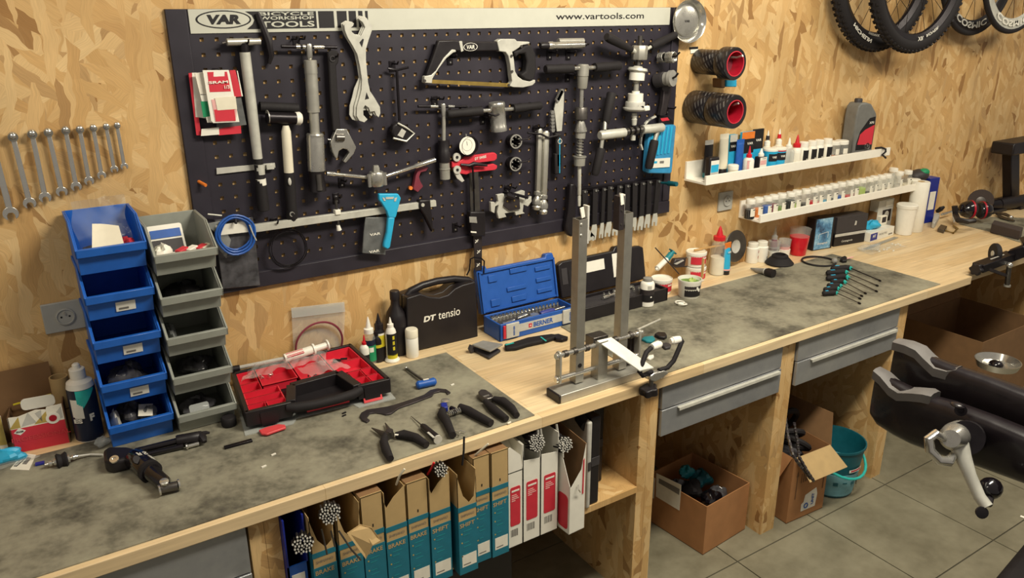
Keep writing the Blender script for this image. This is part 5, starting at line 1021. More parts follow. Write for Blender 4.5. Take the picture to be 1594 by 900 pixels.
MB().bar(a+d*(L*.1)+EZ*.112+nrm*.05,b_-d*(L*.2)+EZ*.118+nrm*.06,.004,.003).build('yellow_strip','yellow',t)
text('lettering','SRAM','ink',t,a+d*(L*.17)+EZ*.058-nrm*.0012,d,EZ,.016,.005,bold=.03)
text('lettering','PROFESSIONAL','coral',t,a+d*(L*.53)+EZ*.036-nrm*.0006,d,EZ,.13,.012)
pa=a-d*.17
t=thing('red_carton','second open carton beside the red one','box',pa,0)
MB().prism([(0,0),(.155,0),(.155,.10),(0,.095)],pa+nrm*.02,d,EZ,-.004).build('front_band','paper',t)
MB().prism([(.03,.03),(.155,.02),(.155,.10),(.08,.07)],pa+nrm*.0195,d,EZ,-.0008).build('print','yellow_dull',t)
MB().prism([(-.02,0),(.155,0),(.15,.19),(-.04,.185)],Vector((pa.x,-.016,H+.001)),EX,EZ,-.003).build('lid_flap','kraft_dark',t)
MB().box((pa.x-.02,pa.y+.025,H),(pa.x+.15,pa.y+.06,H+.05)).build('tray','card_inside',t)
# cardboard tube
t=thing('cardboard_tube','brown cardboard tube standing behind the sealant bottle','tube',(-0.4662,-0.0682,0.8206))
c=Vector((-0.4687,-0.0625,0.8206))+Vector((-.004,.028,0))
MB().lathe([(.022,0),(.022,.160),(.0185,.160),(.0185,.04),(0,.04)],c,n=24,caps=False).build('tube','kraft',t)
MB().torus(c+EZ*.075,(0,0,1),.0223,.001,24,5).build('elastic_band','ink',t)
# sealant bottle
c=Vector((-0.4305,-0.1313,0.8206))+Vector((0,.028,0))
t=turned('sealant_bottle','tall white sealant bottle with navy and turquoise label','bottle',c,[('body','white_plastic',[(.030,0),(.033,.004),(.033,.150),(.030,.164),(.018,.172),(.0175,.176)]),('label','navy',[(.0333,.006),(.0334,.150)]),('collar','white_plastic',[(.0185,.176),(.0185,.198),(.016,.200)]),('spout','white_plastic',[(.0095,.200),(.009,.210),(.006,.213)])],n=28)
def lab(r,pts,m,nm):   # patch on the label: list of (angle, height)
    vs=[(r*math.cos(R(a_)),r*math.sin(R(a_)),h_) for a_,h_ in pts]; lprep(MB().add(vs,[tuple(range(len(vs)))]).build(nm,m,t,smooth=False))
for k in range(14):
    a0=-150+8*k; a1=a0+8
    top=.149; lo=lambda a_:.060+max(0,(a_+150))*.00075+(.0 if a_<-70 else 0)
    lab(.0336,[(a0,lo(a0)),(a1,lo(a1)),(a1,top),(a0,top)] if a0>-125 else [(a0,.075),(a1,.075),(a1,.125),(a0,.125)],'turquoise' if a0>-125 else 'white','label_print')
for k in range(6): lab(.0338,[(-140+7*k,.072),(-133+7*k,.072),(-133+7*k,.122-.003*k),(-140+7*k,.122-.003*k)],'white','label_print')
text('lettering','ES','white',t,c+Vector((-.020,-.0285,.066)),Vector((.84,-.54,0)),EZ,.022,.012,bold=.05)
text('lettering','F','white',t,c+Vector((.012,-.0325,.072)),Vector((.93,.36,0)),EZ,.012,.020,bold=.06)
# blue bag, price card and valve
t=crumple('crisp_bag','crumpled turquoise foil bag at the carton','sky',(-0.626,-0.1208,0.8206)[0],(-0.626,-0.1208,0.8206)[1],HM+.012,.05,.03,.018,'bag',21)
t=thing('price_card','white price card with printed frame on the mat','card',(-0.5888,-0.1933,0.8238))
MB().slab([(-0.6141,-0.1747),(-0.5757,-0.2049),(-0.5565,-0.1329),(-0.5832,-0.1064)],HM,HM+.0015).build('card','paper',t)
MB().slab([(-0.6062,-0.1646),(-0.5997,-0.1703),(-0.579,-0.1388),(-0.5855,-0.1302)],HM+.0015,HM+.002).build('print','ink',t); MB().slab([(-0.6043,-0.1631),(-0.6001,-0.1666),(-0.5813,-0.1395),(-0.5852,-0.134)],HM+.002,HM+.0024).build('print','grey_pale',t)
MB().slab([(-0.588,-0.1641),(-0.5793,-0.172),(-0.5668,-0.1447),(-0.5747,-0.1359)],HM+.0015,HM+.002).build('barcode','grey_ink',t)
crumple('clear_wrapper','clear plastic wrapper under the price card','bag_film',(-0.6185,-0.1399,0.8206)[0],(-0.6185,-0.1399,0.8206)[1],HM+.004,.06,.025,.005,'wrapper',22)
t=thing('hose_fitting','black collar with steel threaded ends on the mat','fitting',(-0.5152,-0.2214,0.8238))
a,b_=Vector((-0.5407,-0.2207,0.8358)),Vector((-0.468,-0.2194,0.8358))
MB().seg(a,b_,[(0,.003),(.1,.004),(.12,.007),(.2,.007),(.22,.004),(.28,.009),(.36,.009),(.38,.005),(.62,.005),(.66,.010),(.74,.010),(.76,.004),(.85,.007),(1,.004)]).build('threaded_axle','chrome',t)
MB().seg(a.lerp(b_,.33),a.lerp(b_,.68),[(0,.016),(.15,.020),(.5,.015),(.85,.020),(1,.016)],10).build('collar','black_rubber',t)
MB().bar((-0.5607,-0.1866,0.8268),(-0.5415,-0.1888,0.8268),.012,.004).build('blue_tag','blue_deep',t)
MB().tube([b_,(-0.4428,-0.2156,0.8298),(-0.416,-0.2348,0.8298)],.0025).build('hose','grey_pale',t)
crumple('clear_nozzle','clear plastic nozzle lying by the blue bins','clear_hard',(-0.4089,-0.1765,0.8206)[0],(-0.4089,-0.1765,0.8206)[1],HM+.012,.018,.014,.012,'nozzle',23,7)
# dropper post head and rear shock
t=thing('suspension_linkage','black suspension link with two long tubes on the mat','linkage',(-0.4057,-0.2978,0.8238))
MB().slab([(-0.415,-0.2647),(-0.401,-0.2515),(-0.3615,-0.2777),(-0.3464,-0.299),(-0.3503,-0.3242),(-0.3684,-0.3394),(-0.4054,-0.3362),(-0.4196,-0.3189)],HM,HM+.034).build('clamp_block','black_plastic',t,bevel=.008,seg=3)
MB().lathe([(.0105,0),(.0105,.004),(.005,.004),(.005,.002),(0,.002)],(-0.3976,-0.3301,0.8578),(-.2,-.4,1),20,caps=False).build('bolt','chrome',t)
MB().cyl((-0.3846,-0.2957,0.8498),(-0.3623,-0.2976,0.8498),.004).build('pin','steel',t)
MB().cyl((-0.3467,-0.2823,0.8398),(-0.2476,-0.2898,0.8418),.0085).build('tube','black_gloss',t)
MB().cyl((-0.3206,-0.2991,0.8318),(-0.2392,-0.3078,0.8328),.0065).build('tube','black_gloss',t)
MB().seg((-0.251,-0.2888,0.8418),(-0.1946,-0.2991,0.8418),[(0,.013),(.05,.015),(.9,.015),(1,.012)]).build('sleeve','black_plastic',t)
MB().tube([(-0.1977,-0.2921,0.8438),(-0.191,-0.3106,0.8418),(-0.1897,-0.323,0.8358)],[.012,.011,.006]).tube([(-0.1928,-0.2923,0.8438),(-0.178,-0.294,0.8458),(-0.1702,-0.2968,0.8438)],[.008,.005,.003]).build('lever','black_plastic',t)
MB().seg((-0.2347,-0.3146,0.8318),(-0.2031,-0.3149,0.8318),[(0,.007),(.1,.008),(.2,.005),(1,.005)]).build('bolt','chrome',t)
t=thing('rear_shock','black bicycle rear shock lying on the mat','shock',(-0.3362,-0.437,0.8238))
s0,s1=Vector((-0.3575,-0.3163,0.8478)),Vector((-0.3126,-0.4915,0.8438))
MB().seg(s0,s1,[(0,.014),(.05,.022),(.1,.026),(.52,.026),(.56,.022),(.6,.0185),(.93,.0175),(1,.010)],20).build('air_can','black_gloss',t)
MB().cyl(s0.lerp(s1,.50),s0.lerp(s1,.57),.0270,n=20).build('seal_ring','black_rubber',t)
q=(-0.3077,-0.4972,0.8398)
MB().cyl((q[0]-.020,q[1]+.004,q[2]),(q[0]+.018,q[1]-.002,q[2]),.0105,n=16).build('eyelet','dark_steel',t)
for sx in (-1,1): MB().cyl((q[0]+sx*.019,q[1]+.001,q[2]),(q[0]+sx*.023,q[1]+.001,q[2]),.0125,n=16).build('eyelet_washer','chrome',t)
MB().lathe([(.009,0),(.010,.006),(.006,.008)],(-0.3172,-0.5056,0.8598),(0,-.3,1)).build('valve_cap','steel',t)
MB().cyl((-0.3568,-0.3855,0.8718),(-0.3547,-0.3881,0.8738),.010).build('adjuster','black_plastic',t)
ex_=(s1-s0).normalized(); vv=Vector((.35,-.5,.75)).normalized(); nn_=vv-ex_*vv.dot(ex_); nn_.normalize()
ey_=nn_.cross(ex_)
text('lettering','RS','grey_pale',t,s0.lerp(s1,.26)+nn_*.0262,ey_*-1 if ey_.x<0 else ey_,ex_ if (ey_.x<0)==False else -ex_,.024,.018,bold=.04)
vv=Vector((.7,.2,.7)).normalized(); n2=vv-ex_*vv.dot(ex_); n2.normalize(); MB().bar(s0.lerp(s1,.32)+n2*.026,s0.lerp(s1,.44)+n2*.026,.012,.001,n2).build('sticker','grey_pale',t)
# bits on the mat
MB().bar((-0.1525,-0.3635,0.8268),(-0.0824,-0.3646,0.8268),.012,.006).build('flat_file','black_metal',bevel=.001,label='short black flat strip lying on the mat',cat='strip')
for k,(p,m_) in enumerate((((-0.0567,-0.4637,0.8238),'white'),((-0.0935,-0.5059,0.8238),'white'),((0.5075,-0.3679,0.8238),'white'),((0.5231,-0.6547,0.8238),'white'),((0.1673,-0.3697,0.8238),'ink'),((0.1729,-0.3557,0.8238),'ink'))):
    MB().bar((p[0]-.006,p[1],HM+.0015),(p[0]+.006,p[1]+.003,HM+.0015),.004,.003).build('scrap',m_,label='tiny %s scrap on the rubber mat'%('white' if m_=='white' else 'black'),cat='scrap',group='%s scraps on the mat'%('white' if m_=='white' else 'black'))
# ---------------------------------------------------------------- red organiser case
q4=[Vector(p) for p in [(-0.0796,-0.31,0.8786),(0.3247,-0.3337,0.8786),(0.3273,-0.0319,0.8786),(-0.0438,-0.0407,0.8786)]]
def Q(u,v,z): 
    p=q4[0].lerp(q4[1],u).lerp(q4[3].lerp(q4[2],u),v); return Vector((p.x,p.y,z))
t=thing('organiser_case','black organiser case with red compartments and handle','case',(Q(.5,.5,HM).x,Q(.5,.5,HM).y,HM))
zt,zb=H+.058,HM+.012
def frame_poly(uvs,z0,z1): 
    return MB().slab([(Q(u,v,0).x,Q(u,v,0).y) for u,v in uvs],z0,z1)
frame_poly([(.0,.05),(.05,0),(.30,.0),(.33,.10),(.74,.10),(.77,0),(.96,0),(1,.05),(1,.95),(.96,1),(.04,1),(0,.95)],zb,zt-.030).build('base_tray','black_plastic',t,bevel=.004)
RC=[(.03,.165,.66,.955),(.175,.44,.52,.955),(.45,.70,.46,.955),(.71,.97,.64,.955),(.71,.97,.37,.63),(.03,.165,.46,.65),(.03,.28,.31,.45),(.03,.28,.17,.30),(.03,.145,.045,.16),(.155,.28,.045,.16),(.785,.875,.205,.36),(.885,.97,.205,.36),(.785,.875,.045,.195),(.885,.97,.045,.195),(.175,.44,.46,.51),(.29,.36,.36,.45)]
for u0,u1,v0,v1 in RC[:14]:
    b=MB(); e=.006
    o=[Q(u0,v0,zt-.001),Q(u1,v0,zt-.001),Q(u1,v1,zt-.001),Q(u0,v1,zt-.001)]; i_=[p+ (sum(o,Vector())/4-p)*.06 for p in o]; bt=[Vector((p.x,p.y,zt-.028)) for p in [q+(sum(o,Vector())/4-q)*.10 for q in o]]
    vs=o+i_+bt; fs=[]
    for k in range(4):
        l=(k+1)%4; fs+=[(k,l,4+l,4+k),(4+k,4+l,8+l,8+k)]
    fs.append((8,9,10,11)); b.add(vs,fs).build('compartment','red_case',t,smooth=False)
def rail(pts,w,z0,z1,nm='rim',m='black_plastic',bv=.002):
    b=MB()
    for (u0,v0),(u1,v1) in zip(pts,pts[1:]): b.bar(Q(u0,v0,(z0+z1)/2),Q(u1,v1,(z0+z1)/2),w,z1-z0)
    return b.build(nm,m,t,bevel=bv)
rail([(.012,.0),(.012,1)],.012,zt-.04,zt+.003); rail([(.988,0),(.988,1)],.012,zt-.04,zt+.003); rail([(0,.985),(1,.985)],.012,zt-.04,zt+.003)
rail([(0,.014),(.30,.014)],.014,zt-.04,zt+.003); rail([(.76,.014),(1,.014)],.014,zt-.04,zt+.003)
rail([(.30,.02),(.36,.36),(.72,.40),(.765,.02)],.026,zt-.034,zt+.005,'inner_wall')
MB().tube([Q(.27,.01,zt-.012),Q(.33,-.03,zt-.014),Q(.45,-.05,zt-.015),Q(.60,-.05,zt-.015),Q(.72,-.03,zt-.014),Q(.78,.01,zt-.012)],[.013,.014,.013,.013,.014,.013],10).build('handle','black_rubber',t)
frame_poly([(.345,.05),(.74,.05),(.71,.36),(.38,.34)],zb,zb+.004).build('handle_well','black_plastic',t)
rail([(.40,.03),(.70,.03)],.006,zt-.044,zt-.036,'red_edge','red_case',.001)
frame_poly([(-.02,-.07),(.29,-.07),(.33,.02),(.72,.02),(.74,-.07),(1.01,-.07),(1.02,.1),(1.02,1.02),(-.01,1.02)],HM,HM+.003).build('open_lid','clear_hard',t)
for u in (.15,.86):
    MB().prism([(-.022,0),(.022,0),(.024,.040),(-.024,.040)],Q(u,-.006,HM+.008),(q4[1]-q4[0]).normalized(),EZ,.004).build('latch_plate','black_plastic',t)
p=Q(.86,-.012,HM); d_=(q4[1]-q4[0]).normalized(); n_=Vector((d_.y,-d_.x,0))
MB().prism([(-.026,.046),(.026,.046),(.028,.002),(-.028,.002)],p+n_*.003,d_,(EZ-n_*.5).normalized()*1,.004).build('latch','coral',t,bevel=.001)
p=Q(.145,-.10,HM)
MB().slab([(p+d_*a+n_*b_).to_tuple()[:2] for a,b_ in ((-.032,-.006),(-.010,-.012),(.022,-.012),(.036,0),(.034,.016),(.010,.020),(-.018,.026),(-.030,.016))],HM+.0032,HM+.010).build('latch','coral',t,bevel=.002)
# bits in the compartments
def heap(label,u,v,m,n,s,cat,seed,group):
    rnd=random.Random(seed)
    for k in range(n):
        c=Q(u+rnd.uniform(-.05,.05),v+rnd.uniform(-.05,.05),zt-.0265+rnd.uniform(0,.008)); a=rnd.uniform(0,3.14)
        dd=Vector((math.cos(a),math.sin(a),rnd.uniform(-.2,.4)))*s
        MB().cyl(c-dd,c+dd,s*.35,n=6).build('small_part',m,label=label,cat=cat,group=group)
heap('brass fitting in the front red compartment',.10,.24,'brass',9,.006,'fitting',1,'brass fittings in the organiser')
heap('pale brass fitting in the large red compartment',.30,.60,'cream',9,.005,'fitting',2,'pale fittings in the organiser')
heap('silver fitting in the rear red compartment',.25,.90,'chrome',9,.006,'fitting',3,'silver fittings in the organiser')
heap('black clip in the far red compartment',.84,.80,'ink',9,.010,'clip',4,'black clips in the organiser')
heap('dark small part in the middle right red compartment',.84,.46,'dark_steel',6,.006,'fitting',5,'dark parts in the organiser')
heap('dark small part in the middle red compartment',.56,.60,'ink',6,.006,'fitting',6,'dark parts in the middle red compartment')
MB().grid(lambda u,v:tuple(Q(.02+.66*u+.10*v,.62+.34*v+.03*math.sin(9*u),zt+.004+.022*math.sin(3.0*u)*(1-.4*v)+.006*math.sin(17*u+6*v)+.004*math.sin(31*u-9*v))),26,10).build('clear_bag','clear_plastic',label='clear plastic bag draped over the organiser case',cat='bag')
MB().grid(lambda u,v:tuple(Q(.52+.30*u-.06*v,.40+.28*v,zt+.006+.020*math.sin(3.0*u)*math.sin(2.5*v+.4)+.004*math.sin(19*u+8*v))),14,8).build('clear_bag','clear_plastic',label='small clear bag on the middle of the organiser',cat='bag')
t=thing('syringe','large white syringe with red print behind the organiser','syringe',(0.1826,-0.0128,0.8806))
a,b_=Vector((0.1071,-0.0604,0.8956)),Vector((0.2454,-0.0571,0.9056))
MB().cyl(a,a.lerp(b_,.68),.0135).build('barrel','white',t); MB().cyl(a.lerp(b_,.66),b_,.010).build('plunger','white_plastic',t)
d_=(b_-a).normalized(); sx=d_.cross(Vector((-.3,-.5,.8))).normalized(); nv=sx.cross(d_)
if nv.z<0: nv=-nv
for k in (-1,0,1,2): MB().bar(a.lerp(b_,.04)+nv*.0125+sx*.0045*k,a.lerp(b_,.42)+nv*.0125+sx*.0045*k,.0022,.0014,nv).build('red_line','red_print',t)
MB().cyl(a.lerp(b_,.64),a.lerp(b_,.68),.018).build('flange','white_plastic',t); MB().cyl(b_-d_*.004,b_,.017).build('thumb_rest','white_plastic',t)
MB().cyl(Vector((-0.037,-0.0203,0.8826)),a,.006).build('nozzle_tube','grey_pale',t); MB().cyl(Vector((-0.0397,-0.0214,0.8826)),Vector((-0.0161,-0.0257,0.8826)),.010).build('tip_cap','black_plastic',t)
# bag with a ring standing against the wall
t=thing('zip_bag','clear zip bag with a cable ring leaning on the wall','bag',(0.2302,-0.02,0.889))
MB().plate([(0.1574,1.03),(0.3249,1.015),(0.3261,0.9799),(0.3102,0.8667),(0.1518,0.8936),(0.1567,0.9969)],-.008,-.010).build('film','bag_film',t)
MB().plate([(0.1574,1.03),(0.3249,1.015),(0.3252,0.983),(0.1569,0.9985)],-.0105,-.0125).build('zip_strip','clear_hard',t)
c=Vector((0.2316,-0.018,0.8966))
MB().torus(c,(0,1,.1),.075,.0035,40,6).build('cable_ring','wine',t)
# ---------------------------------------------------------------- lube bottles by the black case
def nb(label,p,r,h,bm,nm,nh,lab=None,**k): return nozzle_bottle(label,p[0],p[1],H+.0005,r,h,bm,nm,nh,lab=lab,group='lube bottles beside the black case',**k)
nb('small white bottle with red tip beside the organiser',(.352,-.085),.016,.072,'white','red',.030,[('ink',.15,.55)])
nb('dark-capped bottle behind the green-labelled one',(.398,-.080),.016,.092,'black_plastic','black_plastic',.045,[('yellow',.55,.66),('ink',.1,.5)],neck=.55)
p=(0.3711,-0.1003,0.8206)
t=nb('clear bottle with green label and white nozzle',(p[0],p[1]+.02),.0195,.105,'jar_clear','white_plastic',.052,[('green',.12,.62),('navy',.62,.80)],neck=.62)
arc('label_disc','white',t,.0200,.044,.060,-115,-75,6)
p=(0.4074,-0.0936,0.8206)
nb('black-capped bottle with yellow label',(p[0],p[1]+.018),.018,.112,'black_plastic','black_plastic',.048,[('yellow',.45,.80),('white',.80,.86)],neck=.62)
p=(0.4361,-0.1189,0.8206)
t=nb('white bottle with black and yellow label on a round foot',(p[0],p[1]+.018),.0175,.118,'white_plastic','white_plastic',.030,[('ink',.20,.82),('yellow',.10,.22)],neck=.45)
INV[MB().lathe([(.023,0),(.024,.004),(.019,.012)],n=20).build('foot','white_plastic',t).name]=Matrix()
for k in range(3): arc('label_mark','yellow',t,.0180,.042+.018*k,.054+.018*k,-100,-78,3)
p=(0.5046,-0.1268,0.8206)
turned('white_canister','plain white canister beside the black case','canister',(p[0],p[1]+.02,H+.0004),[('body','white_plastic',[(.019,0),(.0205,.003),(.0205,.066),(.019,.069)]),('lid','cream',[(.0208,.069),(.0208,.092),(.018,.096)])],n=24)
# tall black oil bottle
t=local(thing('oil_bottle','black oil bottle with red label behind the small bottles','bottle',(.478,-.052,H+.0004),0))
lprep(MB().lathe([(.030,0),(.033,.005),(.033,.115),(.028,.140),(.014,.165),(.013,.185)],n=20,ex=1.15).build('body','black_plastic',t)); lprep(MB().lathe([(.0155,.185),(.0155,.212),(.014,.214)],n=18).build('cap','black_plastic',t))
arc('label','red_print',t,.0336,.05,.105,-150,-60,8,1.15); arc('label_print','grey_pale',t,.0338,.085,.10,-140,-80,6,1.15)
# ---------------------------------------------------------------- black gauge case
t=thing('instrument_case','black plastic instrument case with arched handle','case',(.62,-.05,H))
y0,y1=-.006,-.082
MB().plate([(0.5065,1.012),(0.5555,1.017),(0.5886,0.9996),(0.6226,0.9905),(0.6547,0.9933),(0.6817,1.01),(0.7086,1.017),(0.755,1.02),(0.7609,1.014),(0.765,0.8198),(0.7549,0.8163),(0.5036,0.8268),(0.4983,0.8325)],-.046,y1).build('front_shell','black_plastic',t,bevel=.008,seg=3)
MB().plate([(0.5065,1.012),(0.5555,1.017),(0.5886,0.9996),(0.6226,0.9905),(0.6547,0.9933),(0.6817,1.01),(0.7086,1.017),(0.755,1.02),(0.7609,1.014),(0.765,0.8198),(0.7549,0.8163),(0.5036,0.8268),(0.4983,0.8325)],y0,-.0445).build('rear_shell','black_plastic',t,bevel=.008,seg=3)
MB().tube([(0.5181,-0.045,0.9989),(0.5376,-0.045,1.019),(0.5806,-0.045,1.031),(0.6325,-0.045,1.035),(0.6971,-0.045,1.031),(0.7509,-0.045,1.016),(0.7688,-0.045,1.002)],[.012,.013,.012,.012,.012,.013,.012],10).build('handle','black_plastic',t)
text('lettering','DT','white',t,(0.5839,-0.0826,0.9277),Vector((1,0,0)),EZ,.042,.0200,bold=.05,shear=.2)
text('lettering','tensio','white',t,(0.6561,-0.0826,0.9292),Vector((1,0,0)),EZ,.082,.027,bold=.006,shear=.05)
# ---------------------------------------------------------------- blue socket set
t=thing('socket_set','open blue socket set case with pale latches','tool set',(.955,-.115,H))
X0,X1,Y0,Y1,ZB=.800,1.118,-.166,-.060,H+.0005
hb_=.062
b=MB().box((X0,Y0,ZB),(X1,Y1,ZB+.004)).box((X0,Y0,ZB),(X0+.006,Y1,ZB+hb_)).box((X1-.006,Y0,ZB),(X1,Y1,ZB+hb_)).box((X0,Y0,ZB),(X1,Y0+.006,ZB+hb_)).box((X0,Y1-.006,ZB),(X1,Y1,ZB+hb_)); b.build('base','blue_case',t,bevel=.003)
MB().box((X0+.006,Y0+.006,ZB+.004),(X1-.006,Y1-.006,ZB+.040)).build('insert','dark_grey',t)
lx=Vector((1,0,0)); lu=Vector((0,.20,.98)).normalized(); lo=Vector((X0-.004,Y1+.002,ZB+hb_+.002))
def lidp(poly,off,dep,nm,m,bv=.002): return MB().prism(poly,lo-lx.cross(lu)*-off,lx,lu,dep).build(nm,m,t,bevel=bv)
lw=X1-X0+.006
ld=lidp([(0,0),(lw,0),(lw,.150),(lw-.004,.165),(lw-.035,.165),(lw-.038,.152),(.042,.152),(.038,.165),(.006,.165),(0,.150)],0,-.026,'lid','blue_case',.004)
INV[ld.name]=INV[t.name]
nl=lx.cross(lu)
for (a0,b0,a1,b1) in ((.04,.105,.075,.130),(.04,.02,.075,.045),(.11,.06,.19,.075),(.125,.020,.185,.040),(.13,.12,.20,.138),(.235,.110,.30,.125),(.235,.07,.30,.085),(.235,.03,.30,.045)):
    MB().prism([(a0,b0),(a1,b0),(a1,b1),(a0,b1)],lo+nl*.0005,lx,lu,.005).build('moulded_rib','blue_case',ld,bevel=.0015)
MB().prism([(.006,.006),(lw-.006,.006),(lw-.006,.012),(.006,.012)],lo,lx,lu,.006).prism([(.004,.004),(.010,.004),(.010,.146),(.004,.146)],lo,lx,lu,.008).prism([(lw-.010,.004),(lw-.004,.004),(lw-.004,.146),(lw-.010,.146)],lo,lx,lu,.008).prism([(.004,.142),(lw-.004,.142),(lw-.004,.148),(.004,.148)],lo,lx,lu,.008).build('lid_rim','blue_case',ld)
bd=MB().box((X0+.075,Y0-.0015,ZB+.020),(X1-.055,Y0,ZB+.048)).build('brand_band','grey_pale',t)
text('lettering','BERNER','blue',t,((X0+X1)/2+.018,Y0-.0016,ZB+.034),EX,EZ,.082,.0175,bold=.03)
MB().box(((X0+X1)/2-.043,Y0-.0022,ZB+.027),((X0+X1)/2-.030,Y0-.0014,ZB+.041)).build('emblem','red_print',t)
text('lettering','+','white',t,((X0+X1)/2-.0365,Y0-.0023,ZB+.034),EX,EZ,.007,.007,bold=.03)
for xa in (X0+.022,X1-.060):
    l=MB().box((xa,Y0-.008,ZB+.008),(xa+.052,Y0-.001,ZB+.060)).build('latch','grey_pale',t,bevel=.002)
    text('lettering','BERNER','blue',t,(xa+.030,Y0-.0086,ZB+.034),EZ,-EX,.034,.006,bold=.02)
MB().box((X0+.012,Y0-.007,ZB+.010),(X0+.021,Y0-.001,ZB+.056)).build('latch_edge','red_print',t,bevel=.001)
for k in range(19):
    x=X0+.022+.0155*k; r=.0085-.00022*k
    s_=thing('socket_bit','chrome socket bit standing in the back row of the blue case','socket bit',(x,Y1-.020,ZB+.040),group='socket bits in the blue case')
    MB().lathe([(r,0),(r,.010),(r*.8,.0115),(r*.8,.020-.0003*k)],(x,Y1-.020,ZB+.0402),n=12).build('barrel','chrome',s_); MB().lathe([(r*.5,0),(r*.5,.0004)],(x,Y1-.020,ZB+.0603-.0003*k),n=8).build('bore','ink',s_)
for k in range(10):
    x=X0+.125+.014*k; MB().seg((x,Y1-.042,ZB+.0402),(x,Y1-.042,ZB+.056),[(0,.004),(.5,.004),(.55,.0025),(1,.0025)],8).build('screw_bit','steel',label='small steel screw bit in the second row of the blue case',cat='screw bit',group='screw bits in the blue case')
MB().seg((X0+.03,Y0+.030,ZB+.048),(X0+.085,Y0+.040,ZB+.048),[(0,.006),(.2,.006),(.25,.004),(1,.004)]).build('extension_bar','chrome',label='short chrome extension bar in the blue case',cat='bar')
MB().seg((X0+.10,Y0+.045,ZB+.049),(X0+.145,Y0+.055,ZB+.049),[(0,.005),(.6,.005),(.65,.007),(1,.007)]).build('extension_bar','chrome',label='chrome adapter bar lying behind the extension bar',cat='bar')
t2=thing('ratchet','chrome ratchet lying in the blue socket case','ratchet',(X0+.12,Y0+.025,ZB+.041))
MB().bar((X0+.06,Y0+.018,ZB+.047),(X0+.16,Y0+.032,ZB+.047),.010,.010).build('handle','chrome',t2,bevel=.002); MB().lathe([(.016,0),(.016,.014)],(X0+.165,Y0+.033,ZB+.0402),n=16).build('head','steel',t2)
t2=thing('bit_driver','small driver with violet handle in the blue case','screwdriver',(X0+.22,Y0+.03,ZB+.041))
MB().seg((X0+.185,Y0+.028,ZB+.051),(X0+.25,Y0+.036,ZB+.051),[(0,.008),(.1,.011),(.8,.010),(1,.006)]).build('handle','violet',t2); MB().cyl((X0+.25,Y0+.036,ZB+.051),(X0+.30,Y0+.042,ZB+.051),.0035).build('shaft','chrome',t2)
# black socket case behind the stand
t=thing('socket_set','open black tool case behind the truing stand','tool set',(1.32,-.12,H))
X0,X1,Y0,Y1=1.135,1.545,-.185,-.065
b=MB().box((X0,Y0,HM),(X1,Y1,HM+.004)).box((X0,Y0,HM),(X0+.008,Y1,HM+.05)).box((X1-.008,Y0,HM),(X1,Y1,HM+.05)).box((X0,Y0,HM),(X1,Y0+.008,HM+.05)).box((X0,Y1-.008,HM),(X1,Y1,HM+.05)); b.build('base','black_plastic',t,bevel=.004)
MB().box((X0+.008,Y0+.008,HM+.004),(X1-.008,Y1-.008,HM+.038)).build('insert','dark_grey',t)
lo=Vector((X0,Y1+.004,HM+.052)); lw=X1-X0
ld=MB().prism([(0,0),(lw,0),(lw,.125),(lw-.02,.135),(lw-.07,.135),(lw-.08,.150),(lw-.14,.150),(lw-.15,.135),(.02,.135),(0,.125)],lo,lx,lu,-.028).build('lid','black_plastic',t,bevel=.004); INV[ld.name]=INV[t.name]
for a0,b0,a1,b1,m_ in ((.10,.075,.21,.115,'white'),(.25,.035,.305,.125,'white'),(.04,.04,.055,.10,'ink'),(.01,.05,.035,.11,'dark_grey')): MB().prism([(a0,b0),(a1,b0),(a1,b1),(a0,b1)],lo+nl*.0003,lx,lu,.001).build('sticker',m_,ld)
for k in range(14):
    x=X0+.17+.012*(k%14); yy=Y1-.030-.018*(k%2); MB().seg((x,yy,HM+.0382),(x,yy,HM+.052),[(0,.0045),(.6,.0045),(.65,.003),(1,.003)],8).build('socket_bit','chrome',label='small chrome bit standing in the black tool case',cat='socket bit',group='bits in the black case')
MB().seg((X0+.14,Y1-.06,HM+.046),(X0+.20,Y1-.05,HM+.046),[(0,.007),(.5,.007),(.55,.005),(1,.005)]).build('extension_bar','chrome',label='chrome bar lying in the black tool case',cat='bar')
MB().bar((X0+.22,Y1-.025,HM+.046),(X0+.32,Y1-.022,HM+.046),.014,.008).build('steel_strip','steel',label='flat steel piece lying in the black tool case',cat='strip',bevel=.002)
# folded grey strap and cable pliers on the bare wood
t=thing('folded_pouch','folded grey fabric pouch on the bare wood','pouch',(0.7059,-0.2278,0.8206))
MB().slab([(0.6968,-0.1527),(0.6855,-0.1912),(0.6941,-0.2691),(0.7574,-0.2391),(0.7565,-0.2042),(0.7148,-0.153)],H+.0005,H+.010).build('lower_flap','dark_grey',t,bevel=.003)
pf=[Vector(p) for p in [(0.6785,-0.1892,0.8506),(0.7262,-0.1802,0.8506),(0.7653,-0.2414,0.8506),(0.7006,-0.2663,0.8506)]]
MB().add([pf[0],pf[1],pf[2],pf[3]]+[p-Vector((0,0,.006)) for p in pf],[(0,1,2,3),(7,6,5,4),(0,4,5,1),(1,5,6,2),(2,6,7,3),(3,7,4,0)]).build('upper_flap','grey',t,bevel=.002)
MB().tube([pf[0]-Vector((0,0,.004)),pf[0]-Vector((.006,0,.014)),pf[0]-Vector((0,.0,.024))],.009,8).build('fold','dark_grey',t)
t=thing('cable_pliers','black cable pliers with turquoise lines','pliers',(0.8768,-0.2618,0.8206))
MB().slab([(0.788,-0.2126),(0.8036,-0.2171),(0.8833,-0.2105),(0.9345,-0.2202),(0.9671,-0.2295),(0.9774,-0.2426),(0.9637,-0.258),(0.9243,-0.2621),(0.8526,-0.2557),(0.8044,-0.2584),(0.772,-0.2448)],H+.0005,H+.016).build('handle','black_rubber',t,bevel=.005)
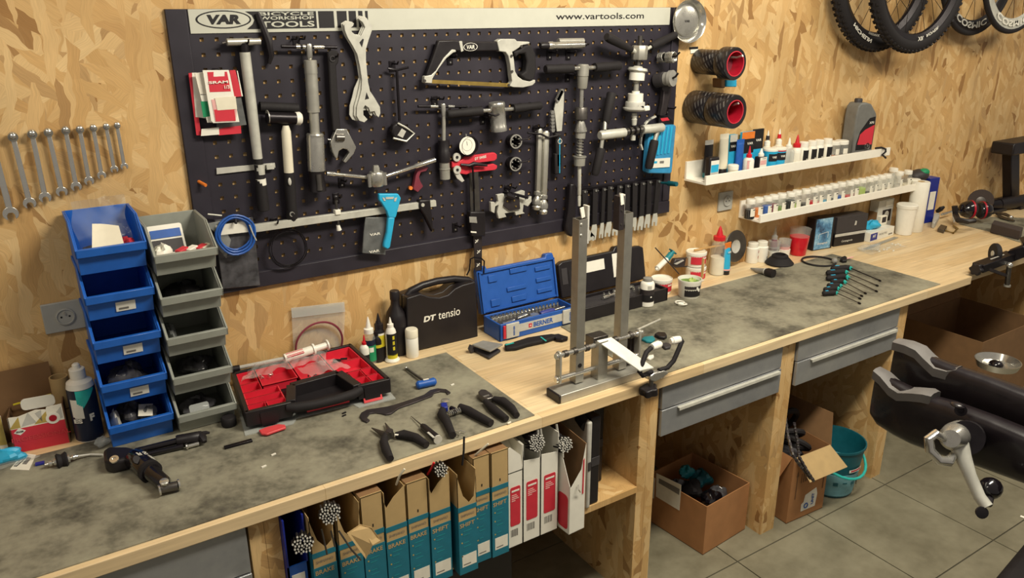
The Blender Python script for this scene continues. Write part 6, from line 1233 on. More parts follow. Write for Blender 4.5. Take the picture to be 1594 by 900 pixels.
MB().slab([(0.9641,-0.2337),(0.9901,-0.2386),(0.9942,-0.26),(1.002,-0.2775),(0.9934,-0.2864),(0.9698,-0.2864),(0.9564,-0.2714)],H+.001,H+.014).build('jaws','black_metal',t,bevel=.003)
MB().bar((0.7826,-0.2284,0.8376),(0.8146,-0.2287,0.8376),.006,.0015).bar((0.917,-0.2382,0.8376),(0.912,-0.2759,0.8376),.005,.0015).build('turquoise_line','turquoise',t)
# ---------------------------------------------------------------- hand tools on the rubber mat
t=thing('hex_key','blue T-handled hex key on the mat','hex key',(0.4391,-0.3253,0.8238))
a,b_=Vector((0.407,-0.3311,0.8358)),Vector((0.4675,-0.3376,0.8358))
MB().seg(a,b_,[(0,.008),(.08,.0125),(.3,.0115),(.5,.0125),(.7,.0115),(.92,.0125),(1,.008)],12).build('handle','blue',t)
MB().cyl((0.4401,-0.3047,0.8338),(0.4378,-0.198,0.8308),.0042,n=6).build('shaft','dark_steel',t); MB().ball((0.438,-0.196,0.8308),.006,8).build('ball_end','steel',t)
MB().bar(a.lerp(b_,.36)+Vector((0,0,.0126)),a.lerp(b_,.64)+Vector((0,0,.0126)),.006,.001).build('marking','white',t)
t=MB().slab([(0.199,-0.4009),(0.2113,-0.3843),(0.2308,-0.3763),(0.2845,-0.3907),(0.3061,-0.3921),(0.3724,-0.3877),(0.4058,-0.3828),(0.4339,-0.3664),(0.4567,-0.3685),(0.4747,-0.3871),(0.4766,-0.4115),(0.4635,-0.4166),(0.4658,-0.3998),(0.4537,-0.389),(0.4344,-0.3881),(0.4212,-0.4021),(0.3608,-0.411),(0.3097,-0.416),(0.2794,-0.4337),(0.2626,-0.4308),(0.2558,-0.418),(0.2452,-0.4052),(0.2294,-0.4005),(0.212,-0.4177),(0.2143,-0.4354),(0.2026,-0.442),(0.196,-0.4248)],HM,HM+.005).build('hook_spanner','gunmetal',bevel=.001,label='dark steel double hook spanner on the mat',cat='spanner')
def handle(pts,r,n=10): return MB().tube(pts,r,n)
def flat(b,z0,s):   # squash a tube towards the mat
    for i,v in enumerate(b.v): b.v[i]=Vector((v.x,v.y,z0+(v.z-z0)*s))
    return b
zc=HM+.011
t=thing('pliers','needle-nose pliers opened wide on the mat','pliers',(0.2187,-0.5462,0.8238))
handle([(0.2125,-0.5427,0.8348),(0.1932,-0.5739,0.8348),(0.1811,-0.6153,0.8348),(0.1732,-0.6576,0.8348)],[.008,.011,.012,.009]).build('handle','black_rubber',t)
handle([(0.2321,-0.5595,0.8348),(0.2518,-0.5688,0.8348),(0.271,-0.6001,0.8348),(0.2778,-0.6479,0.8348)],[.008,.013,.012,.009]).build('handle','black_rubber',t)
MB().tube([(0.2164,-0.5565,0.8348),(0.2052,-0.5208,0.8338),(0.1984,-0.4853,0.8318)],[.010,.006,.0015],8).build('jaw','dark_steel',t); MB().tube([(0.2229,-0.5534,0.8348),(0.2303,-0.5223,0.8338),(0.2394,-0.4814,0.8318)],[.010,.006,.0015],8).build('jaw','dark_steel',t)
MB().lathe([(.010,0),(.010,.018)],(0.2239,-0.5427,0.8258),n=14).build('pivot','gunmetal',t); MB().bar((0.2244,-0.5737,0.8458),(0.2316,-0.58,0.8458),.006,.001).build('marking','white',t)
t=thing('awl','small black-handled awl on the mat','awl',(0.3148,-0.6025,0.8238))
MB().seg((0.314,-0.5508,0.8338),(0.3135,-0.6392,0.8348),[(0,.006),(.1,.009),(.9,.0115),(1,.0115)],12).build('handle','black_plastic',t); MB().cyl((0.3148,-0.5492,0.8328),(0.3167,-0.4781,0.8278),.002,.0008).build('spike','dark_steel',t)
MB().cyl((0.3139,-0.6372,0.8348),(0.3137,-0.6422,0.8348),.0118).build('end_cap','grey_pale',t); MB().bar((0.3021,-0.6083,0.8448),(0.3015,-0.6431,0.8458),.006,.001).build('label','grey_pale',t)
t=thing('cable_cutter','cable cutter with a coil spring between black grips','pliers',(0.3996,-0.5663,0.8238))
handle([(0.4054,-0.4981,0.8358),(0.3844,-0.5301,0.8358),(0.3777,-0.5699,0.8358),(0.3656,-0.6087,0.8358),(0.3555,-0.6434,0.8358)],[.008,.013,.012,.011,.010]).build('handle','black_rubber',t)
handle([(0.4479,-0.5179,0.8358),(0.4555,-0.5483,0.8358),(0.4638,-0.5991,0.8358),(0.4723,-0.6445,0.8358)],[.010,.013,.012,.010]).build('handle','black_rubber',t)
MB().tube([(0.4235,-0.5102,0.8358),(0.4263,-0.5222,0.8358),(0.4182,-0.5402,0.8358)],.007).build('inner_arm','black_metal',t)
MB().bar((0.4036,-0.5119,0.8368),(0.4154,-0.4831,0.8368),.018,.016).build('neck','blue_deep',t,bevel=.003); MB().lathe([(.013,0),(.013,.014),(.006,.017)],(0.4275,-0.4707,0.8278),n=14).build('pivot','steel',t)
a,b_=Vector((0.4013,-0.5355,0.8358)),Vector((0.4411,-0.5345,0.8358)); d_=(b_-a).normalized(); e1=d_.orthogonal().normalized(); e2=d_.cross(e1)
MB().tube([a.lerp(b_,i/56)+e1*.0065*math.cos(i*.785)+e2*.0065*math.sin(i*.785) for i in range(57)],.0016,5).build('spring','chrome',t)
MB().tube([(0.3735,-0.6202,0.8298),(0.3882,-0.6266,0.8318),(0.3961,-0.6369,0.8288)],.0016).tube([(0.3685,-0.6357,0.8298),(0.3732,-0.6467,0.8318),(0.3823,-0.6336,0.8298)],.0016).build('locking_wire','chrome',t)
t=thing('side_cutters','side cutters with black grips at the mat corner','pliers',(0.5449,-0.5807,0.8238))
handle([(0.5243,-0.5275,0.8348),(0.5192,-0.5715,0.8348),(0.5174,-0.612,0.8348),(0.5193,-0.6458,0.8348)],[.008,.0125,.012,.009]).build('handle','black_rubber',t)
handle([(0.5519,-0.5282,0.8348),(0.5654,-0.5548,0.8348),(0.5638,-0.6011,0.8348),(0.5535,-0.6442,0.8348)],[.008,.013,.012,.009]).build('handle','black_rubber',t)
MB().slab([(0.5311,-0.476),(0.5474,-0.4657),(0.5579,-0.4755),(0.5584,-0.5078),(0.551,-0.5297),(0.5296,-0.5287),(0.5239,-0.5117),(0.5244,-0.4942)],HM+.002,HM+.018).build('jaws','dark_steel',t,bevel=.003); MB().bar((0.5273,-0.5116,0.8423),(0.5458,-0.5122,0.8423),.006,.001).build('painted_highlight','steel',t)  # thin bar of paler steel paints a highlight onto the jaws
# ---------------------------------------------------------------- wheel truing stand
t=thing('truing_stand','steel wheel truing stand with two tall square posts','truing stand',(.85,-.60,H))
zs=H+.0265
MB().box((.708,-.637,H+.0005),(1.015,-.572,zs)).build('base_tube','satin',t,bevel=.002)
MB().box((.702,-.636,H+.001),(.709,-.573,zs-.0005)).build('end_cap','black_plastic',t,bevel=.002)
mat('post_steel','A8A59C',.36,metal=.75,var=.08)
def post(x0,x1,y0,y1,z0,z1):
    T=.0025
    b=MB()
    vs=[(x,y,z) for z in (z0,z1) for (x,y) in ((x0,y0),(x1,y0),(x1,y1),(x0,y1),(x0+T,y0+T),(x1-T,y0+T),(x1-T,y1-T),(x0+T,y1-T))]
    fs=[]
    for k in range(4):
        l=(k+1)%4; fs+=[(k,l,8+l,8+k),(8+k,8+l,12+l,12+k),(12+k,12+l,4+l,4+k)]
    return b.add(vs,fs)
post(.783,.812,-.605,-.575,zs+.004,1.338).build('post','post_steel',t,smooth=False)
post(.946,.975,-.605,-.575,zs+.004,1.333).build('post','post_steel',t,smooth=False)
for z_ in (1.325,1.295): MB().ball((.790,-.605,z_),.0045,8,(1,.5,1)).build('rivet','satin',t)
for x in (.797,.961): MB().cyl((x,-.6052,H+.085),(x,-.6068,H+.085),.0065).build('hole','ink',t)
# axle tabs at the post tops
MB().box((.815,-.600,1.265),(.822,-.578,1.372)).build('axle_tab','grey_pale',t,bevel=.001); MB().bar((.806,-.592,1.340),(.800,-.592,1.368),.012,.004,(0,1,0)).build('tab_hook','white',t)
MB().box((.922,-.606,1.288),(.941,-.580,1.385)).build('axle_tab','gunmetal',t,bevel=.001); MB().box((.942,-.600,1.30),(.947,-.578,1.388)).build('axle_tab','grey_pale',t,bevel=.001); MB().bar((.931,-.606,1.362),(.927,-.606,1.392),.011,.004,(0,1,0)).build('tab_hook','white',t)
for z_ in (1.345,1.305): MB().cyl((.931,-.606,z_),(.931,-.6075,z_),.003).build('rivet','dark_steel',t)
# links and rods
MB().cyl((.722,-.600,H+.132),(1.022,-.600,H+.132),.0075).build('upper_rod','chrome',t); MB().cyl((.728,-.600,H+.060),(1.022,-.600,H+.060),.0068).build('lower_rod','chrome',t)
for x in (.724,1.020):
    MB().prism(rrect(-.011,.045,.011,.146,.010),(x-.004,-.602,H),(0,1,0),(0,0,1),.007).build('link_plate','satin',t,bevel=.001)
    for z_ in (.060,.132): MB().lathe([(.009,0),(.010,.003),(.008,.008)],(x-.004,-.602,H+z_),(-1,0,0),12).build('link_nut','chrome',t)
for x in (.742,.775,.818,.925,.985): MB().cyl((x,-.600,H+.132),(x+.012,-.600,H+.132),.0105).build('rod_collar','dark_steel',t)
post(.855,.890,-.618,-.584,zs,H+.145).build('centre_post','post_steel',t,smooth=False); MB().box((.850,-.60,H+.122),(.905,-.560,H+.155)).build('pivot_block','dark_steel',t,bevel=.002)
for x in (.99,1.005,1.018): MB().box((x,-.585,H+.03),(x+.006,-.560,H+.125)).build('guide_blade','gunmetal',t)
pa=[Vector(p) for p in ((0.8552,-0.6072,0.9706),(0.9064,-0.6108,0.9706),(0.9877,-0.71,0.8906),(0.9397,-0.7031,0.8906))]
MB().add(pa+[p-Vector((0,0,.004)) for p in pa],[(0,3,2,1),(4,5,6,7),(0,1,5,4),(1,2,6,5),(2,3,7,6),(3,0,4,7)]).build('caliper_arm','alu_white',t,bevel=.0006)
MB().cyl((1.048,-0.565,0.945),(1.302,-0.4,0.8695),.0035).build('lever_rod','alu_white',t); MB().lathe([(.009,0),(.010,.006),(.007,.014)],(1.024,-.60,H+.132),(1,0,0),12).build('lever_nut','steel',t)
# caliper fork with white tips and star knob
def g(y,*pts): return pts
ctr_=Vector((1.017,-0.69,0.8523))
MB().tube([(0.9997,-0.69,0.866),(0.9596,-0.695,0.8657),(0.9463,-0.695,0.8802),(0.9613,-0.69,0.9072),(0.983,-0.68,0.9289),(1.006,-0.675,0.9359)],.0072,10).build('fork_arm','black_rubber',t)
MB().tube([(1.027,-0.69,0.8626),(1.062,-0.69,0.8629),(1.086,-0.69,0.8792),(1.102,-0.69,0.9089),(1.121,-0.685,0.9341),(1.117,-0.68,0.9395)],.0072,10).build('fork_arm','black_rubber',t)
MB().seg((1.008,-0.675,0.9367),(1.047,-0.67,0.9364),[(0,.010),(.3,.012),(.8,.0125),(.82,.0105),(1,.009)]).build('white_tip','white_plastic',t)
MB().seg((1.117,-0.68,0.9387),(1.083,-0.674,0.9373),[(0,.010),(.3,.012),(.8,.0125),(.82,.0105),(1,.009)]).build('white_tip','white_plastic',t)
MB().plate([(0.9866,0.8558),(1.002,0.8629),(1.043,0.8614),(1.061,0.8529),(1.06,0.8456),(1.04,0.8378),(1.008,0.8331),(0.9898,0.8419)],-.678,-.698).build('fork_block','steel',t,bevel=.004)
MB().cyl((0.9992,-0.69,0.842),(0.9994,-0.69,0.8195),.007).build('knob_stem','dark_steel',t)
kc=Vector((0.9939,-0.69,0.8079)); sp_=[]
for i in range(40):
    a=2*math.pi*i/40; rr=.0255+.0035*math.cos(5*a); sp_.append((rr*math.cos(a),rr*math.sin(a)))
MB().prism(sp_,kc-Vector((0,0,.013)),Vector((1,0,.15)).normalized(),Vector((0,1,0)),.024).build('star_knob','black_plastic',t,bevel=.004,seg=3)
# loose clips behind the fork
MB().slab([(1.198,-0.4262),(1.218,-0.4157),(1.248,-0.4276),(1.236,-0.4512),(1.21,-0.4633),(1.198,-0.4492)],HM,HM+.008).build('teal_clip','teal',bevel=.002,label='small teal clip on the mat behind the stand fork',cat='clip')
MB().slab([(1.257,-0.4238),(1.279,-0.4169),(1.298,-0.4332),(1.283,-0.4591),(1.265,-0.465),(1.253,-0.4508)],HM,HM+.012).build('black_clip','black_plastic',bevel=.003,label='glossy black clip beside the teal clip',cat='clip')
MB().slab([(1.219,-0.4977),(1.243,-0.4942),(1.247,-0.5165),(1.228,-0.5315),(1.208,-0.529)],HM,HM+.010).build('black_clip','dark_grey',bevel=.003,label='dull black clip between the white fork tips',cat='clip')
MB().slab([(1.107,-0.5529),(1.126,-0.5395),(1.144,-0.5433),(1.133,-0.5571),(1.11,-0.5625)],HM,HM+.008).build('white_bung','white_plastic',bevel=.002,label='small white bung on the mat behind the left fork arm',cat='bung')
# ---------------------------------------------------------------- pots and bottles along the back
c=Vector((1.431,-0.1976,0.8238))+Vector((.012,.018,0))
t=turned('sealant_bottle','stout white bottle with black label and grey cap','bottle',(c.x,c.y,HM),[('body','white_plastic',[(.024,0),(.0265,.003),(.0265,.086),(.023,.094),(.016,.098)]),('label','gunmetal',[(.0268,.020),(.0268,.068)]),('label_band','ink',[(.0270,.024),(.0270,.048)]),('cap','grey',[(.0175,.097),(.0175,.108),(.016,.109)])],n=26)
arc('label_mark','grey_pale',t,.0269,.070,.084,-130,-95,4); arc('label_mark','white',t,.0272,.038,.043,-105,-92,2)
c=Vector((1.63,-0.2266,0.8238))+Vector((.018,.032,0))
t=turned('open_tub','white open tub of green grease with dark label','tub',(c.x,c.y,HM),[('tub','white_plastic',[(.0385,0),(.040,.002),(.0445,.062),(.0462,.066),(.0462,.072),(.0435,.072),(.041,.050),(0,.050)]),('grease','green_leaf',[(.0415,.051),(.041,.058),(.02,.062)])],n=30)
a_=arc('label','ink',t,.0424,.010,.044,-160,-62,12); arc('label_band','gunmetal',t,.0437,.040,.052,-160,-62,12)
for a,z_ in ((-98,.040),(-92,.034),(-86,.029)): arc('label_mark','white',t,.0440,z_,z_+.009,a,a+10,3)
crumple('grease_lump','lump of pale green grease in the open tub','pale_green',c.x+.006,c.y-.004,HM+.063,.016,.014,.010,'grease',31,8)
MB().cyl((1.592,-0.19,0.9225),(1.49,-0.16,1.036),.0022).build('wire_rod','gunmetal',label='thin dark rod sticking out of the grease tub',cat='rod')
MB().bar((1.702,-0.205,0.891),(1.712,-0.195,0.9648),.005,.010,(0,1,0)).build('wooden_stick','wood_stick',label='flat wooden stick standing in the grease tub',cat='stick')
def red_tub(label,p,y,z0,top=True):
    t=turned('lidded_tub',label,'tub',(p[0],y,z0),[('tub','white_plastic',[(.036,0),(.038,.002),(.041,.052)]),('rim','white',[(.0425,.050),(.0425,.060),(.040,.062),(.039,.056),(0,.055)])],n=26)
    arc('label','red_print',t,.0406,.014,.046,-165,-20,14); arc('label_print','white',t,.0412,.036,.042,-95,-60,6); return t
red_tub('white tub with red label behind the stout bottle',(1.592,),-.098,H+.0005)
red_tub('white tub with red label under another tub',(1.815,),-.062,H+.0005)
t=red_tub('white tub with red label stacked on another tub',(1.812,),-.062,H+.064)
INV[MB().lathe([(.0395,.0555),(.0395,.058)],n=24).build('grease','cream',t).name]=Matrix()
MB().bar((1.80,-.062,H+.130),(1.991,-0.055,0.9441),.008,.005).build('brush_handle','wood_stick',label='pale wooden brush handle lying on the stacked tub',cat='brush')
t=thing('foil_pouch','grey and silver foil pouch behind the tubs','pouch',(1.747,-0.05,0.8966))
MB().plate([(1.693,0.9004),(1.705,0.9276),(1.808,0.9158),(1.796,0.8774),(1.711,0.888)],-.03,-.055).build('pouch','gunmetal',t,bevel=.006); MB().plate([(1.696,0.9095),(1.745,0.9189),(1.752,0.9133),(1.711,0.9036)],-.055,-.0565).build('print','grey_pale',t); MB().plate([(1.763,0.9218),(1.79,0.9189),(1.781,0.8876),(1.757,0.8896)],-.055,-.0565).build('print','kraft_dark',t)
t=thing('teal_syringe','white syringe with teal plunger leaning behind the bottle','syringe',(1.626,-0.06,0.9074))
MB().seg((1.585,-0.07,0.9085),(1.662,-0.05,0.9341),[(0,.004),(.1,.005),(.12,.011),(1,.011)]).build('barrel','white_plastic',t); MB().seg((1.659,-0.05,0.9323),(1.697,-0.045,0.9582),[(0,.012),(.7,.012),(.75,.010),(1,.010)]).build('plunger','teal',t); MB().bar((1.68,-0.045,0.9699),(1.712,-0.045,0.9466),.012,.005).build('thumb_rest','teal_dark',t)
MB().torus((1.562,-0.2335,0.8268),(0,0,1),.0165,.003,24,6).build('white_ring','white',label='white plastic ring lying on the mat',cat='ring')
MB().torus((1.551,-0.257,0.8308),(.12,.1,1),.0165,.003,24,6).build('white_ring','white',label='white plastic ring lying on the other ring',cat='ring')
# disc, clear bottle, sky tube
t=thing('brake_disc','grey metal disc leaning against the wall','disc',(2.099,-0.02,0.8312))
c=Vector((2.083,-0.025,0.9124)); MB().lathe([(.030,0),(.068,0),(.070,.003),(.068,.006),(.030,.006),(.030,0)],c,(.05,-1,.12),36,caps=False).build('disc','dark_steel',t); MB().lathe([(.0,.001),(.026,.001),(.030,.004),(.034,.004)],c,(.05,-1,.12),28,caps=False).build('hub','grey_pale',t)
t=nozzle_bottle('clear squeeze bottle with red nozzle cap',(1.949,1.002)[0],-.055,H+.0005,.032,.150,'jar_clear','red',.058,group='clear bottles on the bench',name='squeeze_bottle',neck=.62)
INV[MB().lathe([(.030,.002),(.0305,.01),(.0305,.075)],n=16).build('liquid','cream',t).name]=Matrix()
p=(1.976,-0.0943,0.8206)
t=local(thing('squeeze_tube','sky blue tube with orange top standing on black cap','tube',(p[0],p[1]+.015,H+.0005),R(8)))
b=MB(); n=16; lv=[(.018,.019,.017),(.022,.0195,.017),(.07,.0195,.012),(.105,.0205,.005),(.118,.0205,.002)]
for i,(z0,rx,ry) in enumerate(lv): b.v+=[Vector((rx*math.cos(2*math.pi*k/n),ry*math.sin(2*math.pi*k/n),z0)) for k in range(n)]
for i in range(4): b.f+=[[i*n+k,i*n+(k+1)%n,(i+1)*n+(k+1)%n,(i+1)*n+k] for k in range(n)]
lprep(b.build('tube_body','sky',t)); lprep(MB().box((-.0205,-.0025,.112),(.0205,.0025,.138)).build('crimp','orange',t,bevel=.001)); lprep(MB().lathe([(.0155,0),(.016,.002),(.0165,.018)],n=18).build('cap','black_plastic',t)); lprep(MB().prism([(-.018,.086),(.018,.086),(.020,.114),(-.020,.114)],(0,-.0098,0),(1,0,0),(0,.18,.98),.003).build('emblem_band','ink',t)); lprep(MB().lathe([(.0197,.020),(.0197,.026)],n=16,ex=1).build('foot_band','pink',t))
text('lettering','VAR','white',t,(p[0]-.001,p[1]+.0015,H+.100),Vector((1,.14,0)),EZ,.024,.009,bold=.03)
p=(1.977,-0.06,0.8443)
t=pack('printed_tube','slim black and white printed tube beside the sky one','tube',p[0],-.06,H+.0005,.020,.085,.016,'ink',[('print','white',.1,.1,.9,.4)],rz=R(5))
# white bottles further along
for k,(q,h,lb) in enumerate((((2.2,-0.018,0.8206),.088,'white supplement bottle with red print'),((2.245,-0.0315,0.8206),.090,'white bottle with barcode beside the printed one'))):
    t=turned('white_bottle',lb,'bottle',(q[0],q[1]+.006-.012,H+.0005),[('body','white_plastic',[(.026,0),(.027,.003),(.027,h*.74),(.022,h*.80)]),('cap','white',[(.0225,h*.80),(.0225,h),(.020,h+.002)])],n=22)
    if k==0:
        for z_ in (.02,.045): arc('print','red_deep',t,.0273,z_,z_+.012,-75,-55,3)
    else: arc('barcode','grey',t,.0273,.012,.026,-85,-60,4)
q=(2.322,0.0007,0.8206)
nozzle_bottle('dark little bottle with clear nozzle by the white bottles',q[0]+.01,-.030,H+.0005,.015,.085,'wine','clear_hard',.06,group='small bottles by the red cup',neck=.7)
for q,lb,m_ in (((2.323,-0.0341,0.8206),'clear stacked cup with white lower cup','clear_hard'),((2.384,-0.0408,0.8206),'clear stacked cup with pink band','pink')):
    turned('small_cup',lb,'cup',(q[0],q[1]-.006,H+.0005),[('lower_cup','white_plastic',[(.024,0),(.025,.002),(.027,.036),(.022,.036)]),('band',m_,[(.0235,.036),(.0255,.050)]),('upper_cup','clear_hard',[(.0255,.050),(.028,.080),(.027,.080)])],n=22)
q=(2.463,-0.0503,0.8206)
t=turned('measuring_cup','clear plastic cup half full of red fluid','cup',(q[0],q[1]-.012,H+.0005),[('cup','jar_clear',[(.033,0),(.034,.002),(.046,.118),(.0475,.119),(.0475,.122)]),('fluid','red_liquid',[(.0335,.001),(.0348,.003),(.0431,.086),(.02,.087)])],n=26)
# dark book box, two black boxes
t=thing('shoe_box','black presentation box with icy blue picture and white script','box',(2.546,-0.062,0.8206))
a,b_=Vector((2.544,-0.0608,0.8206)),Vector((2.664,-0.0781,0.8206)); 
p0=Vector((2.560,-.066,H+.0005)); d_=Vector((1,-.14,0)).normalized(); n_=Vector((-d_.y,d_.x,0)); bw=.118; bh=.150
MB().prism([(0,0),(bw,0),(bw,bh),(0,bh)],p0,d_,EZ,-.052).build('box','black_plastic',t,bevel=.001)
MB().prism([(.006,.004),(bw-.012,.004),(bw-.012,bh-.002),(.006,bh-.002)],p0-n_*.0002,d_,EZ,.0008).build('picture','blue_pict' if 'blue_pict' in MATS else patchy('blue_pict',[(.4,'1E3A5C'),(.55,'4E86AE'),(.75,'A9D0E0')],9,.3),t)
text('lettering','Campagnolo','white',t,p0+d_*.056+EZ*.030-n_*.0012,d_,EZ,.062,.013,bold=.01,shear=.2)
for pts in (((.03,.055),(.03,.075)),((.03,.075),(.085,.082)),((.085,.082),(.085,.055))): MB().bar(p0+d_*pts[0][0]+EZ*pts[0][1]-n_*.0012,p0+d_*pts[1][0]+EZ*pts[1][1]-n_*.0012,.0014,.0005,n_).build('outline','white',t)
for lb,z0,h,dx in (('black box with white script under the other black box',H+.0005,.060,0),('plain black box stacked on the scripted one',H+.0615,.078,.004)):
    t=thing('black_box',lb,'box',(2.80+dx,-.06,z0)); p0=Vector((2.700+dx,-.078,z0)); bw=.195
    MB().prism([(0,0),(bw,0),(bw,h),(0,h)],p0,d_,EZ,-.070).build('box','black_plastic' if z0<H+.01 else 'dark_grey',t,bevel=.001)
    if z0<H+.01: MB().prism([(0,h-.014),(bw,h-.014),(bw,h-.001),(0,h-.001)],p0-n_*.0002,d_,EZ,.0008).build('pale_band','grey_pale',t); text('lettering','Campagnolo','white',t,p0+d_*.08+EZ*.02-n_*.0006,d_,EZ,.07,.012,shear=.2)
    else: MB().prism([(.112,.030),(.124,.030),(.126,.048),(.116,.052)],p0-n_*.0002,d_,EZ,.0008).build('emblem','grey_pale',t)
# long white flat box with purple end, glove, bag, rule
t=thing('flat_box','long white flat box with violet printed end','box',(3.049,-0.0252,0.8206))
a,b_=Vector((2.905,-.128,H+.0005)),Vector((3.12,-.112,H+.0005)); d_=(b_-a).normalized(); n_=Vector((-d_.y,d_.x,0)); L=(b_-a).length
MB().prism([(0,0),(L,0),(L,.045),(0,.045)],a,d_,EZ,-.058).build('box','white',t,bevel=.001); MB().prism([(0,.006),(.06,.006),(.06,.040),(0,.040)],a-n_*.0002,d_,EZ,.0008).build('end_print','blue_deep',t); text('lettering','MICROTEC','grey_ink',t,a+d_*.112+EZ*.026-n_*.0006,d_,EZ,.075,.009)
for x_ in (.165,): MB().prism([(x_,.010),(x_+.035,.010),(x_+.035,.016),(x_,.016)],a-n_*.0002,d_,EZ,.0008).build('print','grey_ink',t)
text('lettering','MT','white',t,a+d_*.032+EZ*.026-n_*.0012,d_,EZ,.028,.014,bold=.03)
crumple('rubber_glove','crumpled turquoise rubber glove on the boxes','sky',2.985,-.075,H+.064,.055,.03,.020,'glove',41)
t=pack('white_carton','small white open carton beside the glove','box',3.09,-.045,H+.0462,.055,.045,.05,'paper',[('opening','gunmetal',.2,.3,.8,.9)])
crumple('clear_bag','clear bag of small white parts on the wood','bag_film',2.80,-.20,H+.012,.07,.035,.010,'bag',42)
MB().grid(lambda u,v:(2.72+.26*u,-.185-.08*v+.01*math.sin(5*u),H+.002+.004*abs(math.sin(9*u+4*v))),16,8).build('clear_sheet','bag_film',label='loose clear film spread before the black boxes',cat='film')
MB().bar((2.786,-0.1862,0.8226),(3.088,-0.1473,0.8226),.020,.003).build('steel_rule','satin',label='short steel rule lying before the flat box',cat='rule')
for k in range(12):
    rnd=random.Random(70+k); x=2.78+rnd.uniform(0,.22); y_=-.20-rnd.uniform(0,.08); MB().bar((x,y_,H+.002),(x+.012,y_+.004,H+.003),.006,.003).build('white_shred','white',label='small white plastic shred on the wood by the clear bag',cat='shred',group='white shreds by the clear bag')
# far containers
t=thing('grey_carton','grey carton with dark picture beneath the ledge end','box',(3.246,-0.0355,0.8206))
MB().box((3.06,-.050,H+.0005),(3.185,-.004,H+.165)).build('box','grey_pale',t,bevel=.001); MB().box((3.100,-.0510,H+.055),(3.170,-.0502,H+.115)).build('picture','gunmetal',t); MB().lathe([(.018,0),(.018,.0006)],(3.135,-.0512,H+.09),(0,-1,0),14).build('picture_print','grey_pale',t); MB().box((3.12,-.0515,H+.130),(3.175,-.0502,H+.158)).build('sticker','white',t); MB().box((3.058,-.048,H+.001),(3.0605,-.006,H+.11)).build('brown_side','kraft_dark',t)
t=pack('brown_carton','small brown carton standing behind the white cup','box',3.36,-.030,H+.0005,.09,.215,.05,'kraft',[('dark_panel','kraft_dark',.6,.2,.9,.8)])  # darker kraft rectangle on the carton front
turned('white_cup','tall white plastic cup with lid','cup',(3.180,-.125,H+.0005),[('cup','white_plastic',[(.036,0),(.038,.002),(.046,.135)]),('lid','white',[(.0485,.133),(.0490,.147),(.046,.150)])],n=26)
turned('paper_roll','tall white paper roll standing on the bench','roll',(3.275,-.120,H+.0005),[('roll','white',[(.040,0),(.0415,.002),(.0415,.246),(.039,.250),(.018,.250)]),('core','kraft',[(.018,.248),(.016,.2505),(.0,.2505)])],n=28)
t=thing('binder','blue lever arch binder with white spine label','binder',(3.50,-.10,H)); p0=Vector((3.445,-.070,H+.0005)); d_=Vector((1,-.10,0)).normalized(); n_=Vector((-d_.y,d_.x,0))
MB().prism([(0,0),(.075,0),(.075,.235),(0,.235)],p0,d_,EZ,-.055).build('cover','blue_deep',t,bevel=.002); MB().prism([(.015,.07),(.06,.07),(.06,.165),(.015,.165)],p0-n_*.0002,d_,EZ,.0008).build('spine_label','paper',t)
t=thing('cap_pile','dark cap with green patch on the tall white roll','cap',(3.43,-.05,H+.25)); pass
MB().ball((3.360,-.055,H+.262),.055,14,(1.1,.75,.55)).build('crown','dark_grey',t); MB().ball((3.372,-.07,H+.278),.034,12,(1.0,.7,.55)).build('patch','green',t)
# derailleur, ear defenders, grinder
t=thing('derailleur','silver and black derailleur lying on the wood','derailleur',(3.425,-0.2012,0.8206))
MB().slab([(3.401,-0.1397),(3.584,-0.0405),(3.627,-0.0425),(3.585,-0.0738),(3.444,-0.1381),(3.4,-0.154)],H+.0005,H+.03).build('bracket','grey_pale',t,bevel=.003); MB().tube([(3.628,-0.0314,0.8506),(3.634,-0.0485,0.8706),(3.648,-0.056,0.8806)],[.010,.013,.006]).build('hood','black_plastic',t); MB().slab([(3.356,-0.1965),(3.454,-0.157),(3.444,-0.196),(3.348,-0.2344)],H+.0005,H+.016).build('cage','dark_steel',t,bevel=.002); MB().seg((3.596,-0.0777,0.8506),(3.711,-0.071,0.8506),[(0,.006),(.3,.009),(.6,.006),(1,.010)]).build('arm','chrome',t); MB().bar((3.656,-0.1,0.8606),(3.578,-0.1567,0.8286),.008,.006).build('rod','white',t); MB().tube([(3.39,-0.2197,0.8266),(3.375,-0.2674,0.8266),(3.476,-0.2333,0.8266),(3.519,-0.1864,0.8266)],.004).build('wire','brass',t)
t=thing('ear_defenders','black ear defenders with red rings lying on the bench','ear defenders',(3.72,-0.1841,0.8206))
for ca,sg in (((3.548,-0.19,0.9075),.068),((3.729,-0.255,0.8913),-.062)):
    a=Vector(ca); a.z=max(a.z,H+.046); b_=a+Vector((.84,-.54,0))*sg; MB().seg(a,b_,[(0,.020),(.15,.034),(.5,.044),(.85,.045),(1,.040)],20).build('cup','black_gloss',t); MB().seg(a.lerp(b_,.72),a.lerp(b_,.86),[(0,.0462),(1,.0462)],20).build('red_ring','red_deep',t); MB().seg(a.lerp(b_,.98),a.lerp(b_,1.12),[(0,.040),(1,.034)],18).build('cushion','black_rubber',t)
MB().tube([(3.49,-0.19,0.9332),(3.494,-0.2,0.8902),(3.411,-0.26,0.8858),(3.432,-0.3,0.8848),(3.467,-0.31,0.8861)],.014).build('headband','black_plastic',t)
t=thing('angle_grinder','black angle grinder with upright worn disc','grinder',(4.002,-0.12,0.8267))
c=Vector((3.922,-0.1,0.8839)); MB().lathe([(.0,0),(.062,0),(.064,.003),(.062,.006),(0,.006)],c,(-.8,-.55,.1),36,caps=False).build('disc','brick_dark',t); MB().lathe([(.024,.006),(.024,.009),(.010,.012),(0,.012)],c,(-.8,-.55,.1),24,caps=False).build('disc_hub','dark_steel',t)
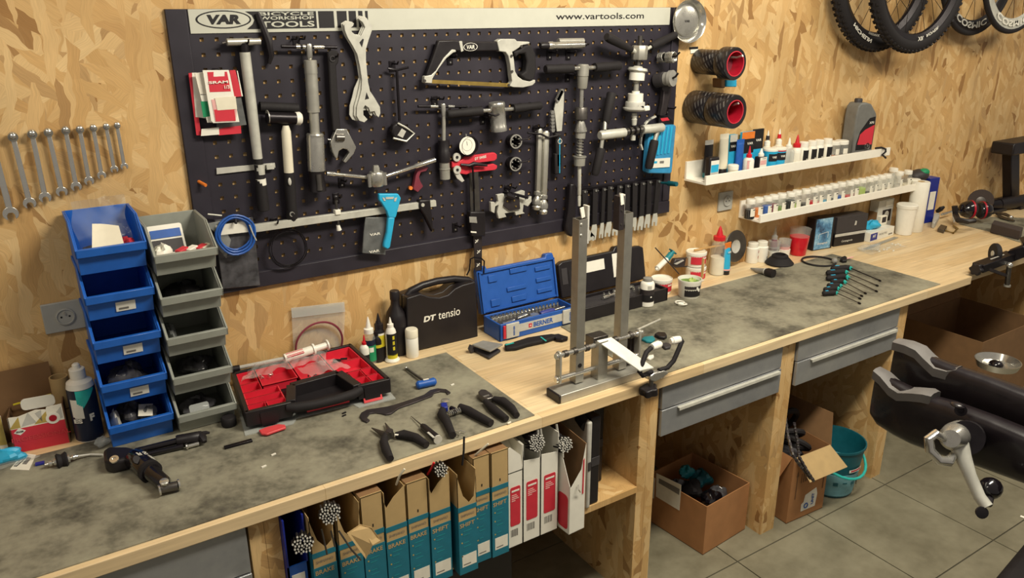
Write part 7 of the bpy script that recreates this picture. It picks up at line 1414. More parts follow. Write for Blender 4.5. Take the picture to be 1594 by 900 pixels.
MB().seg((3.96,-0.13,0.8632),(4.06,-0.14,0.8542),[(0,.026),(.4,.031),(1,.031)],16).build('gear_head','black_metal',t); MB().seg((4.04,-0.14,0.8593),(4.312,-.2,H+.043),[(0,.031),(.2,.033),(1,.038)],18).build('body','black_plastic',t); MB().box((c.x+.02,-.17,H+.0005),(c.x+.16,-.09,H+.02)).build('foot','black_plastic',t,bevel=.004)
t=thing('small_pliers','small dark pliers with bright joint on the far mat','pliers',(3.895,-0.2642,0.8238))
MB().tube([(3.928,-0.1889,0.8318),(3.859,-0.254,0.8338),(3.836,-0.3258,0.8338)],[.006,.009,.006]).build('handle','dark_steel',t); MB().tube([(3.92,-0.2,0.8398),(3.907,-0.2463,0.8418),(3.887,-0.2917,0.8378)],[.006,.009,.007]).build('handle','dark_steel',t); MB().ball((3.851,-0.2991,0.8458),.010,10).build('joint','chrome',t)
MB().slab([(3.545,-0.3561),(3.63,-0.3249),(3.599,-0.4779),(3.517,-0.5055),(3.521,-0.4861)],HM,HM+.045).build('sharpening_block','brick_dark',bevel=.003,label='dark rectangular sharpening block on the far mat',cat='block')
# bench clamp fixture with roller at the far edge
t=thing('roller_fixture','black clamp fixture with a roller wheel at the bench edge','fixture',(3.059,-0.6269,0.8206))
c=Vector((3.041,-0.63,0.8684)); MB().lathe([(.012,-.010),(.042,-.010),(.045,-.006),(.045,.006),(.042,.010),(.012,.010),(.012,-.010)],c,Vector((.75,-.6,0)),28,caps=False).build('roller','black_rubber',t); MB().lathe([(.0,-.012),(.013,-.012),(.013,.014),(0,.014)],c,Vector((.75,-.6,0)),16,caps=False).build('roller_hub','grey_pale',t)
a,b_=Vector((2.837,-0.667,0.8506)),Vector((3.131,-0.6553,0.8506)); MB().bar(a,b_,.05,.035).build('arm','black_metal',t,bevel=.003)
MB().bar(a.lerp(b_,.35)+EZ*.0185,a.lerp(b_,.75)+EZ*.0185,.006,.001).build('scale','grey_pale',t)
c2=a-(b_-a).normalized()*.02-EZ*.005; sp_=[((.024+.003*math.cos(6*2*math.pi*i/36))*math.cos(2*math.pi*i/36),(.024+.003*math.cos(6*2*math.pi*i/36))*math.sin(2*math.pi*i/36)) for i in range(36)]
dn=(b_-a).normalized(); MB().prism(sp_,c2,Vector((-dn.y,dn.x,0)),EZ,.022).build('clamp_knob','black_plastic',t,bevel=.003)
MB().bar((2.886,-0.68,0.8425),(3.067,-0.68,0.7777),.012,.02,(0,1,0)).build('bracket','gunmetal',t); MB().cyl((3.052,-0.69,0.8326),(3.073,-0.69,0.7323),.010).build('clamp_screw','dark_steel',t); MB().lathe([(.014,0),(.014,.008)],(3.074,-0.69,0.7291),(0,0,1),12).build('clamp_foot','satin',t); MB().ball((3.055,-0.69,0.8291),.014,10).build('screw_head','chrome',t)
MB().bar(b_,(3.146,-0.7091,0.8906),.05,.05).bar((3.169,-0.6771,0.8906),(3.203,-0.7285,0.9206),.10,.06).build('body','black_metal',t,bevel=.005)
# ---------------------------------------------------------------- row of handled keys and things on the stained mat
KY=[((250,335),(470,335),(490,342),(915,490)),((150,410),(415,385),(440,405),(880,560)),((150,480),(430,450),(455,478),(870,640)),((212,535),(395,520),(420,545),(712,668)),((160,580),(335,575),(360,590),(662,705)),((115,640),(300,612),(325,630),(640,742)),((95,690),(280,680),(300,688),(632,808))]
KP=[([(2.365,-0.3078,0.8358),(2.442,-0.3414,0.8358),(2.438,-0.3528,0.8358),(2.415,-0.5061,0.8358)]),([(2.297,-0.3352,0.8358),(2.381,-0.3652,0.8358),(2.373,-0.3794,0.8358),(2.35,-0.5376,0.8358)]),([(2.239,-0.3785,0.8358),(2.331,-0.4055,0.8358),(2.317,-0.4243,0.8358),(2.286,-0.5768,0.8358)]),([(2.213,-0.4184,0.8358),(2.267,-0.4387,0.8358),(2.256,-0.4558,0.8358),(2.229,-0.5665,0.8358)]),([(2.163,-0.4377,0.8358),(2.212,-0.4602,0.8358),(2.206,-0.472,0.8358),(2.191,-0.5772,0.8358)]),([(2.111,-0.4613,0.8358),(2.176,-0.4744,0.8358),(2.168,-0.4874,0.8358),(2.159,-0.592,0.8358)]),([(2.071,-0.4844,0.8358),(2.123,-0.5054,0.8358),(2.121,-0.5139,0.8358),(2.112,-0.6222,0.8358)])]
od=['longest','second longest','third longest','fourth longest','third shortest','second shortest','shortest']
for k,(a,b_,c,d_) in enumerate(KP):
    t=thing('handled_key','black and turquoise handled key, %s of the row'%od[k],'hex key',b_,group='handled keys on the stained mat'); a,b_,c,d_=map(Vector,(a,b_,c,d_)); s=1 if k<3 else .82
    MB().seg(a,b_,[(0,.007*s),(.08,.0125*s),(.45,.0115*s),(.8,.013*s),(1,.010*s)],12).build('handle','black_rubber',t); MB().seg(b_-(b_-a)*.02,c,[(0,.009*s),(1,.0075*s)],12).build('collar','turquoise',t)
    MB().bar(a.lerp(b_,.2)+EZ*.012*s,a.lerp(b_,.42)+EZ*.012*s,.006,.001).build('size_mark','sky',t)
    e=d_-EZ*.008; MB().cyl(c,e,.0024*s,n=6).build('shaft','black_metal' if k==0 else 'dark_steel',t); MB().seg(e-(e-c).normalized()*.012,e,[(0,.003),(.4,.0042),(1,.003)],8).build('tip','black_metal',t)
t=thing('spoke_key','small black key with pink tag behind the row of keys','key',(2.548,-0.2438,0.8238))
MB().slab([(2.508,-0.2478),(2.544,-0.2274),(2.578,-0.2246),(2.562,-0.2465),(2.524,-0.2716),(2.506,-0.2653)],HM,HM+.014).build('body','black_plastic',t,bevel=.004); MB().cyl((2.549,-0.2518,0.8338),(2.593,-0.2528,0.8338),.003).build('tip','pink',t); MB().cyl((2.53,-0.2192,0.8338),(2.537,-0.2304,0.8338),.003).build('arm','black_metal',t); MB().ball((2.473,-0.2461,0.8358),.013,10).build('knob','grey',t)
MB().torus((2.434,-0.1955,0.8278),(0,0,1),.070,.0042,36,6).build('black_ring','black_rubber',label='thin black rubber ring lying behind the keys',cat='ring')
q=Vector((2.278,-0.1556,0.8238))+Vector((0,.045,0)); MB().lathe([(.060,0),(.061,.004),(.040,.026),(.036,.028),(.035,.036),(.026,.042),(.022,.042),(.022,.030),(0,.030)],(q.x,q.y,HM),n=28,caps=False).build('rubber_boot','black_rubber',label='black conical rubber boot on the mat edge',cat='boot')
t=thing('capped_tube','flattened tube with round black cap on the mat','tube',(2.111,-0.1821,0.8238)); a,b_=Vector((2.096,-0.1883,0.8398)),Vector((2.098,-0.2274,0.8408))
MB().seg(a,b_,[(0,.013),(.3,.018),(1,.018)],18).build('cap','black_plastic',t); MB().seg(a+(a-b_).normalized()*.004,a,[(0,.0145),(1,.0145)],16).build('band','grey_pale',t); cr=Vector((2.108,-0.1001,0.8278)); MB().tube([a,a.lerp(cr,.5)-EZ*.003,cr],[.013,.011,.003],10).build('tube_body','grey',t)
# ---------------------------------------------------------------- tall housing boxes on the under-bench shelf
SZ=.4465
LE=[(-0.0518,0.6476),(0.0135,0.6554),(0.0758,0.6837),(0.1347,0.6598),(0.197,0.6533),(0.257,0.6293),(0.3309,0.6094),(0.3897,0.6353)]
xs=[p[0] for p in LE]+[(0.4423,0.6016)[0],(0.4985,0.5798)[0]]
words=['BRAKE','BRAKE','BRAKE','BRAKE','BRAKE','SHIFT','SHIFT','SHIFT','SHIFT']
state=['torn open with a bent flap','torn open with a housing bundle','closed kraft top with a peg hole','corner torn away','closed kraft top and clean edge','corner torn with a red cable','torn wide open at the top','closed kraft top behind its neighbour','closed kraft top beside the white boxes']
fwd=[-.686,-.690,-.688,-.690,-.688,-.692,-.704,-.686,-.690]
def housing_bundle(label,c,d,n,r,seed,L=.05):
    rnd=random.Random(seed); t=thing('housing_bundle',label,'cable housing',c,group='bundles of cable housing'); d=Vector(d).normalized(); e1=d.orthogonal().normalized(); e2=d.cross(e1)
    b=MB(); w=MB()
    for k in range(n):
        a=k*2.39996; rr=r*math.sqrt((k+.5)/n); p=Vector(c)+e1*rr*math.cos(a)+e2*rr*math.sin(a); q=p+d*(L*rnd.uniform(.9,1.08))
        b.cyl(p,q,r/math.sqrt(n)*.80,n=6); w.cyl(q,q+d*.004,r/math.sqrt(n)*.62,n=6)
    b.build('housing','black_rubber',t,kind='stuff'); w.build('housing_ends','grey_pale',t,kind='stuff'); return t
for i in range(9):
    x0=xs[i]; x1=xs[i+1] if i<8 else xs[9]
    x1=min(x1-.003,x0+.058); y0=fwd[i]; dp=.20; hb=[.325,.325,.330,.325,.325,.322,.315,.330,.330][i]; zt=SZ+hb
    t=thing('housing_box','kraft and teal %s housing box, %s'%(words[i].lower(),state[i]),'box',((x0+x1)/2,y0+dp/2,SZ),group='teal cable housing boxes')
    b=MB(); torn=i in (0,1,6); T=.0015
    prof=[(x0,SZ),(x1,SZ),(x1,zt),(x0,zt)]
    if torn: prof=[(x0,SZ),(x1,SZ),(x1,zt-.02),(x1-.008,zt-.085),(x0+.034,zt-.098),(x0+.016,zt-.072),(x0,zt-.01)]
    elif i in (3,5): prof=[(x0,SZ),(x1,SZ),(x1,zt),(x0+.025,zt-.025),(x0+.006,zt-.048),(x0,zt-.03)]
    MB().plate(prof,y0+T,y0).build('front','kraft',t,smooth=False)
    MB().box((x0,y0,SZ),(x0+T,y0+dp,zt-.004)).build('side','kraft',t); MB().box((x1-T,y0,SZ),(x1,y0+dp,zt-.004)).build('side','kraft',t)
    MB().box((x0,y0+dp-T,SZ),(x1,y0+dp,zt)).build('back','kraft',t); MB().box((x0,y0,SZ),(x1,y0+dp,SZ+T)).build('bottom','kraft',t)
    if not torn and i not in (3,5): MB().box((x0,y0,zt-.004),(x1,y0+dp,zt-.002)).build('top','kraft_dark',t)
    yy=y0-.0008
    zt2=zt-.105
    pn=MB().box((x0,yy,SZ),(x1,y0,zt2-.042)).build('teal_print','teal_box',t); MB().box((x0,yy,zt2-.014),(x1,y0,zt2)).build('teal_stripe','teal_box',t); MB().box((x1-.0003,y0,SZ),(x1+.0005,y0+dp,zt2)).build('teal_side','teal_box',t)
    MB().box((x0-.0005,y0,SZ),(x0+.0003,y0+dp,zt2)).build('teal_side','teal_box',t)
    text('lettering','SHIMANO','grey_ink',t,((x0+x1)/2,yy+.0005,zt2-.027),EX,EZ,(x1-x0)*.72,.0075)
    text('lettering',words[i],'kraft',t,((x0+x1)/2-.002,yy,zt2-.056),EX,EZ,(x1-x0)*.80,.0125,bold=.02)
    for r_,(k,wf) in enumerate(((0,.7),(1,.5),(3,.45),(4,.6),(6,.4))): MB().box((x0+.014,yy-.0004,zt2-.078-.012*k),(x0+.014+(x1-x0-.02)*wf,yy,zt2-.075-.012*k)).build('small_print','teal',t)
    for k in (0,2,5): MB().lathe([(.0022,0),(.0022,.0004)],(x0+.009,yy,zt2-.082-.014*k),(0,-1,0),8).build('bullet_mark','yellow_dull',t)
    MB().box((x0+.008,yy-.0004,SZ+.022),(x1-.004,yy,SZ+.060)).build('white_label','paper',t); MB().box((x0+.012,yy-.0008,SZ+.028),(x0+.034,yy-.0003,SZ+.031)).build('label_print','grey_ink',t)
    if not torn and i not in (3,5): MB().box(((x0+x1)/2-.0015,y0-.0006,zt2+.012),((x0+x1)/2+.0015,y0,zt2+.020)).build('peg_hole','ink',t)
# hanging flap of the torn boxes
fl_=[Vector(p) for p in ((0.0209,-0.735,0.7272),(0.0577,-0.725,0.7302),(0.0804,-0.74,0.7214),(0.0957,-0.75,0.6859),(0.0734,-0.755,0.6851),(0.0559,-0.75,0.6493))]
MB().add(fl_+[p+Vector((.001,.003,-.001)) for p in fl_],[tuple(range(6)),tuple(reversed(range(6,12)))]+[(i,(i+1)%6,6+(i+1)%6,6+i) for i in range(6)]).build('torn_flap','kraft',label='torn kraft cardboard flap hanging before the housing boxes',cat='cardboard',smooth=False)
housing_bundle('bundle of black housing ends above the torn brake box',(-0.0092,-0.71,0.7864),(-.2,-.8,.3),44,.024,1,.032)
housing_bundle('bundle of black housing ends over the blue folder',(-0.0747,-0.7,0.7253),(-.2,-.8,.3),36,.023,2,.032)
housing_bundle('bundle of black housing ends by the red cable',(0.2903,-0.68,0.7794),(-.15,-.8,.3),26,.0175,3,.03)
for a in (((-0.0375,-0.735,0.7617),(-0.0322,-0.74,0.694)),((-0.0178,-0.74,0.7525),(-0.0138,-0.745,0.711)),((0.0005,-0.74,0.7451),(0.0211,-0.755,0.694),(0.0417,-0.755,0.6565))):
    MB().tube(list(a),.0022).build('housing_strand','dark_steel',label='loose cable strand drooping from the torn box',cat='cable',group='loose strands at the torn box')
MB().tube([(0.2707,-0.66,0.7573),(0.2703,-0.685,0.789),(0.275,-0.69,0.8058)],.003).build('red_cable','red',label='short red cable end at the worktop edge by the shift box',cat='cable')
MB().tube([(0.4044,-0.67,0.7725),(0.4121,-0.69,0.7964),(0.4283,-0.7,0.8146)],.0028).build('white_cable','cream',label='white cable end curling up beside the kraft top',cat='cable'); MB().tube([(0.1788,-0.67,0.7658),(0.1799,-0.69,0.8009),(0.1924,-0.695,0.819)],.0028).build('white_cable','cream',label='white cable end curling up over a brake box',cat='cable')
MB().tube([(0.347,-0.705,0.7821),(0.3511,-0.708,0.8233),(0.3576,-0.7,0.8579)],.0028).build('black_cable','ink',label='black cable end standing up over the worktop edge',cat='cable')
# blue folder
t=thing('box_file','blue box file standing at the shelf end','folder',(-.08,-.6,SZ)); f=[(-0.1101,0.7814),(-0.063,0.7809)]
MB().box((-.107,-.668,SZ),(-.103,-.45,.770)).build('cover','blue_deep',t); MB().box((-.061,-.668,SZ),(-.057,-.45,.770)).build('cover','blue_deep',t); MB().box((-.107,-.455,SZ),(-.057,-.450,.770)).build('spine','blue_deep',t); MB().box((-.107,-.668,SZ),(-.057,-.664,.640)).build('front','blue',t); MB().box((-.099,-.6695,.590),(-.068,-.668,.615)).build('label','white',t)
# white boxes
WX=[(0.4963,0.5418)[0],(0.548,0.5476)[0],(0.6073,0.5378)[0]]; WX.append((0.6691,0.5275)[0])
lbs=['white housing box with red panel beside the teal boxes','white housing box with red panel and housing ends, middle one','white housing box with red panel and housing ends next to the slanted box']
for i in range(3):
    x0,x1=WX[i]+.001,WX[i+1]-.001; y0=-.682; zt=SZ+.318; T=.0015
    t=thing('housing_box',lbs[i],'box',((x0+x1)/2,y0+.1,SZ),group='white cable housing boxes')
    prof=[(x0,SZ),(x1,SZ),(x1,zt-.055),(x1-.004,zt-.06),(x0+.002,zt-.052),(x0,zt-.02)] if i else [(x0,SZ),(x1,SZ),(x1,zt-.075),(x1-.006,zt-.03),(x0+.01,zt+.004),(x0,zt)]
    MB().plate(prof,y0+T,y0).build('front','white',t,smooth=False)
    MB().box((x0,y0,SZ),(x0+T,y0+.2,zt)).build('side','white',t); MB().box((x1-T,y0,SZ),(x1,y0+.2,zt)).build('side','white',t); MB().box((x0,y0+.198,SZ),(x1,y0+.2,zt)).build('back','white',t); MB().box((x0,y0,SZ),(x1,y0+.2,SZ+T)).build('bottom','white',t)
    if i==0: MB().prism([(y0,zt-.075),(y0+.09,zt),(y0+.09,zt-.003),(y0,zt-.078)],(x0,0,0),(0,1,0),(0,0,1),x1-x0).build('top_flap','white',t)
    w=x1-x0
    pn=MB().plate(rrect(x0+w*.18,SZ+.070,x0+w*.84,SZ+.195,.005),y0,y0-.0008).build('red_panel','red_print',t)
    MB().box((x0+w*.26,y0-.0014,SZ+.180),(x0+w*.76,y0-.0006,SZ+.185)).build('panel_print','white',pn)
    for k in range(4): MB().box((x0+w*.26,y0-.0014,SZ+.150+.006*k),(x0+w*(.5+.08*((k*7)%4)),y0-.0006,SZ+.1525+.006*k)).build('panel_print','pink',pn)
    for k in range(7): MB().box((x0+w*(.22+.07*k),y0-.0006,SZ+.035),(x0+w*(.22+.07*k)+.0016+.0008*(k%2),y0,SZ+.058)).build('barcode_bar','grey_ink',t)
housing_bundle('bundle of black housing ends in the middle white box',(0.5928,-0.66,0.7498),(-.1,-.8,.3),52,.0245,4,.03); housing_bundle('bundle of black housing ends in the third white box',(0.6892,-0.66,0.7123),(-.1,-.8,.3),44,.0225,5,.03)
for i,(a,b_,r_) in enumerate((((0.6066,-0.62,0.7546),(0.6063,-0.66,0.7392),.020),((0.69,-0.6,0.7254),(0.6895,-0.65,0.7138),.021),((0.8063,-0.6,0.7327),(0.7993,-0.64,0.7234),.018))):
    MB().cyl(a,b_,r_).build('housing_sleeve','black_rubber',label=('thick black housing sleeve behind the middle white box','thick black housing sleeve behind the third white box','thick black housing sleeve beside the slanted white box')[i],cat='cable housing')
for i,(a,b_) in enumerate((((0.6108,-0.665,0.7527),(0.6079,-0.665,0.7849)),((0.6231,-0.665,0.7425),(0.6173,-0.665,0.7851)),((0.6794,-0.665,0.7403),(0.6718,-0.665,0.7807)))): MB().cyl(a,b_,.0035).build('pale_tube','grey_pale',label='pale thin tube standing in a white housing box',cat='tube',group='pale tubes in the white boxes')
# slanted open white box
t=thing('housing_box','slanted open white box with brown inside and torn flap','box',(.70,-.66,SZ)); a=Vector((0.6748,-0.6783,0.4465)); b_=Vector((0.6783,-0.7242,0.4465)); c=Vector((0.7355,-0.7217,0.4465))
top=lambda p,h:p+EZ*h
fr=[b_,c]; dfr=(c-b_).normalized(); L=(c-b_).length; hB=.300
MB().prism([(0,0),(L,0),(L,hB-.02),(L*.72,hB-.10),(L*.1,hB-.145),(0,hB-.14)],b_,dfr,EZ,-.0015).build('front','white',t,smooth=False)
dl=(b_-a).normalized(); nl_=Vector((dl.y,-dl.x,0)); dk=Vector((-dfr.y,dfr.x,0))
MB().prism([(0,0),(.16,0),(.16,hB),(.06,hB),(0,hB-.14)],b_,dk,EZ,.0015).build('side','white',t,smooth=False); MB().prism([(0,0),(.16,0),(.16,hB),(0,hB-.02)],c,dk,EZ,.0015).build('side','kraft_dark',t,smooth=False); MB().prism([(0,0),(L,0),(L,hB),(0,hB)],b_+dk*.16,dfr,EZ,.0015).build('back','kraft_dark',t); MB().prism([(0,0),(L,0),(L,.16),(0,.16)],b_,dfr,dk,.0015).build('bottom','white',t)
MB().prism(rrect(.006,.012,.05,.125,.012),b_+Vector((-.0004,0,0)),dk,EZ,-.0008).build('red_panel','red_print',t); MB().prism([(L*.80,.120),(L*.88,.120),(L*.90,.235),(L*.82,.230)],b_-dk*.0006,dfr,EZ,.0008).build('red_strip','red_print',t); MB().prism([(.0,0),(.030,.004),(.034,.05),(.004,.045)],b_+dk*.03+EZ*(hB-.06),dk,EZ,.0015).build('torn_flap','white',t)
MB().tube([c+EZ*.16+dk*-.004-dfr*.03,c+EZ*.15-dk*.012-dfr*.035,c+EZ*.135-dk*.008-dfr*.025],.0018).build('wire_end','steel',t)
# black cases at the shelf end
for k,(x0,x1,y0,h,m_,lb) in enumerate(((.795,.812,-.655,.295,'grey_pale','thin grey sleeve case beside the slanted box'),(.815,.852,-.645,.300,'black_plastic','black upright case beside the grey sleeve'),(.868,.884,-.580,.275,'grey_pale','pale grey case between the two black ones'),(.886,.935,-.560,.285,'black_plastic','black upright case next to the support panel'))):
    t=thing('upright_case',lb,'case',((x0+x1)/2,y0+.12,SZ)); MB().box((x0,y0,SZ),(x1,y0+.26,SZ+h)).build('shell',m_,t,bevel=.006,seg=3); MB().box((x0+.003,y0-.002,SZ+h*.45),(x1-.003,y0,SZ+h*.55)).build('catch','dark_grey',t,bevel=.001)
# ---------------------------------------------------------------- cartons and bucket on the floor
def open_box(name,label,p,rz,w,d,h,m,inside,flaps=()):
    t=local(thing(name,label,'box',p,rz)); T=.003
    for nm,a,b_ in (('front',(-w/2,-d/2,0),(w/2,-d/2+T,h)),('back',(-w/2,d/2-T,0),(w/2,d/2,h)),('side',(-w/2,-d/2+T,0),(-w/2+T,d/2-T,h)),('side',(w/2-T,-d/2+T,0),(w/2,d/2-T,h))): lprep(MB().box(a,b_).build(nm,m,t))
    lprep(MB().box((-w/2,-d/2,0),(w/2,d/2,T)).build('bottom',inside,t)); return t
c0=Vector((1.381,-0.611,0)); cR=Vector((1.627,-0.5902,0)); dd=(cR-c0); w_=.235; rz=math.atan2(dd.y,dd.x)
# the carton stands a little askew: near corner, right face and left face all show
u=Vector((math.cos(rz),math.sin(rz),0)); v=Vector((-u.y,u.x,0)); dpt=.275; wd_=dd.length
cc=c0+u*wd_/2+v*dpt/2
t=open_box('parts_carton','open brown carton of black and teal parts under the drawer',(cc.x,cc.y,0.0005),rz,wd_,dpt,.205,'card_brown','card_inside')
lprep(MB().prism([(.04,.125),(.155,.125),(.155,.235),(.035,.225)],(-wd_/2-.0005,dpt/2,0),(0,-1,0),(0,0,1),.001).build('shipping_label','paper',t)); lprep(MB().prism([(.05,.19),(.15,.19),(.15,.215),(.05,.21)],(-wd_/2-.0018,dpt/2,0),(0,-1,0),(0,0,1),.0006).build('barcode','grey_ink',t)); lprep(MB().prism([(.0,.11),(.03,.11),(.03,.20),(.0,.20)],(-wd_/2-.0005,dpt/2,0),(0,-1,0),(0,0,1),.001).build('shipping_label','paper',t))
for k,(dx,dy,dz,s,m_) in enumerate(((-.02,.02,.175,.06,'black_rubber'),(.05,.03,.19,.055,'teal_dark'),(.0,-.06,.17,.05,'black_gloss'),(.06,-.05,.16,.045,'bag_dark'),(-.06,.06,.185,.045,'bag_dark'),(.01,.07,.215,.04,'teal'))):
    q=cc+u*dx+v*dy; crumple('scrap_part','%s piece lying %s in the parts carton'%(('black rubber','dark teal','glossy black','crumpled dark','clear dark bag','teal')[k],('at the middle','to the back','in front','by the label','at the rear corner','on top')[k]),m_,q.x,q.y,dz-.02,s*.8,s*.7,s*.55,'part',50+k,9)
# scrap carton with tyres
c0=Vector((1.784,-0.6553,0)); cR=Vector((1.983,-0.6668,0)); u=Vector((1,-.05,0)).normalized(); v=Vector((-u.y,u.x,0)); wd_=.205; dpt=.28; cc=c0+u*wd_/2+v*dpt/2; rz=math.atan2(u.y,u.x)
t=open_box('scrap_carton','tall brown carton stuffed with old tyres and chains',(cc.x,cc.y,.0005),rz,wd_,dpt,.285,'card_brown','card_inside')
def fp(pts,th=.003): return pts
fpn=[c0+EZ*.285+u*.012,c0+EZ*.285+u*.20]; out=(-v*.075-EZ*.060-u*.005)
vs=[fpn[0],fpn[1],fpn[1]+out+u*.02,fpn[0]+out]
o=MB(); o.add(vs+[p+Vector((0,.002,.0025)) for p in vs],[(0,1,2,3),(7,6,5,4),(0,4,5,1),(1,5,6,2),(2,6,7,3),(3,7,4,0)])
INV[t.name]=WINV[t.name]; o.build('front_flap','kraft',t); 
vs=[c0+EZ*.285+v*.01,c0+EZ*.285+v*.25,c0+EZ*.20+v*.24-u*.042,c0+EZ*.215+v*.02-u*.045]; MB().add(vs+[p+Vector((.002,0,.0025)) for p in vs],[(3,2,1,0),(4,5,6,7),(1,5,4,0),(2,6,5,1),(3,7,6,2),(0,4,7,3)]).build('left_flap','card_brown',t)
pR=c0+u*wd_; vs=[pR+EZ*.285+v*.0,pR+EZ*.285+v*.27,pR+EZ*.385+v*.27+u*.035,pR+EZ*.395+v*.04+u*.04]; MB().add(vs+[p+Vector((-.002,0,.0)) for p in vs],[(0,1,2,3),(7,6,5,4),(0,4,5,1),(1,5,6,2),(2,6,7,3),(3,7,4,0)]).build('right_flap','kraft_dark',t)
MB().prism([(.075,.03),(.155,.03),(.160,.085),(.150,.115),(.09,.100),(.085,.070),(.073,.062)],c0-v*.0006,u,EZ,.0008).build('sticker','white',t); text('lettering','UNIT','blue',t,c0+u*.135+EZ*.070-v*.0018,EZ,-u,.050,.014,bold=.03); MB().torus(c0+u*.100+EZ*.050-v*.0018,v,.010,.0025,18,5).build('sticker_mark','blue',t)
for x_ in (.03,.185): MB().prism([(x_,.10),(x_+.004,.10),(x_+.004,.20),(x_+.008,.20),(x_+.002,.225),(x_-.004,.20),(x_,.20)],c0-v*.0006,u,EZ,.0008).build('arrow_print','card_inside',t)
for k in range(9): MB().prism([(.055+.011*k,.165),(.058+.011*k+.002*(k%3),.165),(.058+.011*k+.002*(k%3),.205),(.055+.011*k,.205)],c0-v*.0006,u,EZ,.0006).build('print_bar','card_inside',t)
for k,(dx,dy,dz,rr,ax) in enumerate(((.10,.13,.30,.085,(.3,.5,.7)),(.11,.17,.33,.10,(.1,.8,.4)),(.09,.08,.29,.075,(.6,.2,.7)))):
    MB().torus(c0+u*dx+v*dy+EZ*dz,ax,rr*.72,.012,28,8).build('coiled_tube','black_rubber',label='old black inner tube coiled in the scrap carton, %s'%('lowest','topmost','at the front')[k],cat='inner tube')
crumple('bin_liner','glossy black liner bulging from the scrap carton','bag_dark',*(c0+u*.10+v*.15+EZ*.235),.065,.09,.030,'liner',61)
for k in range(2):
    P_=[Vector(p) for p in (((1.777,-0.6,0.437),(1.723,-0.66,0.4037),(1.681,-0.72,0.3694),(1.697,-0.75,0.3305),(1.742,-0.76,0.2741)) if k==0 else ((1.833,-0.6,0.3985),(1.768,-0.67,0.3727),(1.703,-0.73,0.3602),(1.708,-0.765,0.3207),(1.757,-0.765,0.2606)))]
    t=thing('old_chain','rusty bicycle chain hanging over the carton flap, %s'%('inner strand','outer strand')[k],'chain',P_[-1]); 
    for i in range(24):
        f=i/24*4; a=P_[int(f)].lerp(P_[int(f)+1],f-int(f)); f2=min(3.999,(i+1)/24*4); b_=P_[int(f2)].lerp(P_[int(f2)+1],f2-int(f2)); MB().bar(a,b_,.007 if i%2 else .010,.010).build('link','dark_steel' if i%2 else 'gunmetal',t,bevel=.001)
# turquoise bucket
c=Vector((2.103,-0.6547,0))+Vector((.036,.068,0))
t=turned('bucket','turquoise plastic bucket with printed lower half','bucket',(c.x,c.y,.0005),[('pail','teal_pail',[(.082,0),(.086,.004),(.090,.03),(.112,.215),(.117,.217),(.117,.226),(.112,.226),(.108,.214),(.086,.012),(0,.012)]),('printed_band','band_blue' if 'band_blue' in MATS else mat('band_blue','6FA3AE',.5),[(.0892,.012),(.1022,.115)])],n=40)
for a in (-140,-118,-95,-70): arc('print_blot','teal_dark',t,.0985,.055+.01*(a%3),.080,a,a+11,4)
arc('print_figure','ink',t,.0990,.03,.09,-66,-46,5); arc('lettering_band','white',t,.1075,.130,.143,-110,-70,8); arc('lettering_print','red_print',t,.1078,.133,.140,-106,-74,8)
hp=[]
for i in range(17):
    a=R(15-210*i/16); rr=.122; sag=-.095*math.sin(math.pi*i/16); hp.append((rr*math.cos(a)*1.02,rr*math.sin(a)*1.02,.205+sag))
lprep(MB().tube(hp,.0055,8).build('handle','turquoise',t))
for i in (0,16): lprep(MB().ball(hp[i],.012,10).build('handle_lug','teal_pail',t))
# cartons and pot under the far bench
t=open_box('floor_carton','large brown carton under the far worktop',(3.25,-.487,.0005),0,.50,.375,.475,'kraft_dark','card_inside')  # darker kraft puts the shade of this corner into the carton's colour
lprep(MB().prism([(-.25,0),(.25,0),(.25,-.12),(-.25,-.12)],(0,.1875,.475),(1,0,0),(0,-.45,-.9),.003).build('rear_flap','kraft_dark',t))
panel(3.80,3.87,'strand board support panel under the far worktop',-.60)
t=thing('metal_pan','shiny metal pan on the floor carton','pan',(3.182,-0.6642,0.3))
q=Vector((2.767,-0.849,0.48)); MB().lathe([(.05,0),(.075,.012),(.085,.04),(.082,.04),(.070,.014),(0,.008)],(q.x,q.y,.476),n=26,caps=False).build('pan','chrome',t); MB().ball((q.x-.01,q.y,.50),.028,12,(1,1,.6)).build('plug','black_gloss',t)
MB().box((2.42,-.03,0),(3.795,-.004,H-.045)).build('rear_board','shaded_osb' if 'shaded_osb' in MATS else osb('shaded_osb','up',.35,1,(1,.7,.65)),label='back board under the far worktop with shade painted dark brown',cat='panel')  # strand board darkened: the shadow under the worktop is put into its colour
# white canister edge beside the support panel
t=turned('white_can','white plastic can beside the support panel foot','can',(1.118,-.44,.0005),[('can','white_plastic',[(.045,0),(.048,.006),(.048,.20),(.035,.225)]),('lid','cream',[(.036,.225),(.036,.245)])],n=22)
MB().box((-.02,-.52,.0005),(.62,-.12,.30)).build('dark_chest','black_plastic',bevel=.01,label='low black chest under the shelf of housing boxes',cat='chest')
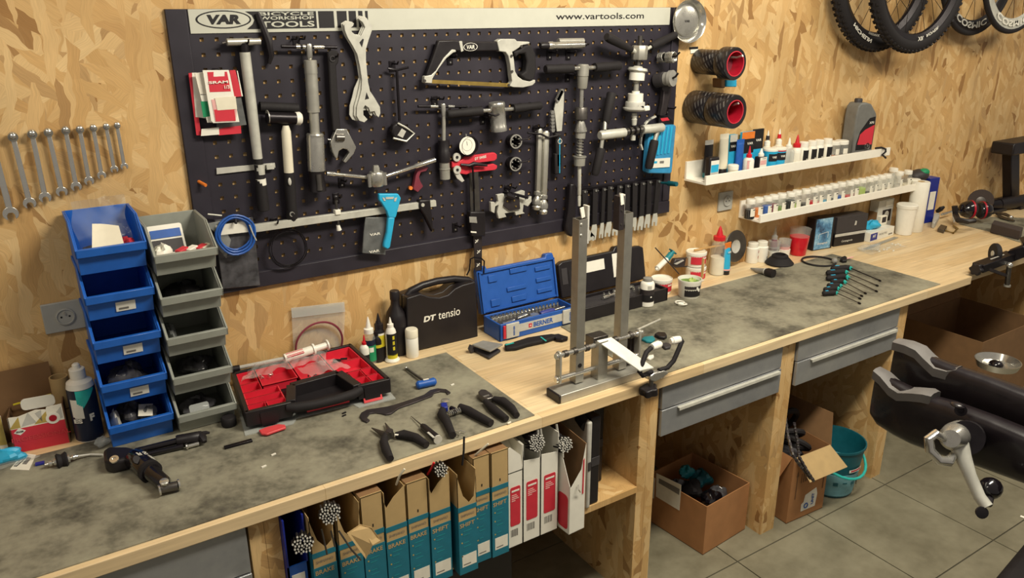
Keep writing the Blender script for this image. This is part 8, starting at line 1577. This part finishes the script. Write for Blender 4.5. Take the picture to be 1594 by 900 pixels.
# ---------------------------------------------------------------- repair stand clamp in the foreground
t=thing('repair_stand_clamp','black repair stand clamp with grey rubber jaws','clamp',(1.10,-1.90,0))
def loft(secs,closed=True):
    b=MB(); n=len(secs[0]); 
    for s in secs: b.v+=[Vector(p) for p in s]
    for i in range(len(secs)-1): b.f+=[[i*n+k,i*n+(k+1)%n,(i+1)*n+(k+1)%n,(i+1)*n+k] for k in range(n)]
    b.f.append(list(range(n))); b.f.append(list(reversed(range((len(secs)-1)*n,len(secs)*n)))); return b
mat('clamp_black','1A1518',.30,coat=.2)
def jaw(base,secs,par):
    S_=[]
    for (s,zt_,zb_,th) in secs:
        o=Vector(base)+Vector((0,-s,0)); m_=(zt_+zb_)/2; h=(zt_-zb_)/2
        S_.append([o+Vector((th*math.copysign(abs(math.cos(a))**.5,math.cos(a)),0,m_+h*math.copysign(abs(math.sin(a))**.55,math.sin(a)))) for a in [2*math.pi*i/20 for i in range(20)]])
    return loft(S_).build('jaw_arm','clamp_black',par,ang=50)
jaw((.998,-1.380,1.092),[(0,.040,-.055,.012),(.02,.044,-.070,.017),(.06,.040,-.076,.020),(.10,.036,-.078,.021),(.16,.044,-.072,.024),(.24,.046,-.060,.026),(.34,.044,-.050,.028),(.55,.036,-.045,.030)],t)
jaw((1.068,-1.372,1.150),[(0,.030,-.060,.012),(.02,.034,-.070,.016),(.06,.032,-.070,.019),(.12,.030,-.060,.020),(.20,.032,-.050,.022),(.34,.030,-.045,.026),(.55,.026,-.045,.030)],t)
def pad(base,wave,par):
    S_=[]
    for s,z_,w in wave: o=Vector(base)+Vector((0,-s,z_)); S_.append([o+Vector((-w,0,-.012)),o+Vector((w,0,-.012)),o+Vector((w,0,.006)),o+Vector((w*.5,0,.010)),o+Vector((-w*.5,0,.010)),o+Vector((-w,0,.006))])
    mat('pad_grey','5B5856',.6); return loft(S_).build('rubber_pad','pad_grey',par,ang=50)
pad((.998,-1.376,1.092),[(0,.045,.016),(.02,.040,.020),(.045,.026,.023),(.065,.022,.024),(.090,.032,.024),(.115,.040,.024),(.130,.040,.018)],t)
pad((1.068,-1.368,1.150),[(0,.034,.016),(.03,.038,.020),(.055,.036,.021),(.075,.024,.021),(.10,.012,.022),(.125,.014,.020),(.14,.022,.014)],t)
MB().box((1.005,-1.98,1.02),(1.14,-1.86,1.20)).build('clamp_head','clamp_black',t,bevel=.02,seg=3)
MB().cyl((1.07,-1.92,0.02),(1.07,-1.92,1.03),.024,n=20).build('stand_post','black_metal',t); MB().lathe([(.20,0),(.20,.012),(.03,.02),(.03,.05)],(1.07,-1.92,.0005),n=28).build('stand_base','black_metal',t)
# pivot, bolt and crank lever on the near jaw
pv=Vector((0.9295,-1.59,1.11))
MB().lathe([(.011,0),(.011,.004),(.006,.004),(.006,.002),(0,.002)],(0.959,-1.576,1.145),(-.75,-.62,.2),18,caps=False).build('jaw_bolt','black_metal',t); MB().ball((0.9603,-1.568,1.152),.016,12,(.6,.9,.3)).build('bolt_boss','clamp_black',t)
MB().cyl((0.9859,-1.587,1.086),(0.905,-1.62,1.123),.031,n=24).build('collar','black_metal',t)
MB().seg((0.9571,-1.587,1.1),(0.8625,-1.614,1.132),[(0,.026),(.5,.0265),(.8,.024),(1,.016)],24).build('cam_barrel','steel',t)
MB().tube([(0.8621,-1.603,1.127),(0.8415,-1.596,1.141),(0.8292,-1.592,1.132),(0.8275,-1.599,1.112),(0.8374,-1.613,1.095),(0.8517,-1.623,1.093),(0.8688,-1.62,1.097)],[.007,.008,.009,.009,.009,.010,.008],10).build('cam_hook','chrome',t)
MB().tube([(0.8915,-1.615,1.114),(0.8852,-1.632,1.093),(0.8797,-1.651,1.069),(0.8776,-1.675,1.038),(0.8757,-1.692,1.026)],[.018,.014,.011,.0105,.011],12).build('crank_lever','alu_white',t)
MB().ball((0.9162,-1.674,1.041),.0205,14,(1.1,1,.95)).build('crank_knob','black_gloss',t); MB().tube([(0.9147,-1.676,1.034),(0.8871,-1.687,1.025)],.008).build('knob_stem','black_plastic',t); MB().lathe([(.010,0),(.011,.006),(.006,.007)],(0.8646,-1.688,1.018),(-.6,-.7,.3),16).build('lever_end','black_plastic',t)
# dark floor bag with lettering in the corner
t=thing('kit_bag','black bag with outlined white lettering on the tile floor','bag',(2.238,-1.296,-0))
a,b_=Vector((1.842,-1.358,0.2)),Vector((2.158,-1.313,0.2)); d_=(b_-a); L=d_.length; d_.normalize(); n_=Vector((d_.y,-d_.x,0))
if n_.x<0: n_=-n_
MB().slab([tuple((a+d_*q[0]+n_*q[1])[:2]) for q in ((-.3,0),(L+.25,0),(L+.25,.35),(-.3,.35))],.0005,.20).build('body','black_rubber',t,bevel=.03,seg=3)
text('lettering','LAC','white',t,a+d_*(L*.50)+n_*.035+EZ*.2006,d_,-n_ if (d_.cross(-n_)).z>0 else n_,.16,.035)
